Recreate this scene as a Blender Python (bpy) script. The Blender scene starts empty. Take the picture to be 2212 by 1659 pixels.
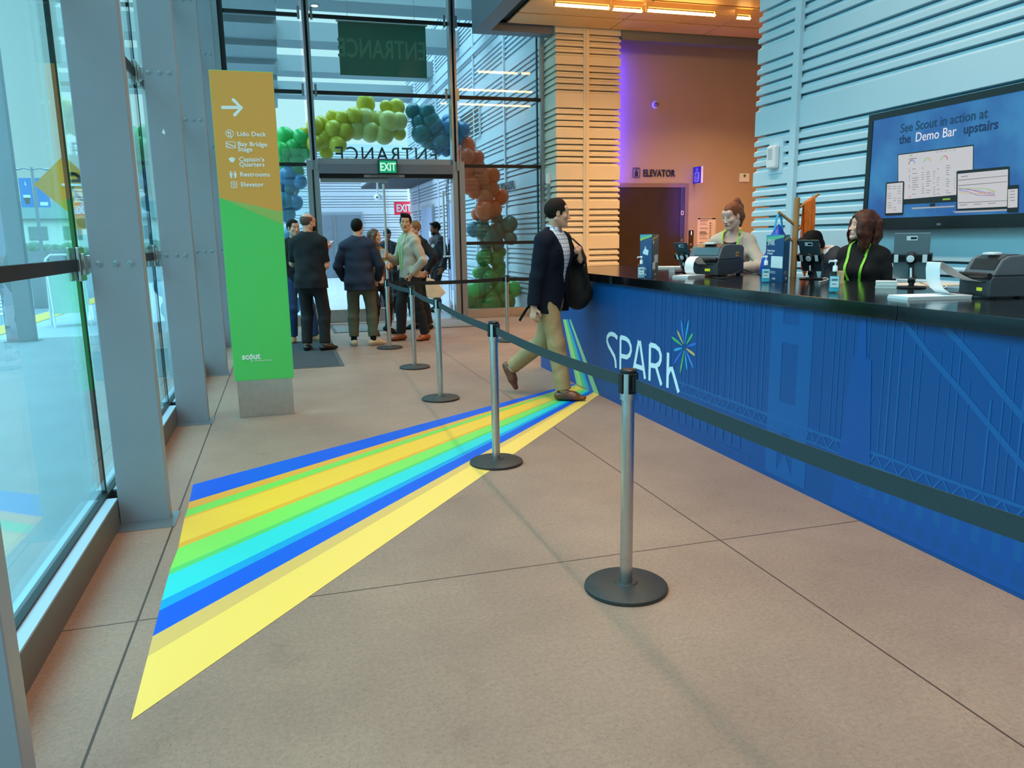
import bpy, bmesh, math, random
import numpy as np
from mathutils import Vector, Matrix
SC = bpy.context.scene
COL = SC.collection
PI = math.pi
rnd = random.Random(7)

# ------------------------------------------------------------------ camera
F_PX = 1675.0
YAW, PITCH, ROLL = 0.282449, 0.187061, -0.016537
cam_data = bpy.data.cameras.new('camera')
cam_data.sensor_fit = 'HORIZONTAL'
cam_data.sensor_width = 36.0
cam_data.lens = F_PX / 2212.0 * 36.0
cam_data.clip_start = 0.05
cam_data.clip_end = 400
cam = bpy.data.objects.new('camera', cam_data)
COL.objects.link(cam)
_fw = Vector((math.sin(YAW) * math.cos(PITCH), math.cos(YAW) * math.cos(PITCH), -math.sin(PITCH)))
_rt = Vector((math.cos(YAW), -math.sin(YAW), 0))
_up = _rt.cross(_fw)
_r2 = _rt * math.cos(ROLL) + _up * math.sin(ROLL)
_u2 = -_rt * math.sin(ROLL) + _up * math.cos(ROLL)
M4 = Matrix.Identity(4)
for i in range(3):
    M4[i][0], M4[i][1], M4[i][2] = _r2[i], _u2[i], -_fw[i]
M4[2][3] = 1.5
cam.matrix_world = M4
SC.camera = cam

# ------------------------------------------------------------------ look
SC.view_settings.view_transform = 'Standard'
SC.view_settings.look = 'None'
SC.view_settings.exposure = 0.0
SC.view_settings.gamma = 1.0
SC.view_settings.use_curve_mapping = False
try:
    SC.cycles.use_denoising = True
    SC.cycles.max_bounces = 9
    SC.cycles.diffuse_bounces = 4
    SC.cycles.glossy_bounces = 4
    SC.cycles.transmission_bounces = 4
    SC.cycles.transparent_max_bounces = 16
    SC.cycles.sample_clamp_indirect = 4.0
    SC.cycles.caustics_reflective = False
    SC.cycles.caustics_refractive = False
except Exception:
    pass

# ------------------------------------------------------------------ sky
world = bpy.data.worlds.new('sky')
SC.world = world
world.use_nodes = True
wn, wl = world.node_tree.nodes, world.node_tree.links
wn.clear()
w_out = wn.new('ShaderNodeOutputWorld')
w_bg = wn.new('ShaderNodeBackground')
w_tc = wn.new('ShaderNodeTexCoord')
w_sep = wn.new('ShaderNodeSeparateXYZ')
wl.new(w_tc.outputs['Generated'], w_sep.inputs[0])
w_rc = wn.new('ShaderNodeValToRGB')
w_rc.color_ramp.elements[0].position = 0.0
w_rc.color_ramp.elements[0].color = (0.72, 0.95, 1.0, 1)
w_rc.color_ramp.elements[1].position = 0.55
w_rc.color_ramp.elements[1].color = (0.48, 0.80, 1.0, 1)
w_rs = wn.new('ShaderNodeMapRange')
w_rs.interpolation_type = 'SMOOTHSTEP'
SKY_LOW, SKY_HIGH = 1.1, 9.0
w_rs.inputs['From Min'].default_value = 0.30
w_rs.inputs['From Max'].default_value = 0.85
w_rs.inputs['To Min'].default_value = SKY_LOW
w_rs.inputs['To Max'].default_value = SKY_HIGH
wl.new(w_sep.outputs['Z'], w_rc.inputs[0])
wl.new(w_sep.outputs['Z'], w_rs.inputs['Value'])
wl.new(w_rc.outputs[0], w_bg.inputs['Color'])
wl.new(w_rs.outputs[0], w_bg.inputs['Strength'])
wl.new(w_bg.outputs[0], w_out.inputs['Surface'])


# ------------------------------------------------------------------ lamps
def area(name, loc, size, size_y, power, color, rot=(0, 0, 0), spread=PI):
    d = bpy.data.lights.new(name, 'AREA')
    d.shape = 'RECTANGLE'
    d.size, d.size_y = size, size_y
    d.energy = power
    d.color = color
    d.spread = spread
    o = bpy.data.objects.new(name, d)
    COL.objects.link(o)
    o.location = loc
    o.rotation_euler = rot
    return o


WARM = (1.0, 0.58, 0.24)
WARMW = (1.0, 0.74, 0.55)
# rows of ceiling lamps along the high lobby ceiling
for y in (-3.0, 0.5, 4.0, 7.5):
    area('lobby_ceiling_lamp', (2.4, y, 6.85), 0.20, 3.4, 92, WARMW, spread=math.radians(128))
# tube rows of the lower soffit over the counter and the lift lobby
for y in (11.9, 9.9):
    area('soffit_tube_lamp', (5.45, y, 4.93), 2.9, 0.10, 56, WARM, spread=math.radians(128))
    area('soffit_tube_lamp', (8.3, y, 4.93), 1.6, 0.10, 100, WARM, spread=math.radians(128))
# blue accent lighting beside the lift
area('blue_accent_lamp', (6.32, 14.36, 3.6), 0.25, 2.6, 34, (0.04, 0.03, 1.0), (math.radians(90), 0, math.radians(-70)))
area('blue_accent_lamp', (8.05, 13.9, 2.1), 0.2, 1.2, 2.5, (0.08, 0.05, 1.0), (math.radians(90), 0, math.radians(15)))


# ------------------------------------------------------------------ materials
def lin(h):
    if isinstance(h, (tuple, list)):
        return tuple(h[:3]) + (1.0,)
    h = h.lstrip('#')
    c = [int(h[i:i + 2], 16) / 255 for i in (0, 2, 4)]
    return tuple(v / 12.92 if v <= 0.04045 else ((v + 0.055) / 1.055) ** 2.4 for v in c) + (1.0,)


_mats = {}


def mat(name, color, rough=0.5, metal=0.0, spec=0.5, emit=None, emit_s=0.0, var=0.0, scale=8.0, bump=0.0, bscale=60.0, coat=0.0, sheen=0.0):
    if name in _mats:
        return _mats[name]
    m = bpy.data.materials.new(name)
    m.use_nodes = True
    nt = m.node_tree
    b = nt.nodes['Principled BSDF']
    c = lin(color)
    b.inputs['Base Color'].default_value = c
    b.inputs['Roughness'].default_value = rough
    b.inputs['Metallic'].default_value = metal
    b.inputs['Specular IOR Level'].default_value = spec
    if coat:
        b.inputs['Coat Weight'].default_value = coat
        b.inputs['Coat Roughness'].default_value = 0.05
    if sheen:
        b.inputs['Sheen Weight'].default_value = sheen
    if emit is not None:
        b.inputs['Emission Color'].default_value = lin(emit)
        b.inputs['Emission Strength'].default_value = emit_s
    if var or bump:
        tc = nt.nodes.new('ShaderNodeTexCoord')
    if var:
        n = nt.nodes.new('ShaderNodeTexNoise')
        n.inputs['Scale'].default_value = scale
        n.inputs['Detail'].default_value = 6
        r = nt.nodes.new('ShaderNodeValToRGB')
        r.color_ramp.elements[0].position = 0.3
        r.color_ramp.elements[1].position = 0.7
        r.color_ramp.elements[0].color = tuple(v * (1 - var) for v in c[:3]) + (1,)
        r.color_ramp.elements[1].color = tuple(min(1, v * (1 + var)) for v in c[:3]) + (1,)
        nt.links.new(tc.outputs['Object'], n.inputs['Vector'])
        nt.links.new(n.outputs['Fac'], r.inputs[0])
        nt.links.new(r.outputs[0], b.inputs['Base Color'])
    if bump:
        n2 = nt.nodes.new('ShaderNodeTexNoise')
        n2.inputs['Scale'].default_value = bscale
        n2.inputs['Detail'].default_value = 4
        bp = nt.nodes.new('ShaderNodeBump')
        bp.inputs['Strength'].default_value = bump
        bp.inputs['Distance'].default_value = 0.01
        nt.links.new(tc.outputs['Object'], n2.inputs['Vector'])
        nt.links.new(n2.outputs['Fac'], bp.inputs['Height'])
        nt.links.new(bp.outputs[0], b.inputs['Normal'])
    _mats[name] = m
    return m


def glass(name, tint, ior=1.5, rough=0.0, boost=1.0):
    if name in _mats:
        return _mats[name]
    m = bpy.data.materials.new(name)
    m.use_nodes = True
    nt = m.node_tree
    nt.nodes.clear()
    o = nt.nodes.new('ShaderNodeOutputMaterial')
    t = nt.nodes.new('ShaderNodeBsdfTransparent')
    t.inputs[0].default_value = tuple(tint) + (1,)
    g = nt.nodes.new('ShaderNodeBsdfGlossy')
    g.inputs['Roughness'].default_value = rough
    g.inputs[0].default_value = (boost, boost, boost, 1)
    ge = nt.nodes.new('ShaderNodeNewGeometry')
    dt = nt.nodes.new('ShaderNodeVectorMath')
    dt.operation = 'DOT_PRODUCT'
    nt.links.new(ge.outputs['Normal'], dt.inputs[0])
    nt.links.new(ge.outputs['Incoming'], dt.inputs[1])
    r0 = ((ior - 1) / (ior + 1)) ** 2

    def mm(op, a_, b_=0.0):
        q = nt.nodes.new('ShaderNodeMath')
        q.operation = op
        for i_, v_ in enumerate((a_, b_)):
            if isinstance(v_, (int, float)):
                q.inputs[i_].default_value = v_
            else:
                nt.links.new(v_, q.inputs[i_])
        return q
    k = mm('SUBTRACT', 1.0, mm('ABSOLUTE', dt.outputs['Value']).outputs[0])
    k.use_clamp = True
    f = mm('ADD', mm('MULTIPLY', mm('POWER', k.outputs[0], 5.0).outputs[0], 1 - r0).outputs[0], r0)
    x = nt.nodes.new('ShaderNodeMixShader')
    nt.links.new(f.outputs[0], x.inputs[0])
    nt.links.new(t.outputs[0], x.inputs[1])
    nt.links.new(g.outputs[0], x.inputs[2])
    nt.links.new(x.outputs[0], o.inputs[0])
    _mats[name] = m
    return m


def shell_mat(name, color, trans=0.28):
    """thin coloured rubber: some light passes through"""
    if name in _mats:
        return _mats[name]
    m = bpy.data.materials.new(name)
    m.use_nodes = True
    nt = m.node_tree
    b = nt.nodes['Principled BSDF']
    o = nt.nodes['Material Output']
    b.inputs['Base Color'].default_value = lin(color)
    b.inputs['Roughness'].default_value = 0.22
    t = nt.nodes.new('ShaderNodeBsdfTranslucent')
    t.inputs[0].default_value = lin(color)
    x = nt.nodes.new('ShaderNodeMixShader')
    x.inputs[0].default_value = trans
    nt.links.new(b.outputs[0], x.inputs[1])
    nt.links.new(t.outputs[0], x.inputs[2])
    nt.links.new(x.outputs[0], o.inputs[0])
    _mats[name] = m
    return m


# ------------------------------------------------------------------ mesh builder
class MB:
    def __init__(s):
        s.v, s.f, s.m = [], [], []

    def face(s, pts, m=0):
        i = len(s.v)
        s.v += [tuple(p) for p in pts]
        s.f.append(tuple(range(i, i + len(pts))))
        s.m.append(m)

    def box(s, x0, x1, y0, y1, z0, z1, m=0, T=None):
        P = [(x, y, z) for z in (z0, z1) for y in (y0, y1) for x in (x0, x1)]
        if T is not None:
            P = [tuple(T @ Vector(p)) for p in P]
        i = len(s.v)
        s.v += P
        for q in ((0, 2, 3, 1), (4, 5, 7, 6), (0, 1, 5, 4), (2, 6, 7, 3), (0, 4, 6, 2), (1, 3, 7, 5)):
            s.f.append(tuple(i + k for k in q))
            s.m.append(m)

    def prism(s, poly, axis, a, b, m=0, T=None, mcap=None):
        """poly: 2-D outline in the plane normal to axis (x:(y,z) y:(x,z) z:(x,y))"""
        def p3(u, v, w):
            p = {'x': (w, u, v), 'y': (u, w, v), 'z': (u, v, w)}[axis]
            return tuple(T @ Vector(p)) if T is not None else p
        n = len(poly)
        i = len(s.v)
        s.v += [p3(u, v, a) for u, v in poly] + [p3(u, v, b) for u, v in poly]
        for k in range(n):
            j = (k + 1) % n
            s.f.append((i + k, i + j, i + n + j, i + n + k))
            s.m.append(m)
        c = m if mcap is None else mcap
        s.f.append(tuple(range(i + n - 1, i - 1, -1)))
        s.m.append(c)
        s.f.append(tuple(range(i + n, i + 2 * n)))
        s.m.append(c)

    def lathe(s, prof, cx=0, cy=0, seg=24, m=0, T=None, cap=True):
        i = len(s.v)
        for r, z in prof:
            for k in range(seg):
                a = 2 * PI * k / seg
                p = Vector((cx + r * math.cos(a), cy + r * math.sin(a), z))
                s.v.append(tuple(T @ p) if T is not None else tuple(p))
        for q in range(len(prof) - 1):
            for k in range(seg):
                j = (k + 1) % seg
                s.f.append((i + q * seg + k, i + q * seg + j, i + (q + 1) * seg + j, i + (q + 1) * seg + k))
                s.m.append(m)
        if cap:
            s.f.append(tuple(i + k for k in range(seg - 1, -1, -1)))
            s.m.append(m)
            t = i + (len(prof) - 1) * seg
            s.f.append(tuple(t + k for k in range(seg)))
            s.m.append(m)

    def tube(s, path, r, seg=8, m=0, flat=None):
        P = [Vector(p) for p in path]
        n = len(P)
        rr = r if isinstance(r, (list, tuple)) else [r] * n
        i = len(s.v)
        ref = None
        for q in range(n):
            t = (P[min(q + 1, n - 1)] - P[max(q - 1, 0)]).normalized()
            if ref is None:
                ref = Vector((0, 0, 1)) if abs(t.z) < 0.9 else Vector((1, 0, 0))
            u = (ref - t * ref.dot(t)).normalized()
            ref = u
            w = t.cross(u)
            for k in range(seg):
                a = 2 * PI * k / seg
                s.v.append(tuple(P[q] + (u * math.cos(a) + w * math.sin(a)) * rr[q]))
        for q in range(n - 1):
            for k in range(seg):
                j = (k + 1) % seg
                s.f.append((i + q * seg + k, i + q * seg + j, i + (q + 1) * seg + j, i + (q + 1) * seg + k))
                s.m.append(m)
        s.f.append(tuple(i + k for k in range(seg - 1, -1, -1)))
        s.m.append(m)
        t = i + (n - 1) * seg
        s.f.append(tuple(t + k for k in range(seg)))
        s.m.append(m)

    def ribbon(s, path, width_dir, w, th=0.002, m=0):
        """a flat strap of width w along path; width_dir one vector or one per point"""
        P = [Vector(p) for p in path]
        n = len(P)
        wd = [Vector(width_dir).normalized()] * n if not isinstance(width_dir, list) else [Vector(d).normalized() for d in width_dir]
        i = len(s.v)
        for q in range(n):
            t = (P[min(q + 1, n - 1)] - P[max(q - 1, 0)]).normalized()
            d = (wd[q] - t * wd[q].dot(t)).normalized()
            nn = t.cross(d)
            for a, b in ((-1, -1), (1, -1), (1, 1), (-1, 1)):
                s.v.append(tuple(P[q] + d * (a * w / 2) + nn * (b * th / 2)))
        for q in range(n - 1):
            for k in range(4):
                j = (k + 1) % 4
                s.f.append((i + q * 4 + k, i + q * 4 + j, i + q * 4 + 4 + j, i + q * 4 + 4 + k))
                s.m.append(m)
        s.f.append((i + 3, i + 2, i + 1, i))
        s.m.append(m)
        t = i + (n - 1) * 4
        s.f.append((t, t + 1, t + 2, t + 3))
        s.m.append(m)

    def ball(s, c, r, seg=16, rings=10, m=0, T=None):
        rx, ry, rz = (r, r, r) if not isinstance(r, (tuple, list)) else r
        i = len(s.v)
        for q in range(rings + 1):
            th = PI * q / rings
            for k in range(seg):
                a = 2 * PI * k / seg
                p = Vector((c[0] + rx * math.sin(th) * math.cos(a), c[1] + ry * math.sin(th) * math.sin(a), c[2] - rz * math.cos(th)))
                s.v.append(tuple(T @ p) if T is not None else tuple(p))
        for q in range(rings):
            for k in range(seg):
                j = (k + 1) % seg
                s.f.append((i + q * seg + k, i + q * seg + j, i + (q + 1) * seg + j, i + (q + 1) * seg + k))
                s.m.append(m)

    def build(s, name, mats, parent=None, smooth=False, bevel=0.0, bseg=2, angle=35):
        if not isinstance(mats, (list, tuple)):
            mats = [mats]
        me = bpy.data.meshes.new(name)
        me.from_pydata(s.v, [], s.f)
        for mm in mats:
            me.materials.append(mm)
        me.polygons.foreach_set('material_index', s.m)
        bm = bmesh.new()
        bm.from_mesh(me)
        bmesh.ops.remove_doubles(bm, verts=bm.verts, dist=1e-5)
        bmesh.ops.dissolve_degenerate(bm, edges=bm.edges, dist=1e-6)
        bmesh.ops.recalc_face_normals(bm, faces=bm.faces)
        if bevel:
            ed = [e for e in bm.edges if len(e.link_faces) == 2 and e.calc_face_angle(0) > math.radians(angle)]
            bmesh.ops.bevel(bm, geom=ed, offset=bevel, segments=bseg, affect='EDGES', profile=0.5, clamp_overlap=True)
        bm.to_mesh(me)
        bm.free()
        o = bpy.data.objects.new(name, me)
        COL.objects.link(o)
        if smooth:
            me.polygons.foreach_set('use_smooth', [True] * len(me.polygons))
            if smooth == 'auto':
                me.set_sharp_from_angle(angle=math.radians(40))
        if parent is not None:
            o.parent = parent
        return o


def thing(name, label, cat, loc=(0, 0, 0), rz=0.0, group=None):
    o = bpy.data.objects.new(name, None)
    o.empty_display_size = 0.1
    COL.objects.link(o)
    o.location = loc
    o.rotation_euler = (0, 0, rz)
    o['label'] = label
    o['category'] = cat
    if group:
        o['group'] = group
    return o


def tag(o, label, cat, group=None):
    o['label'] = label
    o['category'] = cat
    if group:
        o['group'] = group
    return o


def struct(o, label=None):
    o['kind'] = 'structure'
    if label:
        o['label'] = label
    return o


_fontcache = {}


def text(name, body, size, T, m, parent=None, depth=0.002, bold=0.0, align='LEFT', spacing=1.0, xs=1.0, line=1.0):
    """flat lettering in the local XY plane, placed by matrix T"""
    c = bpy.data.curves.new(name, 'FONT')
    c.body = body
    c.size = size
    c.extrude = depth / 2
    c.offset = bold
    c.align_x = align
    c.space_character = spacing
    c.space_line = line
    c.resolution_u = 3
    o = bpy.data.objects.new(name, c)
    COL.objects.link(o)
    dg = bpy.context.evaluated_depsgraph_get()
    me = bpy.data.meshes.new_from_object(o.evaluated_get(dg))
    bpy.data.objects.remove(o)
    bpy.data.curves.remove(c)
    me.name = name
    me.materials.clear()
    me.materials.append(m)
    me.polygons.foreach_set('material_index', [0] * len(me.polygons))
    if xs != 1.0:
        me.transform(Matrix.Diagonal((xs, 1, 1, 1)))
    me.transform(T)
    q = bpy.data.objects.new(name, me)
    COL.objects.link(q)
    if parent is not None:
        q.parent = parent
    return q


def frame_mat(origin, xdir, ydir):
    x = Vector(xdir).normalized()
    y = Vector(ydir)
    y = (y - x * y.dot(x)).normalized()
    z = x.cross(y)
    M = Matrix.Identity(4)
    for i in range(3):
        M[i][0], M[i][1], M[i][2], M[i][3] = x[i], y[i], z[i], origin[i]
    return M


class Flat:
    """collects flat shapes drawn in the XY plane of matrix T"""

    def __init__(s, T, lift=0.0):
        s.T, s.mb, s.z, s.n = T, MB(), lift, 0

    def poly(s, pts, m=0, z=0.0, bump=True):
        if bump:
            s.n += 1
        z += s.n * 3e-6
        s.mb.face([tuple(s.T @ Vector((x, y, s.z + z))) for x, y in pts], m)

    def rect(s, x0, x1, y0, y1, m=0, z=0.0):
        s.poly([(x0, y0), (x1, y0), (x1, y1), (x0, y1)], m, z)

    def line(s, pts, w, m=0, z=0.0, cap=True):
        pts = [Vector(p) for p in pts]
        s.n += 1
        n = len(pts)
        L, R = [], []
        for i in range(n):
            t = (pts[min(i + 1, n - 1)] - pts[max(i - 1, 0)]).normalized()
            nn = Vector((-t.y, t.x))
            L.append(pts[i] + nn * w / 2)
            R.append(pts[i] - nn * w / 2)
        for i in range(n - 1):
            s.poly([R[i], R[i + 1], L[i + 1], L[i]], m, z, False)
        if cap:
            for p in (pts[0], pts[-1]):
                s.disc(p, w / 2, m, 10, z)

    def disc(s, c, r, m=0, seg=20, z=0.0):
        s.poly([(c[0] + r * math.cos(2 * PI * k / seg), c[1] + r * math.sin(2 * PI * k / seg)) for k in range(seg)], m, z)

    def arc(s, c, r, w, a0, a1, m=0, seg=16, z=0.0):
        s.line([(c[0] + r * math.cos(a0 + (a1 - a0) * k / seg), c[1] + r * math.sin(a0 + (a1 - a0) * k / seg)) for k in range(seg + 1)], w, m, z, cap=False)

    def rrect(s, x0, x1, y0, y1, r, w, m=0, z=0.0):
        P = []
        for cx, cy, a in ((x1 - r, y1 - r, 0), (x0 + r, y1 - r, PI / 2), (x0 + r, y0 + r, PI), (x1 - r, y0 + r, 1.5 * PI)):
            for k in range(5):
                b = a + PI / 2 * k / 4
                P.append((cx + r * math.cos(b), cy + r * math.sin(b)))
        P.append(P[0])
        s.line(P, w, m, z, cap=False)

    def build(s, name, mats, parent=None):
        me = bpy.data.meshes.new(name)
        me.from_pydata(s.mb.v, [], s.mb.f)
        for mm in (mats if isinstance(mats, (list, tuple)) else [mats]):
            me.materials.append(mm)
        me.polygons.foreach_set('material_index', s.mb.m)
        o = bpy.data.objects.new(name, me)
        COL.objects.link(o)
        if parent is not None:
            o.parent = parent
        return o

# ================================================================== SETTING
def floor_material():
    m = bpy.data.materials.new('polished_concrete')
    m.use_nodes = True
    nt = m.node_tree
    N, L = nt.nodes, nt.links
    b = N['Principled BSDF']
    tc = N.new('ShaderNodeTexCoord')
    sep = N.new('ShaderNodeSeparateXYZ')
    L.new(tc.outputs['Object'], sep.inputs[0])

    def mth(op, a, bb=None):
        q = N.new('ShaderNodeMath')
        q.operation = op
        for i, v in enumerate((a, bb)):
            if v is None:
                continue
            if isinstance(v, (int, float)):
                q.inputs[i].default_value = v
            else:
                L.new(v, q.inputs[i])
        return q.outputs[0]

    def noise(sc, det=5, rough=0.55):
        n = N.new('ShaderNodeTexNoise')
        n.inputs['Scale'].default_value = sc
        n.inputs['Detail'].default_value = det
        n.inputs['Roughness'].default_value = rough
        L.new(tc.outputs['Object'], n.inputs['Vector'])
        return n.outputs['Fac']

    def ramp(f, p0, c0, p1, c1):
        r = N.new('ShaderNodeValToRGB')
        r.color_ramp.elements[0].position, r.color_ramp.elements[1].position = p0, p1
        r.color_ramp.elements[0].color, r.color_ramp.elements[1].color = c0, c1
        L.new(f, r.inputs[0])
        return r.outputs[0]

    def mix(f, a, c, mode='MIX'):
        q = N.new('ShaderNodeMix')
        q.data_type = 'RGBA'
        q.blend_type = mode
        if isinstance(f, (int, float)):
            q.inputs[0].default_value = f
        else:
            L.new(f, q.inputs[0])
        L.new(a, q.inputs[6])
        L.new(c, q.inputs[7])
        return q.outputs[2]

    base = ramp(noise(0.9, 8, 0.6), 0.3, lin('#8a6c5c'), 0.72, lin('#a3826d'))
    fine = ramp(noise(55, 3, 0.6), 0.3, (0.82, 0.82, 0.82, 1), 0.7, (1.06, 1.06, 1.06, 1))
    spk = ramp(noise(140, 2, 0.5), 0.30, (0.62, 0.6, 0.58, 1), 0.40, (1, 1, 1, 1))
    stain = ramp(noise(3.1, 9, 0.7), 0.25, (0.82, 0.80, 0.78, 1), 0.42, (1, 1, 1, 1))
    c = mix(1.0, base, fine, 'MULTIPLY')
    c = mix(1.0, c, spk, 'MULTIPLY')
    c = mix(1.0, c, stain, 'MULTIPLY')
    joint = None
    for axis, pos, w in (('X', -0.66, 0.0048), ('X', 2.0, 0.004), ('X', 4.66, 0.004), ('Y', 3.22, 0.004), ('Y', -1.8, 0.004), ('Y', 13.25, 0.004)):
        d = mth('ABSOLUTE', mth('SUBTRACT', sep.outputs[axis], pos))
        k = mth('LESS_THAN', d, w)
        joint = k if joint is None else mth('MAXIMUM', joint, k)
    dk = N.new('ShaderNodeRGB')
    dk.outputs[0].default_value = lin('#4a362c')
    c = mix(joint, c, dk.outputs[0])
    L.new(c, b.inputs['Base Color'])
    rr = N.new('ShaderNodeMapRange')
    L.new(noise(2.0, 6), rr.inputs['Value'])
    rr.inputs['To Min'].default_value = 0.42
    rr.inputs['To Max'].default_value = 0.6
    L.new(rr.outputs[0], b.inputs['Roughness'])
    b.inputs['Specular IOR Level'].default_value = 0.35
    bp = N.new('ShaderNodeBump')
    bp.inputs['Strength'].default_value = 0.12
    bp.inputs['Distance'].default_value = 0.004
    L.new(noise(90, 3), bp.inputs['Height'])
    L.new(bp.outputs[0], b.inputs['Normal'])
    return m


M_floor = floor_material()
M_panel = mat('wall_panel_paint', '#e5dac4', 0.42, var=0.02, scale=1.2)
M_panelb = mat('wall_paint_daylight_tint', '#c9e8f5', 0.42, var=0.02, scale=1.2)  # cyan of the window light is mixed into this wall's base colour
M_panel_out = mat('outdoor_panel_paint', '#bcc2cd', 0.45, var=0.03, scale=0.8)
M_steel_paint = mat('grey_steel_paint', '#8f9298', 0.45, var=0.04, scale=3)
M_alu = mat('anodised_aluminium', '#a7acb0', 0.32, 0.85)
M_brushed = mat('brushed_stainless', '#c9c6c0', 0.28, 1.0, var=0.06, scale=20)
M_chrome = mat('polished_stainless', '#d6d8da', 0.16, 1.0)
M_black = mat('black_rubber_gasket', '#0b0c0e', 0.5)
M_blackm = mat('black_metal', '#15171a', 0.4, 0.3)
M_darkbase = mat('dark_cast_base', '#37332f', 0.55, 0.2, var=0.1, scale=30)
M_glass = glass('tinted_facade_glass', (0.72, 0.955, 0.955), 1.5)
M_glass_end = glass('tinted_entrance_glass', (0.83, 0.965, 0.95), 1.50)
M_clear = glass('clear_door_glass', (0.95, 0.97, 0.97), 1.45)
M_ceil = mat('ceiling_paint', '#b9b3ab', 0.8)
M_white = mat('white_print', '#f2f4f5', 0.5)

fl = MB()
fl.box(-1.03, 11.0, -6.0, 14.5, -0.12, 0.0)
struct(fl.build('floor', M_floor))

# ---- ribbed panel profile (distance out of plane, height)
RIB = 0.105


def rib_profile(z_top, z_bot, phase=2.765):
    """list of (depth, z) from top to bottom; period 1.25: wide band, four ribs, narrow band, five ribs"""
    pts = [(0.0, z_top)]
    k0 = int(math.floor((z_bot - phase) / 1.25)) - 1
    starts = []
    for k in range(k0, 8):
        t = phase + 1.25 * k - 0.252
        starts += [t - RIB * i for i in range(4)] + [t - 0.519 - RIB * i for i in range(5)]
    for g0 in sorted(starts, reverse=True):
        if g0 > z_top - 0.01 or g0 - 0.066 < z_bot:
            continue
        pts += [(0.0, g0), (0.13, g0 - 0.001), (0.13, g0 - 0.019), (0.024, g0 - 0.020), (0.024, g0 - 0.044), (0.0, g0 - 0.062)]
    pts.append((0.0, z_bot))
    return pts


def ribbed(name, path_fn, npts, z_top, z_bot, m, phase=2.765):
    """path_fn(depth) -> npts plan points; surface swept over the rib profile"""
    mb = MB()
    P = rib_profile(z_top, z_bot, phase)
    rows = []
    for d, z in P:
        rows.append([(x, y, z) for x, y in path_fn(d)])
    for i in range(len(P) - 1):
        for k in range(npts - 1):
            mb.face([rows[i][k], rows[i + 1][k], rows[i + 1][k + 1], rows[i][k + 1]])
    me = bpy.data.meshes.new(name)
    me.from_pydata(mb.v, [], mb.f)
    me.materials.append(m)
    bm = bmesh.new()
    bm.from_mesh(me)
    bmesh.ops.remove_doubles(bm, verts=bm.verts, dist=1e-5)
    bm.to_mesh(me)
    bm.free()
    o = bpy.data.objects.new(name, me)
    COL.objects.link(o)
    return struct(o)


XW = 4.95
# right wall behind the counter, turning the corner into the lift lobby
ribbed('wall_right', lambda d: [(XW + d, -6.0), (XW + d, 7.57 - d), (5.6, 7.57 - d)], 3, 7.0, 0.0, M_panelb)
# pillar beside the entrance glass
ribbed('pillar_wall', lambda d: [(4.86 + d, 14.5), (4.86 + d, 13.66 + d), (6.11 - d, 13.66 + d), (6.11 - d, 14.5)], 4, 7.0, 0.0, M_panel)
# outdoor wall that carries on beyond the entrance glass
ribbed('terminal_wall', lambda d: [(4.95 + d, 31.0), (4.95 + d, 14.52)], 2, 8.0, -0.05, M_panel_out)
mb = MB()
mb.box(4.91, 4.955, 6.815, 6.90, 0, 7.0)
mb.box(4.925, 4.96, 6.90, 6.93, 0, 7.0)
struct(mb.build('trim_1', M_panelb))
mb = MB()
mb.box(5.425, 5.455, 13.625, 13.67, 0, 7.0)
mb.box(5.385, 5.425, 13.645, 13.67, 0, 7.0)
mb.box(5.455, 5.495, 13.645, 13.67, 0, 7.0)
struct(mb.build('trim_2', M_panel))
mb = MB()
for y in (17.2, 20.0, 22.8, 25.0, 28.8):
    mb.box(4.915, 4.96, y, y + 0.09, 0, 8.0)
mb.box(4.90, 4.96, 14.55, 31, 6.0, 6.12)
struct(mb.build('trim_3', M_panel_out))
# walls of the lift lobby
M_tanwall = mat('lift_lobby_paint', '#bba68e', 0.6, var=0.03, scale=1.5)
mb = MB()
mb.box(6.0, 11.0, 14.5, 14.7, 0, 7.0)
struct(mb.build('lift_wall', M_tanwall))
mb = MB()
mb.box(10.8, 11.0, 7.0, 14.5, 0, 7.0)
mb.box(5.6, 11.0, 7.4, 7.55, 0, 7.0)
struct(mb.build('lobby_wall', M_tanwall))
mb = MB()
mb.box(-1.1, 11.0, -6.0, 14.6, 7.0, 7.15)
struct(mb.build('ceiling', M_ceil))
# rear facade behind the viewer: glazed on the left, solid on the right
mb = MB()
mb.box(-1.1, 5.0, -6.1, -6.0, 0, 0.3)
mb.box(1.5, 5.0, -6.1, -6.0, 0.3, 7.0)
mb.box(-1.1, 1.5, -6.1, -6.0, 5.3, 7.0)
for x in (-1.05, 0.2, 1.45):
    mb.box(x, x + 0.1, -6.12, -5.98, 0, 7)
for z in (1.35, 2.8, 4.05):
    mb.box(-1.1, 1.5, -6.1, -6.0, z, z + 0.07)
struct(mb.build('wall_rear', M_steel_paint))
mb = MB()
mb.box(-1.1, 1.5, -6.07, -6.05, 0.3, 5.3)
struct(mb.build('window_23', M_glass))

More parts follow.
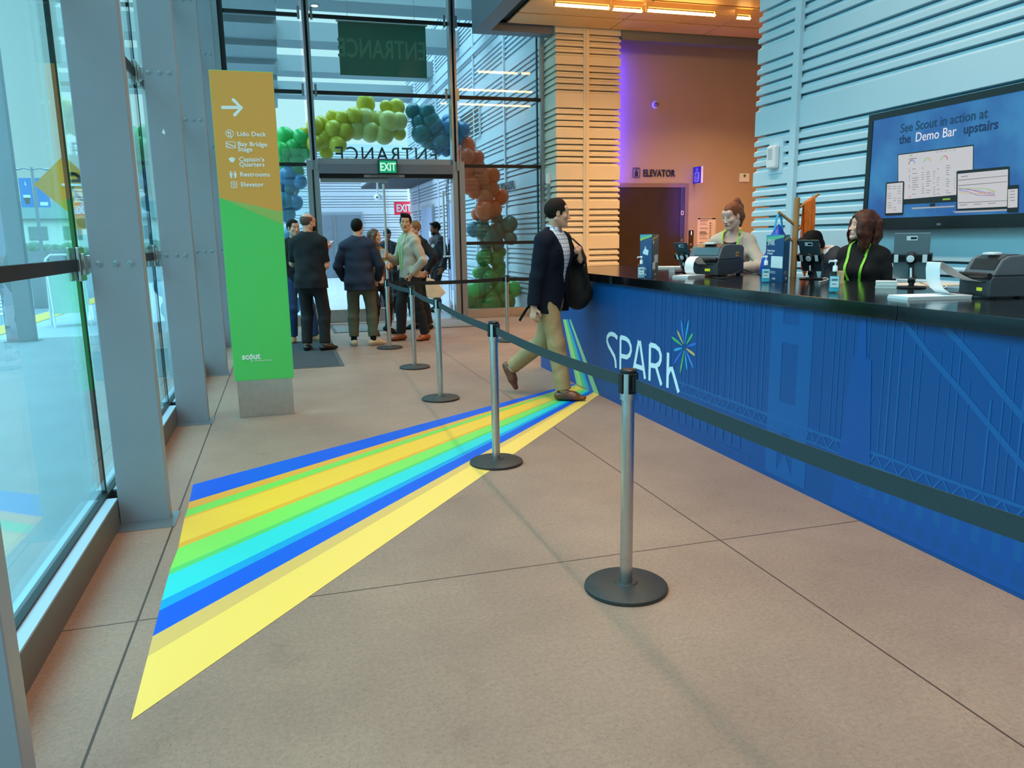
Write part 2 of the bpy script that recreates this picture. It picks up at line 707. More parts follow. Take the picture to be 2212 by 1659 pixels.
# ---- soffit over the counter and lift lobby
M_fascia = mat('soffit_fascia_grey', '#6d7580', 0.5)
M_soffit = mat('soffit_panel_cream', '#e2bd80', 0.5, var=0.04, scale=3)
M_slot = mat('soffit_dark_slot', '#14110f', 0.8)
mb = MB()
mb.box(3.45, 3.72, 6.0, 14.02, 5.0, 6.2)
mb.box(3.72, 4.86, 13.74, 14.02, 5.0, 6.2)
mb.box(3.72, 3.95, 6.0, 13.74, 5.14, 5.2, 1)
mb.box(3.72, 11.0, 13.58, 13.74, 5.14, 5.2, 1)
mb.box(6.11, 11.0, 13.60, 13.78, 4.94, 5.3, 0)
mb.box(3.72, 11.0, 6.0, 13.6, 5.16, 5.2, 1)
xs = [3.95, 5.845, 7.69, 9.53, 11.0]
ys = [13.56, 12.93, 12.27, 11.82, 11.18, 10.54, 9.9, 9.26, 8.62, 7.98, 7.34, 6.7]
for i in range(len(xs) - 1):
    for j in range(len(ys) - 1):
        ga = 0.03 if j in (1, 3, 5, 7, 9) else 0.006
        gb = 0.03 if j + 1 in (1, 3, 5, 7, 9) else 0.006
        mb.box(xs[i] + 0.012, xs[i + 1] - 0.012, ys[j + 1] + gb, ys[j] - ga, 5.09, 5.115, 2)
soff = struct(mb.build('soffit_ceiling', [M_fascia, M_slot, M_soffit]))
M_tube = mat('lit_warm_tube', '#ffd9a0', 0.4, emit='#ffc06a', emit_s=24.0)


def tube_light(x0, x1, y, label):
    t = thing('tube_light', label, 'ceiling light', ((x0 + x1) / 2, y, 4.96), 0, 'warm tube lights under the soffit')
    h = (x1 - x0) / 2
    b = MB()
    b.box(-h, h, -0.012, 0.012, 0.05, 0.128)
    b.box(-h, -h + 0.03, -0.02, 0.02, -0.02, 0.05)
    b.box(h - 0.03, h, -0.02, 0.02, -0.02, 0.05)
    b.build('tube_holder', M_soffit, t)
    b = MB()
    b.tube([(-h + 0.02, 0, 0.0), (h - 0.02, 0, 0.0)], 0.022, 10)
    b.build('tube', M_tube, t, smooth=True)
    return t


tube_light(4.22, 5.15, 11.93, 'long warm tube light at the left end of the soffit row')
tube_light(5.18, 5.72, 11.96, 'short warm tube light between the two long soffit tubes')
tube_light(5.74, 6.98, 11.90, 'long warm tube light right of the short soffit tube')
for _y, _w in ((9.9, 'middle'), (7.9, 'near')):
    tube_light(4.22, 6.98, _y, 'warm tube light in the %s row of the soffit, seen mirrored in the entrance glass' % _w)
tube_light(7.36, 7.66, 11.95, 'short warm tube light at the right end beside the ribbed wall')

# ---- left glass facade: panes, transoms, joints and steel fins
FIN_Y = [-3.0, -0.52, 1.96, 4.45, 6.93, 9.44, 11.95]
ys = [-6.0] + [y + 0.04 for y in FIN_Y[0:]] + [14.46]
for i in range(len(ys) - 1):
    a, b = ys[i], ys[i + 1]
    mb = MB()
    for z0, z1 in ((0.17, 1.365), (1.425, 2.78), (2.84, 4.0), (4.06, 5.23), (5.29, 7.0)):
        mb.box(-1.018, -1.0, a + 0.012, b - 0.012, z0, z1)
    w = struct(mb.build('window_%d' % (i + 1), M_glass))
    mb = MB()
    for z in (1.365, 2.78, 4.0, 5.23):
        mb.box(-1.025, -0.993, a + 0.012, b - 0.012, z, z + 0.06)
    mb.build('transom', M_black, w)
    mb = MB()
    mb.box(-1.02, -0.998, b - 0.012, b + 0.012, 0.17, 7.0)
    mb.build('glazing_joint', M_black, w)
    mb = MB()
    mb.box(-1.03, -0.985, a, b, 0.15, 0.175)
    mb.build('glazing_gasket', M_black, w)
M_sill = mat('painted_sill', '#9fb0bd', 0.35)
M_sillf = mat('sill_face_bronze', '#6f665c', 0.45, 0.3)
mb = MB()
for i in range(len(FIN_Y)):
    a = FIN_Y[i] + 0.12
    b = FIN_Y[i + 1] - 0.05 if i + 1 < len(FIN_Y) else 14.4
    mb.box(-1.06, -0.93, a, b, 0.155, 0.165, 1)
    mb.box(-1.05, -0.932, a, b, 0.0, 0.155, 0)
struct(mb.build('trim_4', [M_sillf, M_sill]))
mb = MB()
mb.box(-1.07, -1.03, -6, 14.5, -0.2, 0.16)
struct(mb.build('trim_5', M_steel_paint))

FIN_LABEL = ['grey steel fin of the glass wall, behind the viewer at the far end', 'grey steel fin of the glass wall just behind the viewer',
             'nearest grey steel fin, cut off at the bottom left corner', 'widest grey steel fin, second from the near left corner',
             'grey steel fin with a white paint chip, just left of the orange sign panel',
             'grey steel fin partly hidden by the sign panel, fourth from the near corner',
             'farthest narrow grey steel fin, behind the sign panel near the floor mat']


def steel_fin(y, label):
    t = thing('steel_fin', label, 'column', (-0.815, y, 0), 0, 'steel fins of the glass wall')
    b = MB()
    b.box(-0.125, 0.125, 0, 0.085, 0, 7.0)
    b.build('fin_plate', M_steel_paint, t, bevel=0.004, bseg=1)
    b = MB()
    b.box(-0.15, 0.165, -0.14, 0.12, 0.0005, 0.004)
    b.build('floor_plate', M_alu, t)
    for z in (1.4, 2.81, 4.03, 5.26):
        for x in (-0.085, -0.005, 0.065):
            b = MB()
            T = frame_mat((x, 0.0, z), (1, 0, 0), (0, 0, 1))
            b.lathe([(0.019, -0.002), (0.019, 0.0012), (0.012, 0.002), (0.009, 0.006)], seg=14, T=T)
            b.build('bolt', M_alu, t)
        b = MB()
        b.box(-0.20, -0.125, 0.03, 0.055, z - 0.045, z + 0.045)
        b.box(-0.183, -0.168, -0.02, 0.10, z - 0.085, z + 0.085)
        b.box(-0.168, -0.15, 0.0, 0.085, z - 0.055, z + 0.055)
        b.box(-0.225, -0.21, -0.02, 0.10, z - 0.085, z + 0.085)
        b.build('glass_clamp', M_brushed, t, bevel=0.003, bseg=1)
    return t


for y, lb in zip(FIN_Y, FIN_LABEL):
    f = steel_fin(y, lb)
    if y == 6.93:
        b = MB()
        b.prism([(-0.03, 2.36), (-0.012, 2.345), (-0.005, 2.36), (-0.015, 2.39)], 'y', -0.001, 0.0)
        b.build('paint_chip', M_white, f)

# ---- entrance glass at the far end
YE = 14.4
mb = MB()
ZB = ((1.43, 2.77), (2.83, 3.97), (4.03, 5.2), (5.26, 7.0))
for z0, z1 in ((0.17, 1.37),) + ZB:
    mb.box(-0.95, 0.55, YE - 0.01, YE + 0.01, z0, z1)
w1 = struct(mb.build('window_20', M_glass_end))
mb = MB()
for z0, z1 in ZB[1:]:
    mb.box(0.7, 3.08, YE - 0.01, YE + 0.01, z0, z1)
w2 = struct(mb.build('window_21', M_glass_end))
mb = MB()
for z0, z1 in ((0.17, 1.37),) + ZB:
    mb.box(3.27, 4.84, YE - 0.01, YE + 0.01, z0, z1)
w3 = struct(mb.build('window_22', M_glass_end))
for w, x0, x1, zs in ((w1, -0.95, 0.55, (1.37, 2.77, 3.97, 5.2)), (w2, 0.7, 3.08, (3.97, 5.2)), (w3, 3.27, 4.84, (1.37, 2.77, 3.97, 5.2))):
    for z in zs:
        mb = MB()
        mb.box(x0, x1, YE - 0.025, YE + 0.02, z, z + 0.06)
        mb.build('transom', M_black, w)
mb = MB()
for x0, x1, z0 in ((0.59, 0.70, 2.7), (3.08, 3.19, 2.7)):
    mb.box(x0, x0 + 0.035, YE - 0.20, YE + 0.02, z0, 7.0)
    mb.box(x0 + 0.035, x0 + 0.075, YE - 0.12, YE + 0.02, z0, 7.0, 1)
    mb.box(x0 + 0.075, x1, YE - 0.20, YE + 0.02, z0, 7.0)
    for z in (4.0, 5.23):
        for sx in (x0 - 0.07, x1 + 0.03):
            mb.box(sx, sx + 0.04, YE - 0.06, YE - 0.02, z - 0.07, z + 0.13)
mb.box(4.80, 4.86, YE - 0.10, YE + 0.02, 0, 7.0)
mb.box(4.74, 4.76, YE - 0.04, YE + 0.02, 0, 7.0, 1)
mb.box(-1.0, -0.74, YE - 0.10, YE + 0.05, 0, 7.0)
mb.box(-0.74, -0.66, YE - 0.06, YE + 0.02, 0, 7.0, 1)
struct(mb.build('trim_6', [M_alu, M_black]))
mb = MB()
mb.box(0.52, 0.72, YE - 0.16, YE + 0.05, 0, 2.86)
mb.box(0.60, 0.63, YE - 0.17, YE - 0.16, 0, 2.86, 1)
mb.box(3.08, 3.30, YE - 0.16, YE + 0.05, 0, 2.86)
mb.box(3.17, 3.20, YE - 0.17, YE - 0.16, 0, 2.86, 1)
mb.box(0.72, 3.08, YE - 0.12, YE + 0.05, 2.80, 2.90)
mb.box(0.72, 3.08, YE - 0.20, YE + 0.05, 2.64, 2.80, 2)
mb.box(0.72, 3.08, YE - 0.10, YE + 0.05, 2.57, 2.64, 1)
struct(mb.build('trim_7', [M_alu, M_black, M_fascia]))
mb = MB()
mb.box(3.3, 4.84, YE - 0.05, YE + 0.05, 0, 0.17)
mb.box(-0.74, 0.52, YE - 0.05, YE + 0.05, 0, 0.17)
struct(mb.build('baseboard_far', M_brushed))
# closed left leaf
mb = MB()
mb.box(0.74, 1.92, YE - 0.006, YE + 0.006, 0.26, 2.5)
d1 = struct(mb.build('door_1', M_clear))
mb = MB()
mb.box(0.74, 1.92, YE - 0.02, YE + 0.02, 0.015, 0.26)
mb.build('bottom_rail', M_brushed, d1, bevel=0.003)
mb = MB()
mb.box(0.74, 1.92, YE - 0.02, YE + 0.02, 2.50, 2.57)
mb.build('top_rail', M_alu, d1)
mb = MB()
mb.tube([(1.83, YE - 0.07, 0.55), (1.83, YE - 0.07, 2.47)], 0.022, 12)
for z in (0.75, 2.3):
    mb.tube([(1.83, YE - 0.07, z), (1.83, YE, z)], 0.012, 8)
mb.build('pull_handle', M_chrome, d1, smooth='auto')
# right leaf, swung open to the outside
mb = MB()
mb.box(3.035, 3.047, YE + 0.08, YE + 1.22, 0.26, 2.5)
d2 = struct(mb.build('door_2', M_clear))
mb = MB()
mb.box(3.02, 3.06, YE + 0.08, YE + 1.22, 0.015, 0.26)
mb.build('bottom_rail', M_brushed, d2, bevel=0.003)
mb = MB()
mb.box(3.02, 3.06, YE + 0.08, YE + 1.22, 2.5, 2.57)
mb.build('top_rail', M_alu, d2)
mb = MB()
mb.box(3.03, 3.052, YE + 1.215, YE + 1.24, 0.02, 2.57)
mb.build('edge_seal', M_black, d2)
mb = MB()
mb.tube([(2.965, YE + 1.12, 1.12), (2.965, YE + 1.12, 2.42)], 0.022, 12)
for z in (1.14, 2.38):
    mb.tube([(2.93, YE + 1.12, z), (3.09, YE + 1.12, z)], 0.013, 8)
mb.build('pull_handle', M_chrome, d2, smooth='auto')

_pv = Matrix.Translation((3.04, YE + 0.08, 0))
d2.matrix_world = _pv @ Matrix.Rotation(math.radians(-10), 4, 'Z') @ _pv.inverted()

# exit sign over the door
ex = thing('exit_sign', 'green backlit exit sign on the header above the glass entrance doors', 'sign', (1.90, YE - 0.225, 2.755))
M_exit = mat('exit_green', '#0c9c72', 0.4, emit='#0c9c72', emit_s=0.55)
M_exitt = mat('exit_letters', '#bff5d6', 0.4, emit='#bff5d6', emit_s=0.75)
mb = MB()
mb.box(-0.165, 0.165, -0.02, 0.02, -0.12, 0.12)
mb.build('housing', M_blackm, ex)
mb = MB()
mb.box(-0.15, 0.15, -0.024, -0.02, -0.105, 0.105)
mb.build('face', M_exit, ex)
text('lettering', 'EXIT', 0.19, frame_mat((0, -0.026, -0.068), (1, 0, 0), (0, 0, 1)), M_exitt, ex, 0.002, 0.004, 'CENTER', 1.0, 0.72)
# small strip notice under the header
nt_ = thing('door_notice_strip', 'small grey notice strip along the top of the entrance door opening', 'sign', (1.85, YE - 0.105, 2.605))
mb = MB()
mb.box(-0.36, 0.36, -0.004, 0, -0.022, 0.022)
mb.build('plate', mat('notice_grey', '#b9bcbc', 0.5), nt_)
text('lettering', 'THIS DOOR MUST REMAIN UNLOCKED WHEN THE BUILDING IS OCCUPIED', 0.026, frame_mat((0, -0.005, -0.009), (1, 0, 0), (0, 0, 1)), M_black, nt_, 0.001, 0.0006, 'CENTER', 0.95, 0.62)

# ---- lift lobby fittings (lift wall y = 14.5)
YL = 14.5
M_lift = mat('lift_door_bronze', '#4d443d', 0.35, 0.6, var=0.12, scale=2)
M_liftf = mat('lift_frame_steel', '#a08a78', 0.4, 0.5)
lift = thing('lift_door', 'dark bronze lift door in a steel frame on the tan wall', 'lift door', (7.06, YL, 0))
mb = MB()
mb.box(-0.93, -0.85, -0.03, 0.0, 0, 2.51)
mb.box(0.85, 0.93, -0.03, 0.0, 0, 2.51)
mb.box(-0.85, 0.85, -0.03, 0.0, 2.43, 2.51)
mb.build('frame', M_liftf, lift, bevel=0.003)
for sx in (-1, 1):
    mb = MB()
    mb.box(min(0, sx * 0.75) + 0.004, max(0, sx * 0.75) - 0.004, -0.012, -0.001, 0.01, 2.43)
    mb.build('door_panel', M_lift, lift)
mb = MB()
mb.box(0.752, 0.85, -0.02, -0.001, 0.01, 2.43)
mb.box(-0.85, -0.752, -0.02, -0.001, 0.01, 2.43)
mb.build('jamb', mat('lift_jamb', '#5a5a66', 0.3, 0.6), lift)
for z in (1.93, 1.38):
    F = Flat(frame_mat((0.80, -0.0215, z), (1, 0, 0), (0, 0, 1)))
    if z > 1.5:
        F.rrect(-0.022, 0.022, -0.035, 0.035, 0.006, 0.014)
    else:
        F.line([(0.012, 0.025), (-0.01, 0.0), (0.012, -0.01)], 0.008)
    F.build('jamb_marker', M_white, lift)
M_navy = mat('navy_lettering', '#2b3152', 0.4)
el = thing('lift_wall_sign', 'dark blue raised word and lift pictogram on the tan wall above the lift door', 'sign', (6.98, YL - 0.012, 2.645))
text('lettering', 'ELEVATOR', 0.185, frame_mat((0.0, 0.0, 0.0), (1, 0, 0), (0, 0, 1)), M_navy, el, 0.02, 0.004, 'LEFT', 1.06, 0.755)
F = Flat(frame_mat((-0.15, -0.012, 0.065), (1, 0, 0), (0, 0, 1)))
F.rrect(-0.075, 0.075, -0.09, 0.09, 0.02, 0.014)
F.rect(-0.035, 0.035, -0.07, 0.03)
F.disc((0, 0.055), 0.018)
F.poly([(-0.035, 0.062), (-0.02, 0.082), (-0.05, 0.082)])
F.poly([(0.035, 0.062), (0.05, 0.082), (0.02, 0.082)])
F.build('pictogram', M_navy, el)
bl = thing('blade_sign', 'blue accessible lift blade sign sticking out from the tan wall', 'sign', (8.12, YL, 2.665))
M_bsign = mat('blue_sign_face', '#1b1fc0', 0.4, emit='#1a1ec8', emit_s=0.15)
mb = MB()
mb.box(-0.02, 0.02, -0.31, 0.0, -0.16, 0.16)
mb.build('panel', M_white, bl)
mb = MB()
mb.box(-0.024, -0.02, -0.30, 0.0, -0.16, 0.16)
mb.build('face', M_bsign, bl)
F = Flat(frame_mat((-0.0255, -0.15, 0), (0, -1, 0), (0, 0, 1)))
F.rrect(-0.09, 0.09, -0.125, 0.045, 0.025, 0.012)
F.line([(-0.03, 0.075), (-0.03, 0.125)], 0.012)
F.poly([(-0.05, 0.11), (-0.01, 0.11), (-0.03, 0.135)])
F.line([(0.03, 0.08), (0.03, 0.13)], 0.012)
F.poly([(0.01, 0.095), (0.03, 0.07), (0.05, 0.095)])
F.disc((-0.035, 0.015), 0.012)
F.line([(-0.035, 0.0), (-0.03, -0.045), (0.0, -0.05), (0.01, -0.09)], 0.012)
F.arc((-0.035, -0.065), 0.034, 0.01, PI * 0.6, PI * 1.95)
F.disc((0.05, 0.02), 0.013)
F.line([(0.05, 0.0), (0.05, -0.055)], 0.03)
F.line([(0.05, -0.05), (0.05, -0.11)], 0.018)
F.build('pictogram', mat('sign_pale_blue', '#cfd4ff', 0.4, emit='#cfd4ff', emit_s=0.2), bl)
cp = thing('lift_call_panel', 'tall bronze lift call panel with a lit floor number, right of the lift door', 'lift panel', (8.08, YL, 1.39))
mb = MB()
mb.box(-0.055, 0.055, -0.012, 0, -0.36, 0.19)
mb.build('plate', mat('bronze_plate', '#5b4a38', 0.35, 0.7), cp)
mb = MB()
mb.box(-0.045, 0.045, -0.016, -0.012, 0.09, 0.18)
mb.build('display', M_black, cp)
text('floor_number', '1', 0.10, frame_mat((0.0, -0.018, 0.10), (1, 0, 0), (0, 0, 1)), mat('lit_digit', '#ffffff', 0.4, emit='#ffffff', emit_s=1.2), cp, 0.001, 0.003, 'CENTER')
for z in (-0.1, -0.2):
    mb = MB()
    mb.lathe([(0.018, 0), (0.018, 0.006), (0.012, 0.009)], seg=14, T=frame_mat((0, -0.012, z), (1, 0, 0), (0, 0, 1)))
    mb.build('call_button', M_brushed, cp)
ev = thing('evacuation_notice', 'cream evacuation plan notice on the tan wall behind the woman in the pale blazer', 'notice', (8.43, YL, 1.56))
mb = MB()
mb.box(-0.21, 0.21, -0.01, 0, -0.27, 0.27)
mb.build('board', mat('notice_cream', '#efdcc6', 0.5), ev)
F = Flat(frame_mat((0, -0.0115, 0), (1, 0, 0), (0, 0, 1)))
F.rect(-0.205, 0.205, 0.235, 0.265, 0)
for i, z in enumerate((0.20, 0.16, 0.13, 0.06, 0.04, -0.02, -0.04, -0.06, -0.08, -0.10, -0.14, -0.16, -0.24)):
    F.rect(-0.16, (0.02, -0.02, 0.0, 0.03)[i % 4], z, z + (0.014 if i in (0, 5, 6, 7, 12) else 0.007), 1)
for i in range(7):
    F.rect(0.07, 0.10, 0.14 - 0.05 * i, 0.17 - 0.05 * i, 1)
F.line([(0.12, -0.1), (0.12, 0.15), (0.19, 0.1), (0.19, -0.12), (0.12, -0.1)], 0.004, 1)
F.build('print', [mat('notice_brown', '#2c211b', 0.6), mat('notice_ink', '#6b5a4c', 0.6)], ev)
text('title', 'EVACUATION PLAN', 0.03, frame_mat((-0.15, -0.013, 0.241), (1, 0, 0), (0, 0, 1)), mat('notice_cream', '#efdcc6'), ev, 0.001, 0.0008)
fa = thing('first_aid_sign', 'small white sign with a green cross high on the tan wall', 'sign', (9.27, YL, 2.63))
mb = MB()
mb.box(-0.11, 0.11, -0.02, 0, -0.085, 0.085)
mb.build('plate', M_white, fa)
F = Flat(frame_mat((0.0, -0.0215, 0.035), (1, 0, 0), (0, 0, 1)))
F.rect(-0.035, 0.035, -0.011, 0.011)
F.rect(-0.011, 0.011, -0.035, 0.035)
F.build('cross', mat('aid_green', '#0f7a54', 0.5), fa)
sc_ = thing('security_camera', 'white dome security camera high on the tan lift wall', 'camera', (7.22, YL, 4.0))
mb = MB()
mb.lathe([(0.07, 0), (0.075, 0.03), (0.06, 0.05)], seg=20, T=frame_mat((0, 0, 0), (1, 0, 0), (0, 0, 1)))
mb.build('housing', M_white, sc_, smooth='auto')
mb = MB()
mb.ball((0, -0.05, 0), 0.05)
mb.build('dome', mat('smoked_dome', '#8a7a86', 0.1), sc_, smooth=True)
sw = thing('wall_plate', 'cream blank wall plate on the tan wall beside the ribbed wall edge', 'wall plate', (9.16, YL, 1.68))
mb = MB()
mb.box(-0.07, 0.09, -0.015, 0, -0.17, 0.17)
mb.build('plate', mat('notice_cream', '#efdcc6'), sw, bevel=0.004)
# alarm sounder on the ribbed right wall
al = thing('alarm_sounder', 'white alarm sounder on a backing plate near the end of the ribbed wall', 'alarm', (XW, 7.20, 2.27))
mb = MB()
mb.box(-0.006, 0.03, -0.15, 0.09, -0.17, 0.16)
mb.build('backing_plate', M_panelb, al)
mb = MB()
mb.box(-0.065, -0.006, -0.10, 0.055, -0.12, 0.11)
mb.build('housing', M_white, al, bevel=0.02, bseg=3)
mb = MB()
mb.box(-0.067, -0.064, -0.055, 0.02, -0.03, 0.08)
mb.build('grille', mat('pale_grille', '#c8cdd2', 0.5), al, bevel=0.0006)
# reader beside the entrance glass on the pillar
rd = thing('card_reader', 'small white reader box on the narrow side of the ribbed pillar', 'card reader', (4.86, 14.05, 2.55))
mb = MB()
mb.box(-0.05, 0.02, -0.05, 0.05, -0.09, 0.10)
mb.build('housing', M_white, rd, bevel=0.01)
mb = MB()
mb.box(-0.02, 0.02, -0.07, 0.06, -0.38, -0.10)
mb.build('lower_plate', M_alu, rd, bevel=0.004)


# ================================================================== measuring helpers: a sight line met with a real plane
def sight(px, py):
    return _fw * F_PX + _r2 * (px - 1106.0) - _u2 * (py - 829.5)


def on(axis, c, px, py):
    d = sight(px, py)
    k = 'xyz'.index(axis)
    t = (c - (0, 0, 1.5)[k]) / d[k]
    return Vector((0, 0, 1.5)) + d * t


# ================================================================== OUTDOORS
M_pave = mat('outdoor_paving', '#9ea2aa', 0.7, var=0.06, scale=1.2)
M_road = mat('asphalt', '#72797e', 0.8, var=0.08, scale=2)
mb = MB()
mb.box(-5.3, 5.2, 14.5, 34.0, -0.15, -0.02)
struct(mb.build('outdoor_pavement', M_pave))
mb = MB()
mb.box(-5.3, -1.07, -12.0, 14.5, -0.15, -0.02)
struct(mb.build('outdoor_sidewalk', mat('sidewalk_grey', '#82868a', 0.8, var=0.06, scale=1.5)))
mb = MB()
mb.box(-60, -5.3, -12, 90, -0.25, -0.10)
mb.box(-5.3, 8, 34, 90, -0.25, -0.10)
struct(mb.build('road', M_road))
mb = MB()
for i in range(10):
    mb.box(-9.6, -6.4, 15.0 + 1.5 * i, 15.45 + 1.5 * i, -0.10, -0.097)
tag(mb.build('crosswalk_marking', M_white), 'white crosswalk bars painted on the street outside the left glass wall', 'road marking')
mb = MB()
mb.box(-5.25, -4.75, 10.0, 30.0, -0.02, -0.008)
tag(mb.build('tactile_strip', mat('tactile_yellow', '#d9a544', 0.7)), 'yellow tactile paving strip along the kerb outside the left glass wall', 'paving strip')
pp = 0
for (x, y), lb in zip(((-4.09, 14.1), (-5.98, 22.64), (-6.6, 27.0)), ('nearest grey steel post outside the left glass wall', 'slim grey post outside, behind the nearest outdoor post', 'farthest slim grey post beside the street outside')):
    t = thing('outdoor_post', lb, 'post', (x, y, -0.02 if x > -5.3 else -0.1), 0, 'steel posts on the pavement outside')
    mb = MB()
    mb.box(-0.20, 0.20, -0.06, 0.10, 0, 7.2 if pp == 0 else 1.45)
    mb.build('shaft', M_steel_paint, t)
    mb = MB()
    mb.box(-0.24, 0.24, -0.1, 0.14, 0, 0.015)
    mb.build('foot_plate', M_alu, t)
    pp += 1
# diamond warning sign
M_warn = mat('warning_orange', '#e09a2c', 0.5)
ds = thing('warning_sign', 'orange diamond warning sign on a post outside the left glass wall', 'sign', (-4.4, 19.5, -0.02))
mb = MB()
mb.tube([(0, 0.03, 0), (0, 0.03, 3.3)], 0.035, 10)
mb.build('post', M_alu, ds, smooth='auto')
TT = Matrix.Translation((0, 0, 2.8)) @ Matrix.Rotation(math.radians(12), 4, 'Z')
mb = MB()
mb.prism([(0, 0.62), (0.62, 0), (0, -0.62), (-0.62, 0)], 'y', -0.01, 0.0, T=TT)
mb.build('panel', M_warn, ds)
F = Flat(TT @ frame_mat((0, -0.012, 0), (1, 0, 0), (0, 0, 1)))
F.arc((0.14, 0.12), 0.12, 0.07, 0, PI)
F.rect(-0.02, 0.3, 0.06, 0.12)
F.rect(-0.1, 0.42, -0.02, 0.03, 1)
F.line([(0.1, -0.06), (0.16, -0.2), (0.08, -0.33)], 0.07)
F.line([(0.16, -0.2), (0.26, -0.32)], 0.06)
F.build('pictogram', [M_black, M_white], ds)
mb = MB()
mb.box(-0.05, 0.42, -0.012, 0, -0.95, -0.62, T=TT)
mb.build('plaque', mat('plaque_tan', '#b98a4a', 0.6), ds)
# folding board outside
fb = thing('sandwich_board', 'white folding sandwich board on the pavement outside the glass', 'sandwich board', (-3.95, 16.6, -0.02), math.radians(20))
for s in (-1, 1):
    mb = MB()
    for x in (-0.3, 0.3):
        mb.tube([(x, s * 0.3, 0), (x, s * 0.03, 1.25)], 0.02, 8)
    mb.tube([(-0.3, s * 0.03, 1.25), (-0.22, s * 0.02, 1.33), (0.22, s * 0.02, 1.33), (0.3, s * 0.03, 1.25)], 0.02, 8)
    mb.build('frame', M_white, fb, smooth='auto')
    mb = MB()
    mb.face([(-0.29, s * 0.25, 0.25), (0.29, s * 0.25, 0.25), (0.29, s * 0.045, 1.22), (-0.29, s * 0.045, 1.22)])
    mb.face([(-0.29, s * 0.245, 0.25), (0.29, s * 0.245, 0.25), (0.29, s * 0.04, 1.22), (-0.29, s * 0.04, 1.22)])
    mb.build('board', mat('board_green', '#bfe3cf', 0.5), fb)
# street lamp with banners
lp = thing('street_lamp', 'twin arm street lamp with two blue banners, far outside on the left', 'street lamp', (-13.45, 52.0, -0.1))
mb = MB()
mb.tube([(0, 0, 0), (0, 0, 6.0)], [0.11, 0.07], 10)
mb.build('pole', M_steel_paint, lp, smooth='auto')
for s in (-1, 1):
    mb = MB()
    mb.tube([(0, 0, 5.85), (s * 0.4, 0, 5.95), (s * 0.75, 0, 5.9)], 0.04, 8)
    mb.ball((s * 0.85, 0, 5.88), (0.3, 0.15, 0.06))
    mb.build('lamp_arm', M_steel_paint, lp, smooth='auto')
    mb = MB()
    mb.box(min(s * 0.1, s * 0.75), max(s * 0.1, s * 0.75), -0.01, 0.01, 3.75, 5.4)
    bn = mb.build('banner', mat('banner_blue', '#4a86c4', 0.6), lp)
    F = Flat(frame_mat((s * 0.42, -0.015, 0), (1, 0, 0), (0, 0, 1)))
    if s < 0:
        F.poly([(-0.04, 5.0), (0.04, 5.0), (0, 5.25)])
        F.rect(-0.18, 0.18, 4.3, 4.45)
        F.poly([(-0.15, 4.3), (0.15, 4.3), (0.1, 3.95), (-0.1, 3.95)], 1)
    else:
        F.rect(-0.2, 0.2, 3.85, 4.05)
    F.build('banner_print', [M_white, mat('banner_brown', '#6f5a44', 0.6)], bn)
# pale building across the street, hedge
M_bld = mat('pale_building', '#dfe8dc', 0.8, var=0.03, scale=0.2)
bd = thing('street_building', 'long pale low building across the street, seen through the left glass', 'building', (-22, 69, -0.1))
mb = MB()
mb.box(-18, 14, 0, 8, 0, 3.6)
mb.build('facade', M_bld, bd)
mb = MB()
mb.box(-18.2, 14.2, -0.3, 8, 3.6, 4.9)
mb.build('roof_band', mat('roof_green_grey', '#a6b8b4', 0.8), bd)
for x in (-8.5, -5.2, -1.5, 1.0, 3.4, 5.8, 8.2, 10.6):
    mb = MB()
    mb.box(x, x + 1.3, -0.05, 0.02, 2.0, 3.0)
    mb.build('window', mat('far_window', '#93a09c', 0.3), bd)
M_hedge = mat('hedge_leaves', '#5f7361', 0.9, var=0.35, scale=5)
hd = MB()
hr = random.Random(5)
for i in range(46):
    hd.ball((-32 + i * 0.62, 60 + hr.uniform(-0.4, 0.4), 0.5 + hr.uniform(-0.1, 0.2)), (0.75, 0.7, 0.95 + hr.uniform(-0.1, 0.25)), 10, 7)
hg = hd.build('hedge', M_hedge, smooth=True)
tag(hg, 'clipped dark hedge along the far side of the street', 'hedge')
# back of the entrance court: ribbed wall with double doors
ribbed('court_wall', lambda d: [(-0.6, 33.0 + d), (5.2, 33.0 + d)], 2, 5.2, -0.05, M_panel_out)
mb = MB()
mb.box(-0.6, 5.2, 33.06, 33.3, -0.05, 5.3)
struct(mb.build('court_core_wall', M_panel_out))
M_cdoor = mat('court_door_grey', '#707a86', 0.5)
d3 = MB()
d3.box(1.0, 3.3, 32.9, 33.02, -0.02, 2.62)
d3 = struct(d3.build('door_3', mat('court_door_frame', '#8a95a0', 0.5)))
for x in (1.1, 2.18):
    b = MB()
    b.box(x, x + 1.03, 32.87, 32.9, 0.0, 2.5)
    b.build('door_leaf', M_cdoor, d3)
b = MB()
b.box(2.1, 2.2, 32.84, 32.87, 0.05, 2.5)
b.build('meeting_stile', M_alu, d3)
b = MB()
b.box(2.35, 2.7, 32.85, 32.87, 1.0, 1.15)
b.build('push_plate', M_white, d3)
for n, (y0, y1, z) in enumerate(((25.9, 28.1, 2.6), (21.9, 23.5, 2.6))):
    d = MB()
    d.box(4.88, 4.99, y0, y1, -0.02, z)
    d = struct(d.build('door_%d' % (4 + n), M_alu))
    b = MB()
    b.box(4.86, 4.88, y0 + 0.08, (y0 + y1) / 2 - 0.005, 0, z - 0.08)
    b.box(4.86, 4.88, (y0 + y1) / 2 + 0.005, y1 - 0.08, 0, z - 0.08)
    b.build('door_leaf', mat('court_door_pale', '#9aa6c2', 0.5), d)
    b = MB()
    b.box(4.85, 4.862, y0 + 0.35, y0 + 0.6, 1.05, 1.75)
    b.build('notice', M_white, d)
    b = MB()
    b.box(4.845, 4.85, y0 + 0.40, y0 + 0.55, 1.35, 1.55)
    b.build('notice_print', mat('notice_red', '#d34a4a', 0.5), d)
